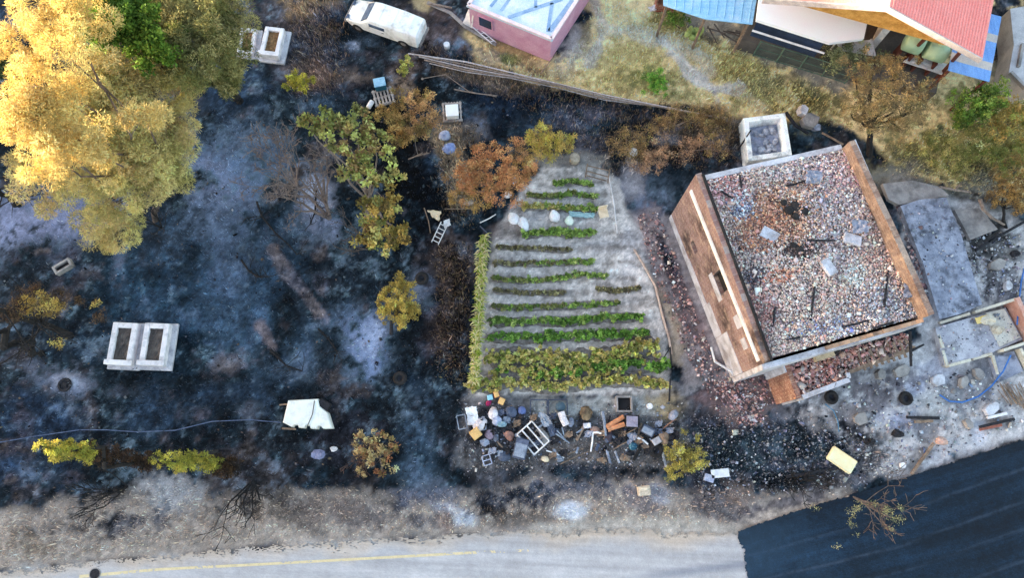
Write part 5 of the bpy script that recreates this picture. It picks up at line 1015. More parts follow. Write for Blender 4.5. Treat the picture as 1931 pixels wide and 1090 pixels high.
crop_row('widest yellow green vine row in the lower garden', [(918, 676), (980, 670), (1050, 682), (1110, 676), (1170, 668), (1236, 648)], 33, .45, 'yy', 420, 113, .14, 24)
crop_row('yellow green vine row above the lowest row', [(930, 700), (1040, 706), (1110, 697), (1170, 688), (1256, 690)], 26, .4, 'yb', 300, 114, .14, 24)
crop_row('lowest yellowish crop row beside the junk heap', [(890, 730), (960, 722), (1040, 731), (1110, 722), (1180, 716), (1258, 726)], 23, .35, 'yy', 270, 115, .14, 24)
ct = thing('maize_row', 'tall pale row of withered maize along the left garden edge', 'crop row', tuple(G(900, 700))); rr = random.Random(77); w = M(); VV = []; CC = []; r_ = np.random.RandomState(77)
for i in range(120):
    f = i / 119; b = G(913 - 16 * f + rr.uniform(-4, 4), 455 + 270 * f + rr.uniform(-3, 3)); h = rr.uniform(.7, 1.3); w.tube([b, b + Vector((rr.uniform(-.1, .1), rr.uniform(-.1, .1), h))], .012, .008, 3)
    for k in range(9):
        a = rr.uniform(0, 6.28); d = Vector((math.cos(a), math.sin(a), 0)); p = b + Vector((0, 0, h * rr.uniform(.4, 1))); L = rr.uniform(.18, .36); s = Vector((-d.y, d.x, 0)) * .022
        q = p + d * L * .5 + Vector((0, 0, .12)); e = p + d * L + Vector((0, 0, -.1)); c = alb(rr.choice([(206, 206, 150), (186, 190, 120), (160, 176, 84), (214, 208, 170), (130, 156, 60)]))
        VV += [[p - s, p + s, q + s, q - s], [q - s, q + s, e + s * .2, e - s * .2]]; CC += [c, c]
obj('stalks', w, mat('stalk', (170, 166, 110), (140, 140, 90), 5), ct); quads('leaves', np.array([[tuple(x) for x in q] for q in VV]), np.array(CC), m_leaf, ct)

# --- ground cover nobody could count
def cover(name, polys, n, h, wd_, pal, wts, seed, lean=.6, follow=.75, lift=1.9):
    r = np.random.RandomState(seed); P = np.concatenate([unproj(in_poly(int(n * f), p, seed + i) + r.normal(0, 9, (int(n * f), 2)), 0.0) for i, (p, f) in enumerate(polys)]); n = len(P)
    a = r.uniform(0, 6.28, n); d = np.stack([np.cos(a), np.sin(a), 0 * a], -1); H_ = h * r.gamma(3, .33, n)
    tip = P + d * (H_ * lean * r.uniform(.3, 1.4, n))[:, None] + np.array([0, 0, 1]) * H_[:, None]; s = np.stack([-d[:, 1], d[:, 0], 0 * a], -1) * (wd_ * r.uniform(.5, 1.4, n))[:, None]
    mid = (P + tip) / 2 + np.array([0, 0, .12]) * H_[:, None]
    V = np.stack([P - s * .6, mid - s, tip, mid + s], 1); V[:, 0, 2] -= .05
    C = palette(n, pal, wts, seed + 9, .2); cl = fbm(P[:, 0] * .9, P[:, 1] * .9, seed, 3); C = C * np.exp(cl * 1.0)[:, None]; gi = np.clip(np.searchsorted(gx, P[:, 0]), 0, NXG - 1), np.clip(np.searchsorted(gy, P[:, 1]), 0, NYG - 1)
    base = COLR[gi[1], gi[0]] * 1.15; C = C * (1 - follow) + base * follow * np.exp(r.normal(0, .25, n))[:, None]; C *= lift
    o = quads(name, V, np.clip(C, .003, .7), m_leaf); return setting(o, 'stuff')
GP = [(880, 75), (905, 80), (1040, 118), (1110, 75), (1110, 20), (1160, 0), (1240, 30), (1400, 90), (1560, 160), (1600, 240), (1420, 215), (1370, 200), (1180, 185), (1000, 150)]
cover('dry_grass', [(GP, .5), ([(1150, 60), (1250, 20), (1300, 60), (1440, 130), (1560, 190), (1500, 210), (1380, 190), (1350, 130), (1280, 90)], .25), ([(1700, 260), (1931, 200), (1960, 400), (1860, 360), (1720, 330), (1650, 300)], .35)], 13000, .10, .02, [(214, 192, 140), (190, 166, 112), (150, 138, 80), (116, 124, 56), (98, 120, 50)], [4, 4, 4, 3, 1.4], 201)
cover('verge_grass', [([(0, 965), (200, 940), (340, 915), (420, 935), (560, 920), (900, 930), (1000, 905), (1240, 905), (1420, 940), (1380, 985), (1180, 975), (900, 995), (500, 1010), (200, 1040), (0, 1070)], 1)], 9000, .11, .02, [(150, 136, 122), (128, 112, 100), (106, 94, 86), (168, 152, 132), (70, 66, 68)], [3, 3, 3, 2, 2], 203)
cover('charred_stubble', [([(0, 480), (420, 180), (520, 120), (700, 40), (900, 130), (1100, 200), (1150, 300), (960, 310), (820, 420), (880, 480), (870, 900), (0, 950)], 1)], 26000, .09, .02, [(24, 26, 32), (40, 46, 60), (60, 70, 92), (80, 74, 72), (90, 96, 110)], [5, 5, 3, 1.2, .6], 205)
cover('dead_grass', [([(545, 0), (650, 0), (640, 170), (560, 180)], .25), ([(760, 80), (960, 120), (1180, 190), (1400, 210), (1400, 300), (1160, 330), (1080, 250), (860, 140)], .5), ([(820, 240), (900, 240), (900, 420), (840, 420)], .2), ([(830, 470), (880, 470), (880, 720), (830, 700)], .2)], 14000, .15, .022, [(140, 116, 84), (118, 96, 72), (160, 138, 104), (88, 72, 58), (120, 112, 64)], [3, 3, 2, 2, 1], 207)
cover('charred_litter', [([(1300, 780), (1440, 790), (1640, 830), (1700, 880), (1600, 920), (1340, 940), (1280, 880)], .6), ([(880, 770), (1280, 780), (1290, 890), (870, 900)], .4)], 8000, .08, .03, [(44, 46, 54), (76, 80, 92), (116, 120, 132), (166, 166, 172)], [2, 4, 4, 2], 209)
def scatter(name, polys, n, s, pal, wts, seed, flat=.5, z=.03):
    P = np.concatenate([unproj(in_poly(max(1, int(n * f)), p, seed + i), z) for i, (p, f) in enumerate(polys)]); n = len(P); r = np.random.RandomState(seed)
    return setting(chunks(name, P, r.gamma(2.2, s / 2.2, n) + .02, palette(n, pal, wts, seed), m_rub, None, flat, seed), 'stuff')
scatter('brick_rubble', [([(1200, 405), (1240, 400), (1262, 450), (1300, 560), (1350, 680), (1420, 720), (1440, 800), (1360, 790), (1290, 660), (1240, 540)], .5), ([(1380, 740), (1440, 745), (1440, 805), (1390, 800)], .16), ([(1690, 390), (1712, 385), (1775, 560), (1790, 590), (1750, 590)], .22), ([(1340, 720), (1460, 690), (1480, 760), (1400, 770)], .2)], 2600, .065,
        [(176, 140, 138), (150, 116, 116), (206, 180, 176), (112, 96, 100), (96, 94, 104), (214, 212, 216)], [4, 3, 3, 3, 3, 2], 221)
scatter('yard_debris', [([(1480, 760), (1700, 700), (1900, 700), (1931, 800), (1760, 870), (1640, 890), (1540, 860)], .4), ([(1300, 780), (1640, 830), (1640, 920), (1320, 940)], .35), ([(1780, 420), (1931, 440), (1931, 560), (1850, 560)], .2), ([(870, 760), (1290, 760), (1290, 880), (880, 890)], .35)], 2400, .06,
        [(214, 218, 226), (160, 166, 180), (90, 94, 106), (40, 42, 50), (130, 126, 130), (180, 176, 174), (120, 134, 166)], [3, 4, 3, .8, 2, 2, 1], 223, .3)
scatter('burnt_field_debris', [([(0, 300), (500, 180), (700, 60), (900, 130), (1100, 200), (880, 320), (860, 900), (0, 950)], 1)], 700, .05, [(130, 134, 144), (90, 92, 100), (40, 40, 46), (22, 22, 26), (104, 92, 84)], [1.2, 2, 3, 3, 1.5], 225, .35)
scatter('slab_debris', [([(1705, 392), (1782, 376), (1846, 572), (1776, 598)], .6), ([(1766, 618), (1890, 584), (1924, 638), (1782, 690)], .4)], 320, .05, [(76, 82, 96), (130, 136, 152), (196, 194, 196), (44, 46, 54), (170, 146, 142)], [2, 4, 3, 1, 1], 231, .35, .33)

# ------------------------------------------------------------------ graves
m_marble = mat('marble_white', (226, 228, 236), (204, 208, 218), 2.0, dirt=(128, 130, 140), dsc=2.6, damt=.6, rough=.5, bump=.06, grain=.08)
m_marbleb = mat('marble_side', (196, 200, 210), (174, 178, 190), 2.0, dirt=(110, 114, 124), dsc=2.0, damt=.5, rough=.6, bump=.06)
def grave(label, u, v, wpx, lpx, rz, soil, base=True, plate=True, hh=.36):
    s = S(v); c = G(u, v); t = thing('grave', label, 'grave', tuple(c), 'white marble graves'); W_, L_ = wpx * s, lpx * s; R = rotm(0, 0, rz)
    def at(x, y, z): return c + R @ Vector((x, y, z))
    if base:
        w = M(); w.bbox(at(.06, -.04, .07), (W_ + .34, L_ + .22, .14), rz=rz, b=.015); obj('base_slab', w, m_marbleb, t)
    w = M(); f = W_ * .21
    for x, y, dx, dy in ((-(W_ - f) / 2, 0, f, L_), ((W_ - f) / 2, 0, f, L_), (0, (L_ - f) / 2, W_ - 2 * f - .004, f), (0, -(L_ - f) / 2, W_ - 2 * f - .004, f)):
        w.bbox(at(x, y, .14 + hh / 2), (dx, dy, hh), rz=rz, b=.02)
    obj('kerb_frame', w, m_marble, t)
    w = M(); w.sheet([at(-W_ / 2 + f, -L_ / 2 + f, hh - .02), at(W_ / 2 - f, -L_ / 2 + f, hh - .02), at(W_ / 2 - f, L_ / 2 - f, hh - .02), at(-W_ / 2 + f, L_ / 2 - f, hh - .02)], 4, 10, .06, thick=.1); obj('soil', w, soil, t)
    if plate: w = M(); w.bbox(at(0, -L_ / 2 + f * .5, hh + .18), (W_ * 1.12, .22, .08), rz=rz, b=.015); obj('foot_plate', w, m_marble, t)
    return t
m_gs = mat('grave_soil_brown', (150, 116, 78), (104, 80, 56), 9, dirt=(60, 48, 40), dsc=4); m_gd = mat('grave_soil_dark', (92, 86, 84), (56, 52, 52), 8, dirt=(130, 124, 118), dsc=4)
grave('white marble grave with dark soil, left of the pair on burnt ground', 240, 652, 46, 80, -.05, m_gd)
grave('white marble grave with dark soil, right of the pair on burnt ground', 300, 653, 46, 80, -.04, m_gd)
grave('white marble grave filled with brown needles at the top', 518, 88, 36, 60, -.13, m_gs)
grave('low grey white grave half hidden under the olive pine', 470, 84, 30, 52, -.06, m_gs, plate=False, hh=.25)
t = thing('box_planter', 'small grey stone frame with black inside below the sunlit pine', 'planter', tuple(G(124, 505))); w = M(); c = G(124, 505); rz = .6
for x, y, dx, dy in ((-.36, 0, .1, .42), (.36, 0, .1, .42), (0, .16, .62, .1), (0, -.16, .62, .1)): w.bbox(c + rotm(0, 0, rz) @ Vector((x, y, .16)), (dx, dy, .32), rz=rz, b=.01)
obj('stone_frame', w, m_conc, t); w = M(); w.box(c + Vector((0, 0, .1)), (.6, .22, .12), rz=rz); obj('black_soil', w, m_soot, t)

# ------------------------------------------------------------------ the burnt van
def van(label, u, v, rz):
    t = thing('van', label, 'van', tuple(G(u, v))); R = rotm(0, 0, rz); c = G(u, v)
    def T(p): return c + R @ Vector(p)
    m_body = mat('van_white', (244, 248, 252), (230, 236, 244), 1.5, dirt=(150, 146, 140), dsc=1.8, damt=.6, rough=.45, bump=.03, grain=.05)
    # cross-sections along the length (x): half width low, half width roof, z low, z mid, z roof
    secs = [(-1.95, .55, .54, .35, .85, 1.35), (-1.86, .74, .62, .28, .9, 1.58), (-1.0, .78, .66, .28, .95, 1.66), (.3, .78, .66, .28, .95, 1.66), (.62, .78, .64, .28, .95, 1.60), (1.08, .77, .66, .28, .92, 1.02), (1.6, .74, .62, .28, .82, .90), (1.86, .64, .5, .35, .7, .78)]
    w = M(); rings = []
    for x, a, b, z0, zm, z1 in [(x, a * .84, b * .84, z0, zm * .84, z1 * .74) for x, a, b, z0, zm, z1 in secs]: rings.append([T(p) for p in ((x, -a * .95, z0), (x, -a, z0 + .12), (x, -a, zm), (x, -(a + b) / 2, (zm + z1) / 2 + .06), (x, -b, z1 - .05), (x, -b + .1, z1), (x, b - .1, z1), (x, b, z1 - .05), (x, (a + b) / 2, (zm + z1) / 2 + .06), (x, a, zm), (x, a, z0 + .12), (x, a * .95, z0))])
    w.loft(rings, True); obj('body', w, m_body, t)
    g = mat('van_glass', (92, 112, 140), (60, 74, 98), 2, rough=.2, bump=0, dirt=(170, 180, 190), damt=.5)
    w = M(); w.add([T(p) for p in ((.68, -.47, 1.165), (1.06, -.51, .815), (1.06, .51, .815), (.68, .47, 1.165), (.68, -.47, 1.13), (1.06, -.51, .78), (1.06, .51, .78), (.68, .47, 1.13))], [(0, 1, 2, 3), (7, 6, 5, 4), (0, 4, 5, 1), (1, 5, 6, 2), (2, 6, 7, 3), (3, 7, 4, 0)]); obj('windscreen', w, g, t)
    for sgn in (-1, 1):
        w = M(); w.box(T((.15, sgn * .625, .92)), (.8, .05, .2), rz=rz); obj('side_window', w, g, t)
        w = M(); w.box(T((.15, sgn * .657, .58)), (.85, .02, .36), rz=rz); dd = obj('door', w, m_body, t); w = M(); w.box(T((-.15, sgn * .672, .68)), (.14, .02, .03), rz=rz); obj('handle', w, m_soot, dd)
        w = M(); w.box(T((1.82, sgn * .40, .60)), (.1, .24, .14), rz=rz); obj('headlight', w, g, t)
        for x in (-1.15, 1.25):
            RW = R @ rotm(math.pi / 2, 0, 0); w = M(); w.torus(T((x, sgn * .60, .29)), .21, .085, 18, 8, RW); wh = obj('wheel', w, m_soot, t); w = M(); w.lathe(T((x, sgn * .60, .29)), [(.02, -.06), (.16, -.05), (.16, .05), (.02, .06)], 12, RW); obj('rim', w, m_conc, wh)
    w = M(); w.bbox(T((1.92, 0, .42)), (.12, 1.12, .2), rz=rz, b=.03); obj('bumper', w, m_conc, t); w = M(); w.bbox(T((-1.98, 0, .42)), (.1, 1.1, .2), rz=rz, b=.03); obj('bumper', w, m_conc, t)
    w = M()
    for x in (-1.4, -.6, .1): w.box(T((x, 0, 1.232)), (.03, .93, .02), rz=rz)
    obj('roof_rib', w, m_body, t); return t
van('white van parked on burnt ground above the pipe fence', 731, 54, math.radians(159))
w = M(); w.tube([G(662, 36, .1), G(676, 44, .25), G(690, 48, .2), G(698, 50, .1)], .13, .1, 7, ry=.5); tag(obj('loose_bumper', w, m_conc), 'torn grey bumper lying beside the front of the white van', 'bumper')

# ------------------------------------------------------------------ the white machine hood
hd = thing('machine_hood', 'white hood shell with three notches and black cable across', 'hood', tuple(G(585, 784))); w = M()
ol = [(548, 757), (604, 754), (607, 768), (622, 780), (631, 809), (614, 810), (612, 805), (604, 805), (602, 810), (591, 810), (589, 804), (581, 804), (579, 809), (568, 808), (566, 803), (558, 803), (555, 807), (538, 798)]
cc = Vector(g2(584, 782)); P = [Vector(g2(u, v)) for u, v in ol]
w.loft([[(p.x, p.y, 0) for p in P], [(p.x, p.y, .36) for p in P], [(cc.x + (p.x - cc.x) * .975, cc.y + (p.y - cc.y) * .975, .42) for p in P], [(cc.x + (p.x - cc.x) * .93, cc.y + (p.y - cc.y) * .93, .45) for p in P]], True); obj('shell', w, mat('hood_white', (240, 246, 244), (222, 230, 232), 2, dirt=(186, 184, 178), dsc=2.2, damt=.6, bump=.04, grain=.05, rough=.4), hd)
w = M(); w.bbox(G(612, 764, .2), (.5, .36, .34), b=.03, rz=-.5); obj('motor_block', w, m_char, hd)
w = M(); w.tube([G(594, 752, .3), G(593, 757, .47), G(589, 782, .48), G(580, 803, .47), G(578, 812, .2)], .015, .015, 5); obj('cable', w, m_soot, hd)
w = M(); w.box(G(545, 809, .08), (.6, .08, .05), rz=-.05); w.box(G(536, 763, .06), (.4, .06, .05), rz=.1); obj('base_rail', w, m_wood, hd)
w = M(); w.lump(G(600, 858, .1), (.6, .4, .2), 5, rough=.35, flat=.6); tag(obj('cloth_bundle', w, mat('cloth_lilac', (140, 146, 178), (104, 110, 142), 5)), 'small lilac blue crumpled cloth under the white hood', 'cloth')
w = M(); w.lump(G(629, 847, .1), (.3, .22, .16), 6, rough=.3, flat=.6); tag(obj('cloth_scrap', w, m_white), 'tiny pale cloth scrap right of the lilac cloth', 'cloth')

# ------------------------------------------------------------------ pallets, hives, bins, bags along the top
def pallet(label, u, v, rz, wd_=1.0, ln=1.15, n=6):
    c = G(u, v); t = thing('pallet', label, 'pallet', tuple(c)); R = rotm(0, 0, rz); m = mat('pallet_grey', (186, 180, 176), (150, 144, 142), 6, dirt=(90, 84, 84))
    for k in range(n): w = M(); w.box(c + R @ Vector((-wd_ / 2 + wd_ * (k + .5) / n, 0, .15)), (wd_ / n * .55, ln, .03), rz=rz); obj('board', w, m, t)
    for y in (-ln / 2 + .06, 0, ln / 2 - .06): w = M(); w.box(c + R @ Vector((0, y, .07)), (wd_, .09, .12), rz=rz); obj('bearer', w, m, t)
    return t
pallet('grey wooden pallet carrying a pale blue crate', 724, 184, .28, 1.0, .85); pallet('grey wooden pallet carrying a white bee hive box', 853, 213, .08, .95, 1.0, 7)
hv = thing('bee_hive', 'square white bee hive box on a wooden pallet', 'hive', tuple(G(854, 218, .17))); c = G(854, 218); w = M(); w.bbox(c + Vector((0, 0, .34)), (.54, .54, .34), rz=.08, b=.01); obj('hive_body', w, m_white, hv); w = M(); w.bbox(c + Vector((0, 0, .55)), (.60, .60, .07), rz=.08, b=.015); obj('lid', w, mat('hive_lid', (246, 248, 252), (236, 238, 244), 2, bump=.03, grain=.04), hv)
cr = thing('crate', 'pale blue crate with dark teal front standing on pallet', 'crate', tuple(G(719, 166, .17))); c = G(719, 166); w = M(); w.bbox(c + Vector((0, 0, .34)), (.52, .46, .34), rz=.22, b=.015); obj('crate_body', w, mat('crate_teal', (40, 96, 120), (30, 74, 96), 3), cr); w = M(); w.bbox(c + Vector((0, .03, .535)), (.56, .46, .05), rz=.22, b=.015); obj('lid', w, mat('crate_blue', (150, 196, 226), (128, 178, 214), 3), cr)
def canister(label, u, v, r_, h, m, ry=0, rz=0, cat='canister', name='canister'):
    c = G(u, v); R = rotm(0, ry, rz); z0 = Vector((0, 0, r_ if ry > 1 else 0)); t = thing(name, label, cat, tuple(c))
    w = M(); w.lathe(c + z0 - R @ Vector((0, 0, h / 2 if ry > 1 else 0)), [(r_ * .9, 0), (r_, .02), (r_, h * .93), (r_ * .92, h * .97), (r_ * .7, h)], 16, R); obj('body', w, m, t, True)
    w = M(); w.torus(c + z0 + R @ Vector((0, 0, h * (.5 if ry > 1 else 1) - .01)), r_ * .88, .02, 16, 5, R); obj('rim', w, m, t); return t
m_wp = mat('white_plastic', (240, 242, 248), (222, 226, 236), 2, dirt=(140, 138, 140), dsc=3, damt=.45, rough=.4, bump=.02, grain=.04)
canister('small white canister lying beside the crate pallet', 699, 199, .12, .38, m_wp, 1.57, 1.1)
canister('white bucket standing beyond the pipe fence', 843, 89, .15, .3, m_wp, cat='bucket', name='bucket'); canister('white basin among the reddish scorched scrub', 1194, 288, .2, .14, m_wp, cat='basin', name='basin')
canister('grey round tree stump at the top of the garden', 1083, 303, .24, .4, mat('stump_grey', (186, 176, 160), (150, 140, 126), 9), cat='stump', name='stump')
canister('tiny white pot on the yard near the new asphalt', 1700, 878, .12, .16, m_wp, cat='pot', name='pot'); canister('white pot in the dry patch right of the junk heap', 1224, 767, .13, .2, m_wp, cat='pot', name='pot')
m_bagc = mat('bag_clean', (250, 248, 254), (232, 230, 240), 5, bump=.4)
def bag(label, u, v, d, m, seed, rz=0, name='sack', cat='sack', h=.3):
    w = M(); w.lump(G(u, v, h * .45), (d[0], d[1], h), seed, 14, 9, .22, rz=rz, flat=.4); return tag(obj(name, w, m, None, True), label, cat)
m_sk = mat('sack_lilac', (196, 204, 226), (150, 162, 196), 5, dirt=(110, 116, 140), dsc=4, bump=.5); m_bagw = mat('bag_white', (236, 234, 240), (196, 194, 204), 5, dirt=(120, 116, 118), dsc=4, damt=.5, bump=.5); m_skb = mat('sack_blue', (150, 170, 220), (116, 136, 190), 5, dirt=(226, 230, 240), dsc=3, bump=.5)
bag('pale lilac sack, upper of two on the tan ground strip', 838, 256, (.55, .5), m_sk, 3); bag('blue white sack, lower of two on the tan ground strip', 847, 280, (.62, .55), m_skb, 4, .5)
bag('white lilac plastic bag at the left of the garden, leftmost', 969, 413, (.5, .6), m_bagc, 5, .4, 'plastic_bag', 'bag'); bag('long white plastic bag right beside the leftmost one', 987, 422, (.45, .7), m_bagc, 6, .5, 'plastic_bag', 'bag')
bag('white pointed plastic bag in the middle of the garden', 1045, 407, (.46, .54), m_bagc, 7, .2, 'plastic_bag', 'bag', .4); bag('white bag with a greenish rim beside the middle bag', 1074, 416, (.42, .44), mat('bag_mint', (226, 240, 234), (196, 226, 216), 4, bump=.5), 8, 0, 'plastic_bag', 'bag', .4)
bag('small white blue bag at the rust tree, upper one', 968, 340, (.3, .34), m_sk, 9, 0, 'plastic_bag', 'bag'); bag('small white bag at the rust tree, lower one', 957, 367, (.36, .3), m_bagw, 10, .6, 'plastic_bag', 'bag'); bag('flat pale cloth under the rust tree near the ladder', 883, 383, (.45, .3), mat('cloth_beige', (206, 190, 176), (176, 160, 148), 5), 11, 0, 'cloth_bundle', 'cloth', .14)
tq = M(); tq.sheet([G(1072, 398, .08), G(1122, 402, .08), G(1120, 412, .06), G(1074, 408, .06)], 6, 9, .06); tag(obj('plastic_sheet', tq, mat('sheet_aqua', (180, 214, 218), (150, 190, 200), 5)), 'pale aqua plastic strip between white bags and chair', 'sheet')

# chairs
def chair(label, u, v, rz, seat_m, leg_m, sw=.42, group=None, fallen=0):
    c = G(u, v); t = thing('chair', label, 'chair', tuple(c), group); R = rotm(fallen, 0, rz); z = Vector((0, 0, .2 if fallen else 0))
    def T(p): return c + z + R @ Vector(p)
    def bx(name, p, d, m): w = M(); R2 = R; w.loft([[T((p[0] + i * d[0] / 2, p[1] + j * d[1] / 2, p[2] + k * d[2] / 2)) for i, j in ((-1, -1), (1, -1), (1, 1), (-1, 1))] for k in (-1, 1)], True); return obj(name, w, m, t)
    bx('seat', (0, 0, .44), (sw, sw, .04), seat_m); bx('backrest', (0, sw / 2, .68), (sw, .04, .34), seat_m)
    for i in (-1, 1):
        for j in (-1, 1): w = M(); w.tube([T((i * sw * .46, j * sw * .46, 0)), T((i * sw * .44, j * sw * .44, .44 if j < 0 else .84))], .018, .018, 5); obj('leg', w, leg_m, t)
    return t
m_pale = mat('pale_board', (236, 222, 196), (214, 198, 170), 4)
chair('pale wooden chair standing in the garden near its right edge', 1136, 408, .2, m_pale, m_white)
t = thing('step_frame', 'light timber frame leaning over the garden above the pale chair', 'frame', tuple(G(1130, 325))); w = M()
for a, b in (((1108, 312), (1150, 322)), ((1106, 322), (1146, 333)), ((1104, 330), (1144, 341))): w.tube([G(*a, .3), G(*b, .15)], .03, .03, 5)
obj('rail', w, m_wood, t); w = M(); w.tube([G(1150, 318, .4), G(1146, 345, 0)], .03, .03, 5); w.tube([G(1108, 308, .4), G(1104, 334, 0)], .03, .03, 5); obj('upright', w, m_wood, t)
t = thing('ladder', 'short pale wooden ladder lying left of the garden', 'ladder', tuple(G(833, 440))); w = M(); w.tube([G(832, 418, .5), G(814, 456, .1)], .025, .025, 5); obj('side_rail', w, m_white, t); w = M(); w.tube([G(844, 424, .5), G(826, 462, .1)], .025, .025, 5); obj('side_rail', w, m_white, t)
for k in range(5): f = (k + .5) / 5; w = M(); w.tube([G(832 - 18 * f, 418 + 38 * f, .5 - .4 * f), G(844 - 18 * f, 424 + 38 * f, .5 - .4 * f)], .02, .02, 5); obj('rung', w, m_white, t)
w = M(); w.sheet([G(806, 396, .35), G(832, 398, .35), G(828, 416, .25), G(818, 412, .25)], 4, 5, .08, thick=.03); tag(obj('cream_board', w, m_pale), 'cream broken panel at the head of the ladder', 'panel')
w = M(); w.sheet([G(836, 418, .5), G(848, 412, .5), G(850, 424, .4), G(838, 430, .4)], 5, 5, .05, thick=.03); tag(obj('white_board', w, m_white), 'small white board lying on the ladder', 'board')
for i, (a, b, lab) in enumerate((((800, 392), (812, 440), 'thin pale pole lying left of the ladder'), ((838, 394), (905, 393), 'long pale pole lying below the rust orange tree'), ((905, 420), (935, 404), 'short white pole at the upper left garden corner'), ((1148, 330), (1164, 440), 'long bent white pole along the upper right garden edge'), ((905, 426), (926, 450), 'dark blue grey plank at the left garden corner'))):
    w = M(); w.tube([G(*a, .15), G((a[0] + b[0]) / 2 + 2, (a[1] + b[1]) / 2, .18), G(*b, .1)], .03, .025, 5); tag(obj('pole', w, mat('plank_slate', (96, 104, 124), (70, 78, 96), 6) if i == 4 else m_white if i in (2, 3) else m_wood), lab, 'pole', 'poles lying around the garden')
hs = M(); hs.tube([G(u, v, .06) for u, v in ((1196, 470), (1214, 500), (1236, 540), (1248, 590), (1262, 640), (1266, 668))], .05, .05, 6); tag(obj('garden_hose', hs, mat('hose_beige', (206, 188, 176), (176, 156, 146), 5)), 'thick beige hose along the right garden edge', 'hose')
st = M(); st.tube([G(1266, 690, 0), G(1264, 655, .9)], .04, .03, 6); st.tube([G(1264, 655, .9), G(1250, 678, .2)], .03, .02, 5); tag(obj('charred_stake', st, m_char), 'charred forked stake at the lower right garden edge', 'stake')
st = M(); st.tube([G(1262, 756, 0), G(1264, 715, .95)], .045, .03, 6); tag(obj('charred_stake', st, m_char), 'straight charred stake at the lower right garden corner', 'stake')
for i, v in enumerate((470, 540, 600, 660, 715)): w = M(); w.tube([G(884 - i * 2, v, -.05), G(883 - i * 2, v - 6, .8)], .03, .025, 5); tag(obj('fence_post', w, m_char), 'thin charred fence post left of the maize row', 'post', 'charred posts beside the maize')
# ------------------------------------------------------------------ fences and poles
pf = thing('pipe_fence', 'long sagging fence of grey poles and wires along the dry grass', 'fence', tuple(G(798, 148)))
m_rail = mat('rail_grey', (206, 204, 212), (166, 162, 168), 8)
for k, (dv, z, rr_) in enumerate(((-8, .45, .034), (-4, .6, .024), (0, .3, .03), (4, .4, .038), (9, .2, .022))):
    pts = [(770 + 10 * k, 108), (880, 126), (960, 141), (1050, 160), (1140, 183), (1265, 204), (1372, 224)]; w = M()
    w.tube([G(u, v + dv * min(1, max(.16, (1300 - u) / 430)) + 2 * math.sin(u * .02 + k), z * (1 - .35 * (u > 1000))) for u, v in pts], rr_ * 1.15, rr_ * .8, 6); obj('rail', w, m_rail if k % 2 == 0 else m_barkp, pf)
for (u, v, h) in ((797, 148, 2.6), (1018, 160, 1.2), (1262, 212, 1.1), (1372, 228, .9)): w = M(); w.tube([G(u, v, -.1), G(u - 1, v, h)], .06, .05, 7); obj('post', w, m_barkp, pf)
w = M(); w.tube([G(1018, 140, .1), G(1050, 98, .5)], .03, .03, 5); tag(obj('pole', w, m_wood), 'straight thin pole leaning at the pink shed corner', 'pole', 'poles lying around the garden')
w = M(); w.tube([G(796, 148, .3), G(840, 140, .2), G(884, 172, .1), G(936, 182, .08)], .02, .02, 5); tag(obj('wire', w, m_barkp), 'thin loose wire running over burnt ground by the pipe fence', 'wire')
w = M(); w.tube([G(856, 168, .1), G(900, 176, .12), G(938, 180, .1)], .035, .025, 5); tag(obj('pole', w, m_barkp), 'pale fallen pole on the black burnt patch', 'pole', 'poles lying around the garden')
dead('dead_branch', 'pale forked dead branch on the blackest burnt patch', (770, 300), .8, .035, 2, 91, (.5, .1, .12), mt=m_barkp, cat='branch', up=-.1)
mf = thing('mesh_fence', 'dark green wire mesh fence in front of the terrace roof', 'fence', tuple(G(1420, 104))); m_gf = mat('fence_green', (96, 122, 112), (74, 98, 90), 5)
fa, fb = G(1420, 104), G(1592, 157); d_ = fb - fa
for k in range(5): w = M(); p = fa + d_ * (k / 4); w.tube([p, p + Vector((0, 0, 1.25))], .035, .035, 6); obj('post', w, m_gf, mf)
for z in (.08, .65, 1.2): w = M(); w.tube([fa + Vector((0, 0, z)), fb + Vector((0, 0, z))], .022, .022, 5); obj('rail', w, m_gf, mf)
w = M()
for k in range(70): p = fa + d_ * (k / 69); w.tube([p + Vector((0, 0, .08)), p + Vector((0, 0, 1.2))], .006, .006, 3)
for k in range(9): w.tube([fa + Vector((0, 0, .12 + k * .13)), fb + Vector((0, 0, .12 + k * .13))], .005, .005, 3)
obj('wire_mesh', w, m_gf, mf)
for i in range(9):
    w = M(); a = G(1330 + i * 8 + r.uniform(-4, 4), 44 + i * 3 + r.uniform(-8, 8), .2); an = r.uniform(-1.2, .2); w.tube([a, a + Vector((math.cos(an), math.sin(an), r.uniform(-.1, .2))) * r.uniform(.7, 1.5)], .04, .03, 5); tag(obj('branch', w, m_bark), 'grey cut branch in the woodpile under the lean-to roof', 'branch', 'cut branches under the lean-to roof')
w = M(); w.sheet([G(1222, 14, .1), G(1236, 8, .3), G(1240, 18, .2), G(1228, 22, .1)], 8, 6, .1); tag(obj('plastic_sheet', w, m_bagw), 'crumpled white sheet beside the red brick pillar', 'sheet')
w = M(); w.box(G(1454, 76, .12), (.26, .2, .2), rz=.3); tag(obj('tin_box', w, m_white), 'tiny white box between mesh fence and terrace roof', 'box')
w = M(); w.sheet([G(872, 44, .1), G(884, 16, 1.2), G(893, 30, 1.3), G(890, 52, .15)], 8, 5, .04, thick=.04); tag(obj('door_leaf', w, m_wp), 'white door leaf leaning on the pink shed', 'door')
t = thing('folding_ladder', 'white folding ladder lying along the pink shed wall', 'ladder', tuple(G(905, 64)))
for o_ in (0, 7): w = M(); w.tube([G(884 + o_, 44 - o_ * .2, .3), G(928 + o_, 82 - o_ * .4, .1)], .03, .03, 5); obj('side_rail', w, m_wp, t)
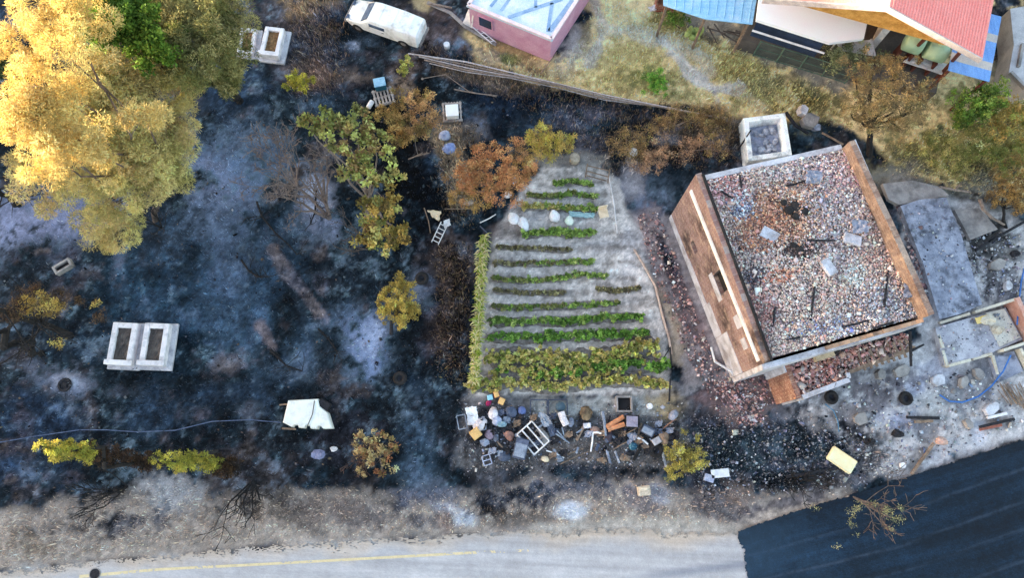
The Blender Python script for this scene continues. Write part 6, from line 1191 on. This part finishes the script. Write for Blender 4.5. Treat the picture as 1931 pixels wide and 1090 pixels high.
for k in range(5): w = M(); w.tube([G(888 + k * 9, 48 + k * 7.6, .28 - k * .03), G(895 + k * 9, 46 + k * 7.5, .28 - k * .03)], .02, .02, 4); obj('rung', w, m_wp, t)
w = M(); w.tube([G(806, 4, .1), G(850, 24, .12), G(878, 50, .12), G(936, 84, .1)], .1, .09, 7, ry=.5); tag(obj('kerb_beam', w, m_conc), 'long pale concrete edging curving past the pink shed', 'edging')
w = M(); w.tube([G(810, 6, .2), G(852, 14, .2)], .07, .05, 6); tag(obj('log', w, m_barkp), 'short pale log near the top edge by the shed', 'log')

# ------------------------------------------------------------------ tyres, hoses, boards in the yard
def tyre(label, u, v, z=.1, tilt=(0, 0), R0=.21, m=None):
    c = G(u, v); t = thing('tyre', label, 'tyre', tuple(c), 'burnt tyres lying flat'); w = M(); w.torus(c + Vector((0, 0, z)), R0, .10, 24, 8, rotm(tilt[0], tilt[1], 0)); obj('tread', w, m or m_soot, t, True); w = M(); w.lathe(c + Vector((0, 0, z - .05)), [(.02, .0), (R0 - .07, 0), (R0 - .07, .05), (R0 - .1, .06), (.02, .04)], 16); obj('hub', w, m_char, t); return t
tyre('black tyre beside the round mustard shrub', 796, 526); tyre('black tyre below the pale blue ash patch', 755, 714); tyre('black tyre on the grey yard below the house porch', 1706, 752); tyre('black tyre at the right end of the junk heap', 1236, 850, .12, (.2, .1)); tyre('dark tyre below the white porch parapet corner', 1566, 750)
m_hose = mat('hose_blue', (64, 120, 196), (50, 100, 176), 4, rough=.5)
w = M(); w.tube([G(u, v, z) for u, v, z in ((1940, 470, .1), (1926, 530, .1), (1921, 575, .3), (1918, 612, .6)) ], .035, .035, 6); tag(obj('water_hose', w, m_hose), 'blue hose running along the right picture edge above annex', 'hose')
w = M(); w.tube([G(u, v, z) for u, v, z in ((1772, 745, .05), (1790, 757, .05), (1815, 759, .05), (1845, 748, .06), (1870, 728, .08), (1892, 700, .35), (1906, 670, .5))], .035, .035, 6); tag(obj('water_hose', w, m_hose), 'curved blue hose over the yard below the annex ruin', 'hose')
w = M(); w.tube([G(u, v, .05) for u, v in ((1556, 762), (1572, 775), (1580, 795), (1582, 815))], .025, .025, 5); tag(obj('water_hose', w, mat('hose_teal', (96, 140, 176), (76, 118, 150), 4)), 'thin teal hose below the white porch parapet', 'hose')
w = M(); w.tube([G(u, v, .06) for u, v in ((-20, 838), (60, 824), (150, 811), (200, 811), (260, 815), (330, 812), (400, 795), (470, 792), (530, 797))], .022, .022, 5); tag(obj('cable', w, mat('cable_grey', (92, 108, 140), (70, 84, 112), 5)), 'long thin grey cable across the burnt field at lower left', 'cable')
mt_ = M(); c = G(1587, 868, .12); mt_.bbox(c, (1.15, .66, .2), rz=-.62, b=.05); ms = thing('mattress', 'cream yellow foam mattress on burnt ground by the road', 'mattress', tuple(G(1587, 868))); obj('foam_pad', mt_, mat('foam_cream', (250, 240, 204), (240, 226, 182), 3, bump=.05, grain=.06), ms)
w = M()
for k in (-1, 1): w.tube([c + rotm(0, 0, -.62) @ Vector((-.54, k * .3, .09)), c + rotm(0, 0, -.62) @ Vector((.54, k * .3, .09))], .018, .018, 5)
obj('piping', w, mat('foam_edge', (236, 220, 176), (226, 206, 160), 3), ms)
t = thing('broken_cupboard', 'broken white cupboard panel by the olive shrub', 'panel', tuple(G(1350, 898))); w = M(); w.box(G(1358, 893, .15), (.75, .35, .06), rz=.1); obj('panel', w, m_wp, t); w = M(); w.box(G(1337, 902, .1), (.4, .3, .16), rz=-.3); obj('drawer', w, m_sk, t)
t = thing('stone_block', 'cream cut stone block on the verge by the road', 'block', tuple(G(1214, 926))); w = M(); w.bbox(G(1214, 926, .18), (.52, .4, .36), rz=.1, b=.03); obj('block', w, mat('stone_cream', (206, 196, 180), (176, 166, 152), 6), t); w = M(); w.sheet([G(1206, 920, .40), G(1222, 920, .40), G(1222, 926, .38), G(1206, 926, .38)], 3, 4, .04); obj('moss_cap', w, mat('lichen', (226, 216, 196), (196, 186, 166), 8), t)
for i, (u, v, L_, rz, mm, lab) in enumerate(((1880, 784, .9, .22, m_wp, 'white board in the rubble at the right yard edge'), (1868, 806, 1.0, .2, mat('board_red', (150, 96, 82), (120, 76, 66), 5), 'rust red board below the white board'), (1880, 798, 1.6, .22, m_char, 'black charred beam between white and red boards'), (1740, 788, 1.4, -.02, m_char, 'charred dark plank lying on the pale yard'), (1742, 795, .8, .05, m_wood, 'pale thin plank beside the charred plank'), (1530, 892, 2.2, .16, m_char, 'long charred beam behind the cream mattress'), (1740, 865, 1.7, .85, m_wood, 'thin plank slanting down to the new asphalt'), (1900, 436, 2.2, .5, m_char, 'long charred beam on the ground by the dark scorched bush'), (1890, 585, 1.4, .35, m_char, 'thin charred stick above the annex ruin'), (1862, 456, 1.4, .6, m_char, 'short charred stick below the tilted slab'))):
    w = M(); w.bbox(G(u, v, .1), (L_, .12, .08), rz=rz, b=.01); tag(obj('plank', w, mm), lab, 'plank', 'loose planks in the yard')
w = M(); w.tube([G(1848, 376, .2), G(1854, 394, .3), G(1870, 410, .3), G(1894, 424, .2)], .09, .05, 7); tag(obj('dead_branch', w, m_barkp), 'pale bent log beside the tilted concrete slab', 'log')
w = M(); w.tube([G(1772, 352, .2), G(1800, 358, .25), G(1830, 362, .2)], .06, .05, 6); w.tube([G(1800, 358, .25), G(1812, 346, .4)], .05, .03, 6); tag(obj('dead_branch', w, m_barkp), 'pale forked branch at the edge of the weeds', 'log')
bb = thing('stick_bundle', 'bundle of grey sticks leaning at the right yard edge', 'sticks', tuple(G(1910, 745)))
for i in range(22): w = M(); u = 1890 + i * 2.2 + r.uniform(-2, 2); w.tube([G(u + r.uniform(10, 20), 765 + r.uniform(-6, 8), .05), G(u - r.uniform(4, 12), 728 + r.uniform(-8, 8), r.uniform(.2, .6))], .022, .014, 4); obj('stick', w, m_wood, bb)
for i, (u, v, s_, lab) in enumerate(((1692, 818, .5, 'black melted lump on the pale yard, right one'), (1640, 834, .42, 'black melted lump on the pale yard, left one'), (1912, 478, .4, 'dark round boulder at the right edge above the blue hose'), (1528, 900, .6, 'black charred heap beside the long charred beam'))):
    w = M(); w.lump(G(u, v, .14), (s_, s_ * .7, .34), 20 + i, 11, 7, .3, flat=.4); tag(obj('charred_lump', w, m_char), lab, 'lump')
w = M(); w.lump(G(1775, 832, .15), (.55, .36, .32), 31, 10, 7, .3, flat=.5); tag(obj('pink_lump', w, mat('pink_block', (206, 176, 166), (176, 146, 138), 4), None, True), 'pinkish chunk of masonry near the new asphalt', 'masonry')
mh = thing('manhole_cover', 'dark round manhole cover in the pale road', 'manhole', tuple(G(179, 1083))); w = M(); w.lathe(G(179, 1083, .013), [(.20, 0), (.20, .014), (.17, .018), (.02, .018)], 22); obj('cover', w, m_char, mh); w = M(); w.torus(G(179, 1083, .016), .22, .02, 22, 5); obj('ring', w, m_conc, mh)
for i, (pts, lab) in enumerate((([(484, 380), (494, 408), (520, 440), (545, 462), (560, 480)], 'long black fallen branch under the bare grey tree'), ([(455, 490), (470, 512), (490, 522), (505, 522)], 'short curved black branch in the burnt field'), ([(596, 358), (594, 400), (584, 424)], 'thin black branch on the pale ash patch'), ([(600, 620), (620, 640), (635, 662)], 'straight black branch beside the brown strip'), ([(510, 660), (540, 690), (570, 700)], 'black branch with twigs above the white hood'))):
    w = M(); rr = random.Random(70 + i); P = [G(u, v, .06) for u, v in pts]; w.tube(P, .05, .025, 6)
    for k in range(7): p = P[rr.randint(1, len(P) - 1)]; d = Vector((rr.uniform(-1, 1), rr.uniform(-1, 1), rr.uniform(0, .4))); grow(w, p, d, rr.uniform(.3, .7), .018, 1, rr)
    tag(obj('burnt_branch', w, m_barkb), lab, 'branch')
w = M(); w.torus(G(122, 726, .03), .24, .07, 16, 6); w.lump(G(122, 726, .02), (.35, .35, .12), 3); tag(obj('burnt_stump', w, m_char), 'burnt out stump hole ringed with white ash', 'stump')
w = M(); w.tube([G(738, 630, 0), G(738, 606, .5)], .09, .07, 8); tag(obj('charred_post', w, m_char), 'short thick charred post below the round mustard shrub', 'post')

# ------------------------------------------------------------------ the junk heap below the garden
m_slate = mat('slate_blue', (96, 106, 130), (66, 76, 98), 4, dirt=(60, 66, 80), dsc=3); m_sl2 = mat('panel_grey_blue', (150, 162, 180), (120, 132, 152), 3, dirt=(80, 88, 104), dsc=3); m_tan = mat('card_tan', (226, 190, 130), (206, 168, 110), 3); m_or = mat('terracotta', (206, 148, 110), (180, 120, 86), 4)
t = thing('broken_chair', 'white plastic chair tipped over at the left of the junk heap', 'chair', tuple(G(890, 785)))
c = G(890, 784); w = M(); w.sheet([c + Vector((-.28, .3, .35)), c + Vector((.2, .36, .4)), c + Vector((.26, 0, .25)), c + Vector((-.2, -.06, .2))], 4, 6, .04, thick=.03); obj('backrest', w, m_wp, t); w = M(); w.sheet([c + Vector((-.2, -.06, .2)), c + Vector((.26, 0, .25)), c + Vector((.3, -.4, .15)), c + Vector((-.16, -.44, .1))], 5, 6, .04, thick=.03); obj('seat', w, m_wp, t)
for p in ((-.18, -.4, 0), (.28, -.36, 0), (.22, .3, 0), (-.26, .26, 0)): w = M(); w.tube([c + Vector(p), c + Vector((p[0] * .9, p[1] * .9, .3))], .02, .02, 5); obj('leg', w, m_wp, t)
items = [('white crumpled plastic sheet on the left of the junk heap', 'sheet', 'plastic_sheet', 906, 800, (.7, .55), m_bagw, 1), ('white plastic sacks spilled in the middle left of the heap', 'sack', 'sack', 930, 780, (.6, .5), m_bagw, 2), ('pale lilac sack below the magenta cloth', 'sack', 'sack', 937, 794, (.5, .5), m_sk, 3), ('slate blue tarp bundle, larger, near the garden edge', 'tarp', 'tarp', 962, 777, (.6, .5), m_slate, 4), ('small bright blue tarp bundle right of the larger one', 'tarp', 'tarp', 985, 775, (.4, .42), mat('tarp_blue', (104, 124, 180), (80, 98, 150), 4), 5),
         ('magenta red cloth at the top of the junk heap', 'cloth', 'cloth_bundle', 922, 760, (.34, .26), mat('cloth_magenta', (176, 54, 110), (140, 40, 90), 4), 6), ('mauve crumpled cloth under the tan box', 'cloth', 'cloth_bundle', 924, 820, (.5, .5), mat('cloth_mauve', (150, 136, 154), (116, 104, 122), 5), 7), ('brown pink cloth heap left of the white bed frame', 'cloth', 'cloth_bundle', 960, 822, (.6, .4), mat('cloth_brown', (166, 130, 120), (126, 96, 90), 5), 8), ('teal white torn sack in the heap middle', 'sack', 'sack', 946, 800, (.5, .35), mat('sack_teal', (150, 182, 196), (110, 140, 160), 5), 9),
         ('grey rags beside the twisted metal sheet', 'rags', 'cloth_bundle', 1024, 822, (.6, .8), m_conc, 10), ('dark purple rags between the terracotta pipes and tyre', 'rags', 'cloth_bundle', 1148, 822, (.7, .4), mat('rag_dark', (74, 68, 80), (50, 46, 56), 5), 11), ('bronze brown melted drum by the garden edge', 'lump', 'melted_drum', 1104, 782, (.65, .66), mat('bronze_burnt', (126, 108, 84), (80, 66, 54), 6, dirt=(206, 176, 140), dsc=4), 12), ('pinkish brown cloth at the white curved pipe', 'cloth', 'cloth_bundle', 1122, 812, (.5, .4), mat('cloth_pink', (176, 146, 134), (146, 116, 106), 5), 13), ('teal blue torn plastic flower shape right of centre', 'plastic', 'plastic_sheet', 1193, 842, (.4, .36), mat('teal_dark', (40, 92, 122), (30, 70, 96), 5, dirt=(150, 206, 226), dsc=6), 14), ('grey sack with dark opening right of the dry patch', 'sack', 'sack', 1270, 784, (.55, .45), m_conc_b, 15), ('grey brown bundle above the right tyre', 'bundle', 'bundle', 1252, 826, (.7, .5), m_wood, 16), ('small beige rag below the white bed frame', 'rag', 'cloth_bundle', 1028, 866, (.36, .3), m_pale, 17), ('dark blue rags at the bottom of the heap', 'rags', 'cloth_bundle', 950, 862, (.6, .5), m_slate, 18)]
for lab, cat, nm, u, v, d, mm, sd in items: bag(lab, u, v, (d[0] * .86, d[1] * .86), mm, 40 + sd, sd * .7, nm, cat, .34 if nm != 'cloth_bundle' else .24)
def boxthing(name, label, cat, u, v, d, rz, mm, lid=None, rx=0, z=None):
    t = thing(name, label, cat, tuple(G(u, v))); w = M(); w.bbox(G(u, v, z or d[2] / 2 + .08), d, rz=rz, rx=rx, b=.02); obj('body', w, mm, t)
    if lid: w = M(); c = G(u, v, (z or d[2] / 2 + .08) + d[2] / 2 + .015); w.bbox(c, (d[0] * .86, d[1] * .86, .03), rz=rz, b=.008); obj('top_panel', w, lid, t)
    return t
for i, (u, v, d_, z_, rz_, lab) in enumerate(((1700, 700, (.8, .5, .2), .12, .4, 'flat broken concrete piece under the porch beam'), (1660, 706, (.5, .4, .25), .14, 1.1, 'small broken concrete piece left of the porch beam end'), (1768, 716, (.7, .55, .2), .12, .2, 'pale broken concrete piece above the curved blue hose'), (1816, 720, (.6, .4, .22), .12, .8, 'grey broken concrete piece inside the curve of the hose'), (1846, 706, (.5, .5, .2), .12, 1.6, 'squarish broken concrete piece below the low annex wall'), (1870, 770, (.8, .5, .22), .12, .5, 'broken concrete piece above the white board'), (1826, 800, (.5, .35, .2), .12, 1.9, 'broken concrete piece at the pale yard edge'), (1880, 500, (.9, .6, .2), .12, .3, 'broad broken concrete piece on dark ground right of slab'), (1900, 540, (.5, .4, .2), .12, 1.2, 'small broken concrete piece beside the upper blue hose'), (1622, 790, (.7, .5, .16), .1, .2, 'thin broken concrete piece in the middle of the yard'))):
    slabchunk('broken_concrete', lab, 'concrete', u, v, d_, z_, rz_, .15, .1, m_plast if i % 3 == 2 else m_conc, 60 + i, 'broken concrete pieces in the yard')
boxthing('carton', 'square tan carton on the left side of the junk heap', 'box', 897, 818, (.42, .42, .3), .65, m_tan, m_tan); boxthing('cabinet', 'grey blue metal cabinet lying in front of the white bed frame', 'cabinet', 982, 846, (.56, .85, .4), -.25, m_slate, m_sl2, .15); boxthing('stove', 'square lilac grey stove box beside the terracotta pipes', 'stove', 1192, 795, (.56, .52, .5), -.05, m_soot, mat('stove_lilac', (156, 152, 172), (126, 122, 142), 4))
boxthing('carton', 'small terracotta pot box beside the aqua tub', 'box', 936, 744, (.22, .26, .24), .3, m_or, m_tan); boxthing('tub', 'small aqua tub at the top of the junk heap', 'tub', 924, 750, (.24, .22, .22), .2, mat('tub_aqua', (150, 206, 226), (120, 180, 206), 4)); boxthing('carton', 'small brown carton right of the magenta cloth', 'box', 946, 757, (.26, .3, .22), -.4, mat('card_brown', (186, 152, 110), (150, 120, 86), 4), m_tan); boxthing('carton', 'lilac white tin box below the bronze drum', 'box', 1107, 803, (.32, .22, .2), .1, m_sk, m_bagw); boxthing('crate', 'grey plastic crate right of the long wooden sticks', 'crate', 1222, 812, (.55, .36, .26), -.5, m_slate, m_sl2, .3); boxthing('carton', 'pale grey board box under the brown bundle', 'box', 1238, 832, (.4, .3, .2), .5, m_conc, m_plast)
def frame(name, label, u, v, wd_, ln, rz, mm, cross=0, z=.25, tilt=.15, cat='frame', th=.05):
    t = thing(name, label, cat, tuple(G(u, v))); R = rotm(tilt, 0, rz); c = G(u, v, z)
    for a, b, nm in (((-1, -1), (1, -1), 'rail'), ((1, -1), (1, 1), 'rail'), ((1, 1), (-1, 1), 'rail'), ((-1, 1), (-1, -1), 'rail')):
        w = M(); w.tube([c + R @ Vector((a[0] * wd_ / 2, a[1] * ln / 2, 0)), c + R @ Vector((b[0] * wd_ / 2, b[1] * ln / 2, 0))], th / 2, th / 2, 5); obj(nm, w, mm, t)
    for k in range(cross): y = -ln / 2 + ln * (k + 1) / (cross + 1); w = M(); w.tube([c + R @ Vector((-wd_ / 2, y, 0)), c + R @ Vector((wd_ / 2, y, 0))], th / 2, th / 2, 5); obj('crossbar', w, mm, t)
    return t
frame('window_frame', 'empty grey window frame at the far left of the junk heap', 871, 796, .36, .58, .2, m_sl2); frame('bed_frame', 'white metal bed frame tilted over the junk heap', 1005, 826, 1.1, .85, -.85, m_white, 2, .4, .2, 'bed frame', .07); frame('window_frame', 'small lilac window frame with cross at the heap bottom', 918, 868, .34, .4, .3, m_sk, 1, .12); frame('pit_edging', 'thin slate frame laid on the soil, left cell, by the garden', 1016, 770, .72, .72, 0, m_slate, 0, .05, 0, 'edging'); frame('pit_edging', 'thin slate frame laid on the soil, right cell, by the garden', 1052, 770, .8, .72, 0, m_slate, 0, .05, 0, 'edging')
w = M(); w.sheet([G(1012, 778, .5), G(1030, 782, .6), G(1042, 800, .45), G(1026, 806, .35)], 5, 7, .1, thick=.02); tag(obj('metal_sheet', w, m_sl2), 'twisted grey blue metal sheet in the heap middle', 'metal sheet')
w = M(); w.sheet([G(1028, 790, .4), G(1042, 800, .45), G(1046, 822, .2), G(1036, 824, .2)], 6, 7, .08, thick=.02); tag(obj('metal_sheet', w, m_slate), 'narrow slate metal strip hanging below the twisted sheet', 'metal sheet')
w = M(); w.tube([G(1058, 778, .35), G(1062, 790, .45), G(1068, 802, .4)], .16, .15, 9, ry=.6); tag(obj('white_cushion', w, m_bagw), 'long white cushion standing out in the heap centre', 'cushion')
w = M(); w.lathe(G(1056, 768, .05), [(.2, 0), (.22, .2), (.2, .3), (.1, .34)], 14); tag(obj('dark_jar', w, mat('jar_teal', (80, 104, 120), (60, 80, 96), 4), None, True), 'dark teal jar above the long white cushion', 'jar')
w = M()
for a, b in (((1050, 812), (1068, 832)), ((1060, 806), (1064, 824)), ((1048, 818), (1074, 836))): w.tube([G(*a, .3), G(*b, .1)], .035, .03, 5)
tag(obj('broken_stool', w, m_sl2), 'grey broken stool legs below the white cushion', 'stool')
for i, (a, b, z0, z1, rr_, mm, lab, cat) in enumerate((((1136, 776), (1142, 822), .3, .2, .07, m_sl2, 'upright pale blue board in the junk heap', 'board'), ((1118, 816), (1114, 852), .2, .1, .04, m_wp, 'white straight pipe at the lower junk heap', 'pipe'), ((1118, 816), (1134, 818), .2, .3, .045, m_wp, 'white curved pipe joint by the pinkish cloth', 'pipe'), ((1150, 838), (1208, 803), .1, .3, .03, m_wood, 'long thin stick slanting under the stove, upper', 'stick'), ((1160, 846), (1182, 834), .1, .2, .03, m_wood, 'short thin stick under the stove, lower', 'stick'), ((1234, 822), (1274, 790), .1, .25, .03, mat('stick_red', (166, 124, 104), (136, 98, 82), 5), 'reddish stick slanting at the right of the heap', 'stick'), ((1030, 850), (1064, 864), .2, .1, .03, m_wp, 'short white stick below the bed frame', 'stick'), ((1046, 868), (1100, 846), .1, .1, .025, m_wood, 'pale brown stick lying across the lower heap', 'stick'), ((1056, 876), (1110, 852), .06, .08, .02, m_wood, 'thin brown stick parallel to the pale brown stick', 'stick'), ((1202, 826), (1222, 838), .2, .15, .05, m_wp, 'white short plank left of the right tyre', 'plank'))):
    w = M(); p, q = G(*a, z0), G(*b, z1); w.tube([p, p.lerp(q, .5) + Vector((.02, .03, .02)), q], rr_, rr_ * .85, 6); tag(obj(cat if cat != 'board' else 'standing_board', w, mm), lab, cat)
for i, (a, b, rr_, lab) in enumerate((((1143, 806), (1176, 786), .1, 'long terracotta clay pipe, upper of the two'), ((1146, 810), (1178, 800), .1, 'short terracotta clay pipe, lower of the two'))):
    t = thing('clay_pipe', lab, 'pipe', tuple(G(*a))); w = M(); w.tube([G(*a, .2), G(*b, .26)], rr_, rr_, 10); obj('barrel', w, m_or, t); w = M(); w.tube([G(*a, .2), G(*a, .2) + (G(*b, .26) - G(*a, .2)) * .14], rr_ * 1.25, rr_ * 1.25, 10); obj('socket', w, m_or, t)
t = thing('brick_pit', 'square dark pit lined with pale kerb by the garden', 'pit', tuple(G(1176, 763))); w = M(); c = G(1176, 763)
for x, y, dx, dy in ((-.31, 0, .08, .7), (.31, 0, .08, .7), (0, .31, .54, .08), (0, -.31, .54, .08)): w.bbox(c + Vector((x, y, .1)), (dx, dy, .3), b=.01)
obj('kerb', w, m_conc, t); w = M(); w.box(c + Vector((0, 0, .02)), (.56, .56, .06)); obj('dark_bottom', w, m_soot, t)
rj = random.Random(99)
for i in range(130):       # small burnt bits of the heap, each its own thing
    u, v = rj.uniform(885, 1270), rj.uniform(785, 868)
    if u > 1100 and v < 800: v += 30
    mm = rj.choice([m_char, m_char, m_char, m_soot, m_slate, m_conc_b, m_wood, m_sl2]); w = M(); k = rj.random()
    if k < .4: w.bbox(G(u, v, .12), (rj.uniform(.25, .8), rj.uniform(.05, .14), .06), rz=rj.uniform(0, 3), rx=rj.uniform(-.4, .4), b=.008); nm = 'batten'
    elif k < .7: w.lump(G(u, v, .1), (rj.uniform(.2, .5), rj.uniform(.15, .4), .2), 200 + i, 9, 6, .35, flat=.4); nm = 'scrap'
    else: p = G(u, v, .1); w.sheet([p, p + Vector((.3, .05, .1)), p + Vector((.34, .3, .12)), p + Vector((.02, .26, .02))], 300 + i, 5, .08, thick=.02); nm = 'metal_scrap'
    tag(obj(nm, w, mm), {'batten': 'short burnt batten lying in the junk heap', 'scrap': 'small burnt scrap lying in the junk heap', 'metal_scrap': 'small bent sheet scrap in the junk heap'}[nm], 'scrap', {'batten': 'burnt battens in the junk heap', 'scrap': 'burnt scraps in the junk heap', 'metal_scrap': 'bent scraps in the junk heap'}[nm])
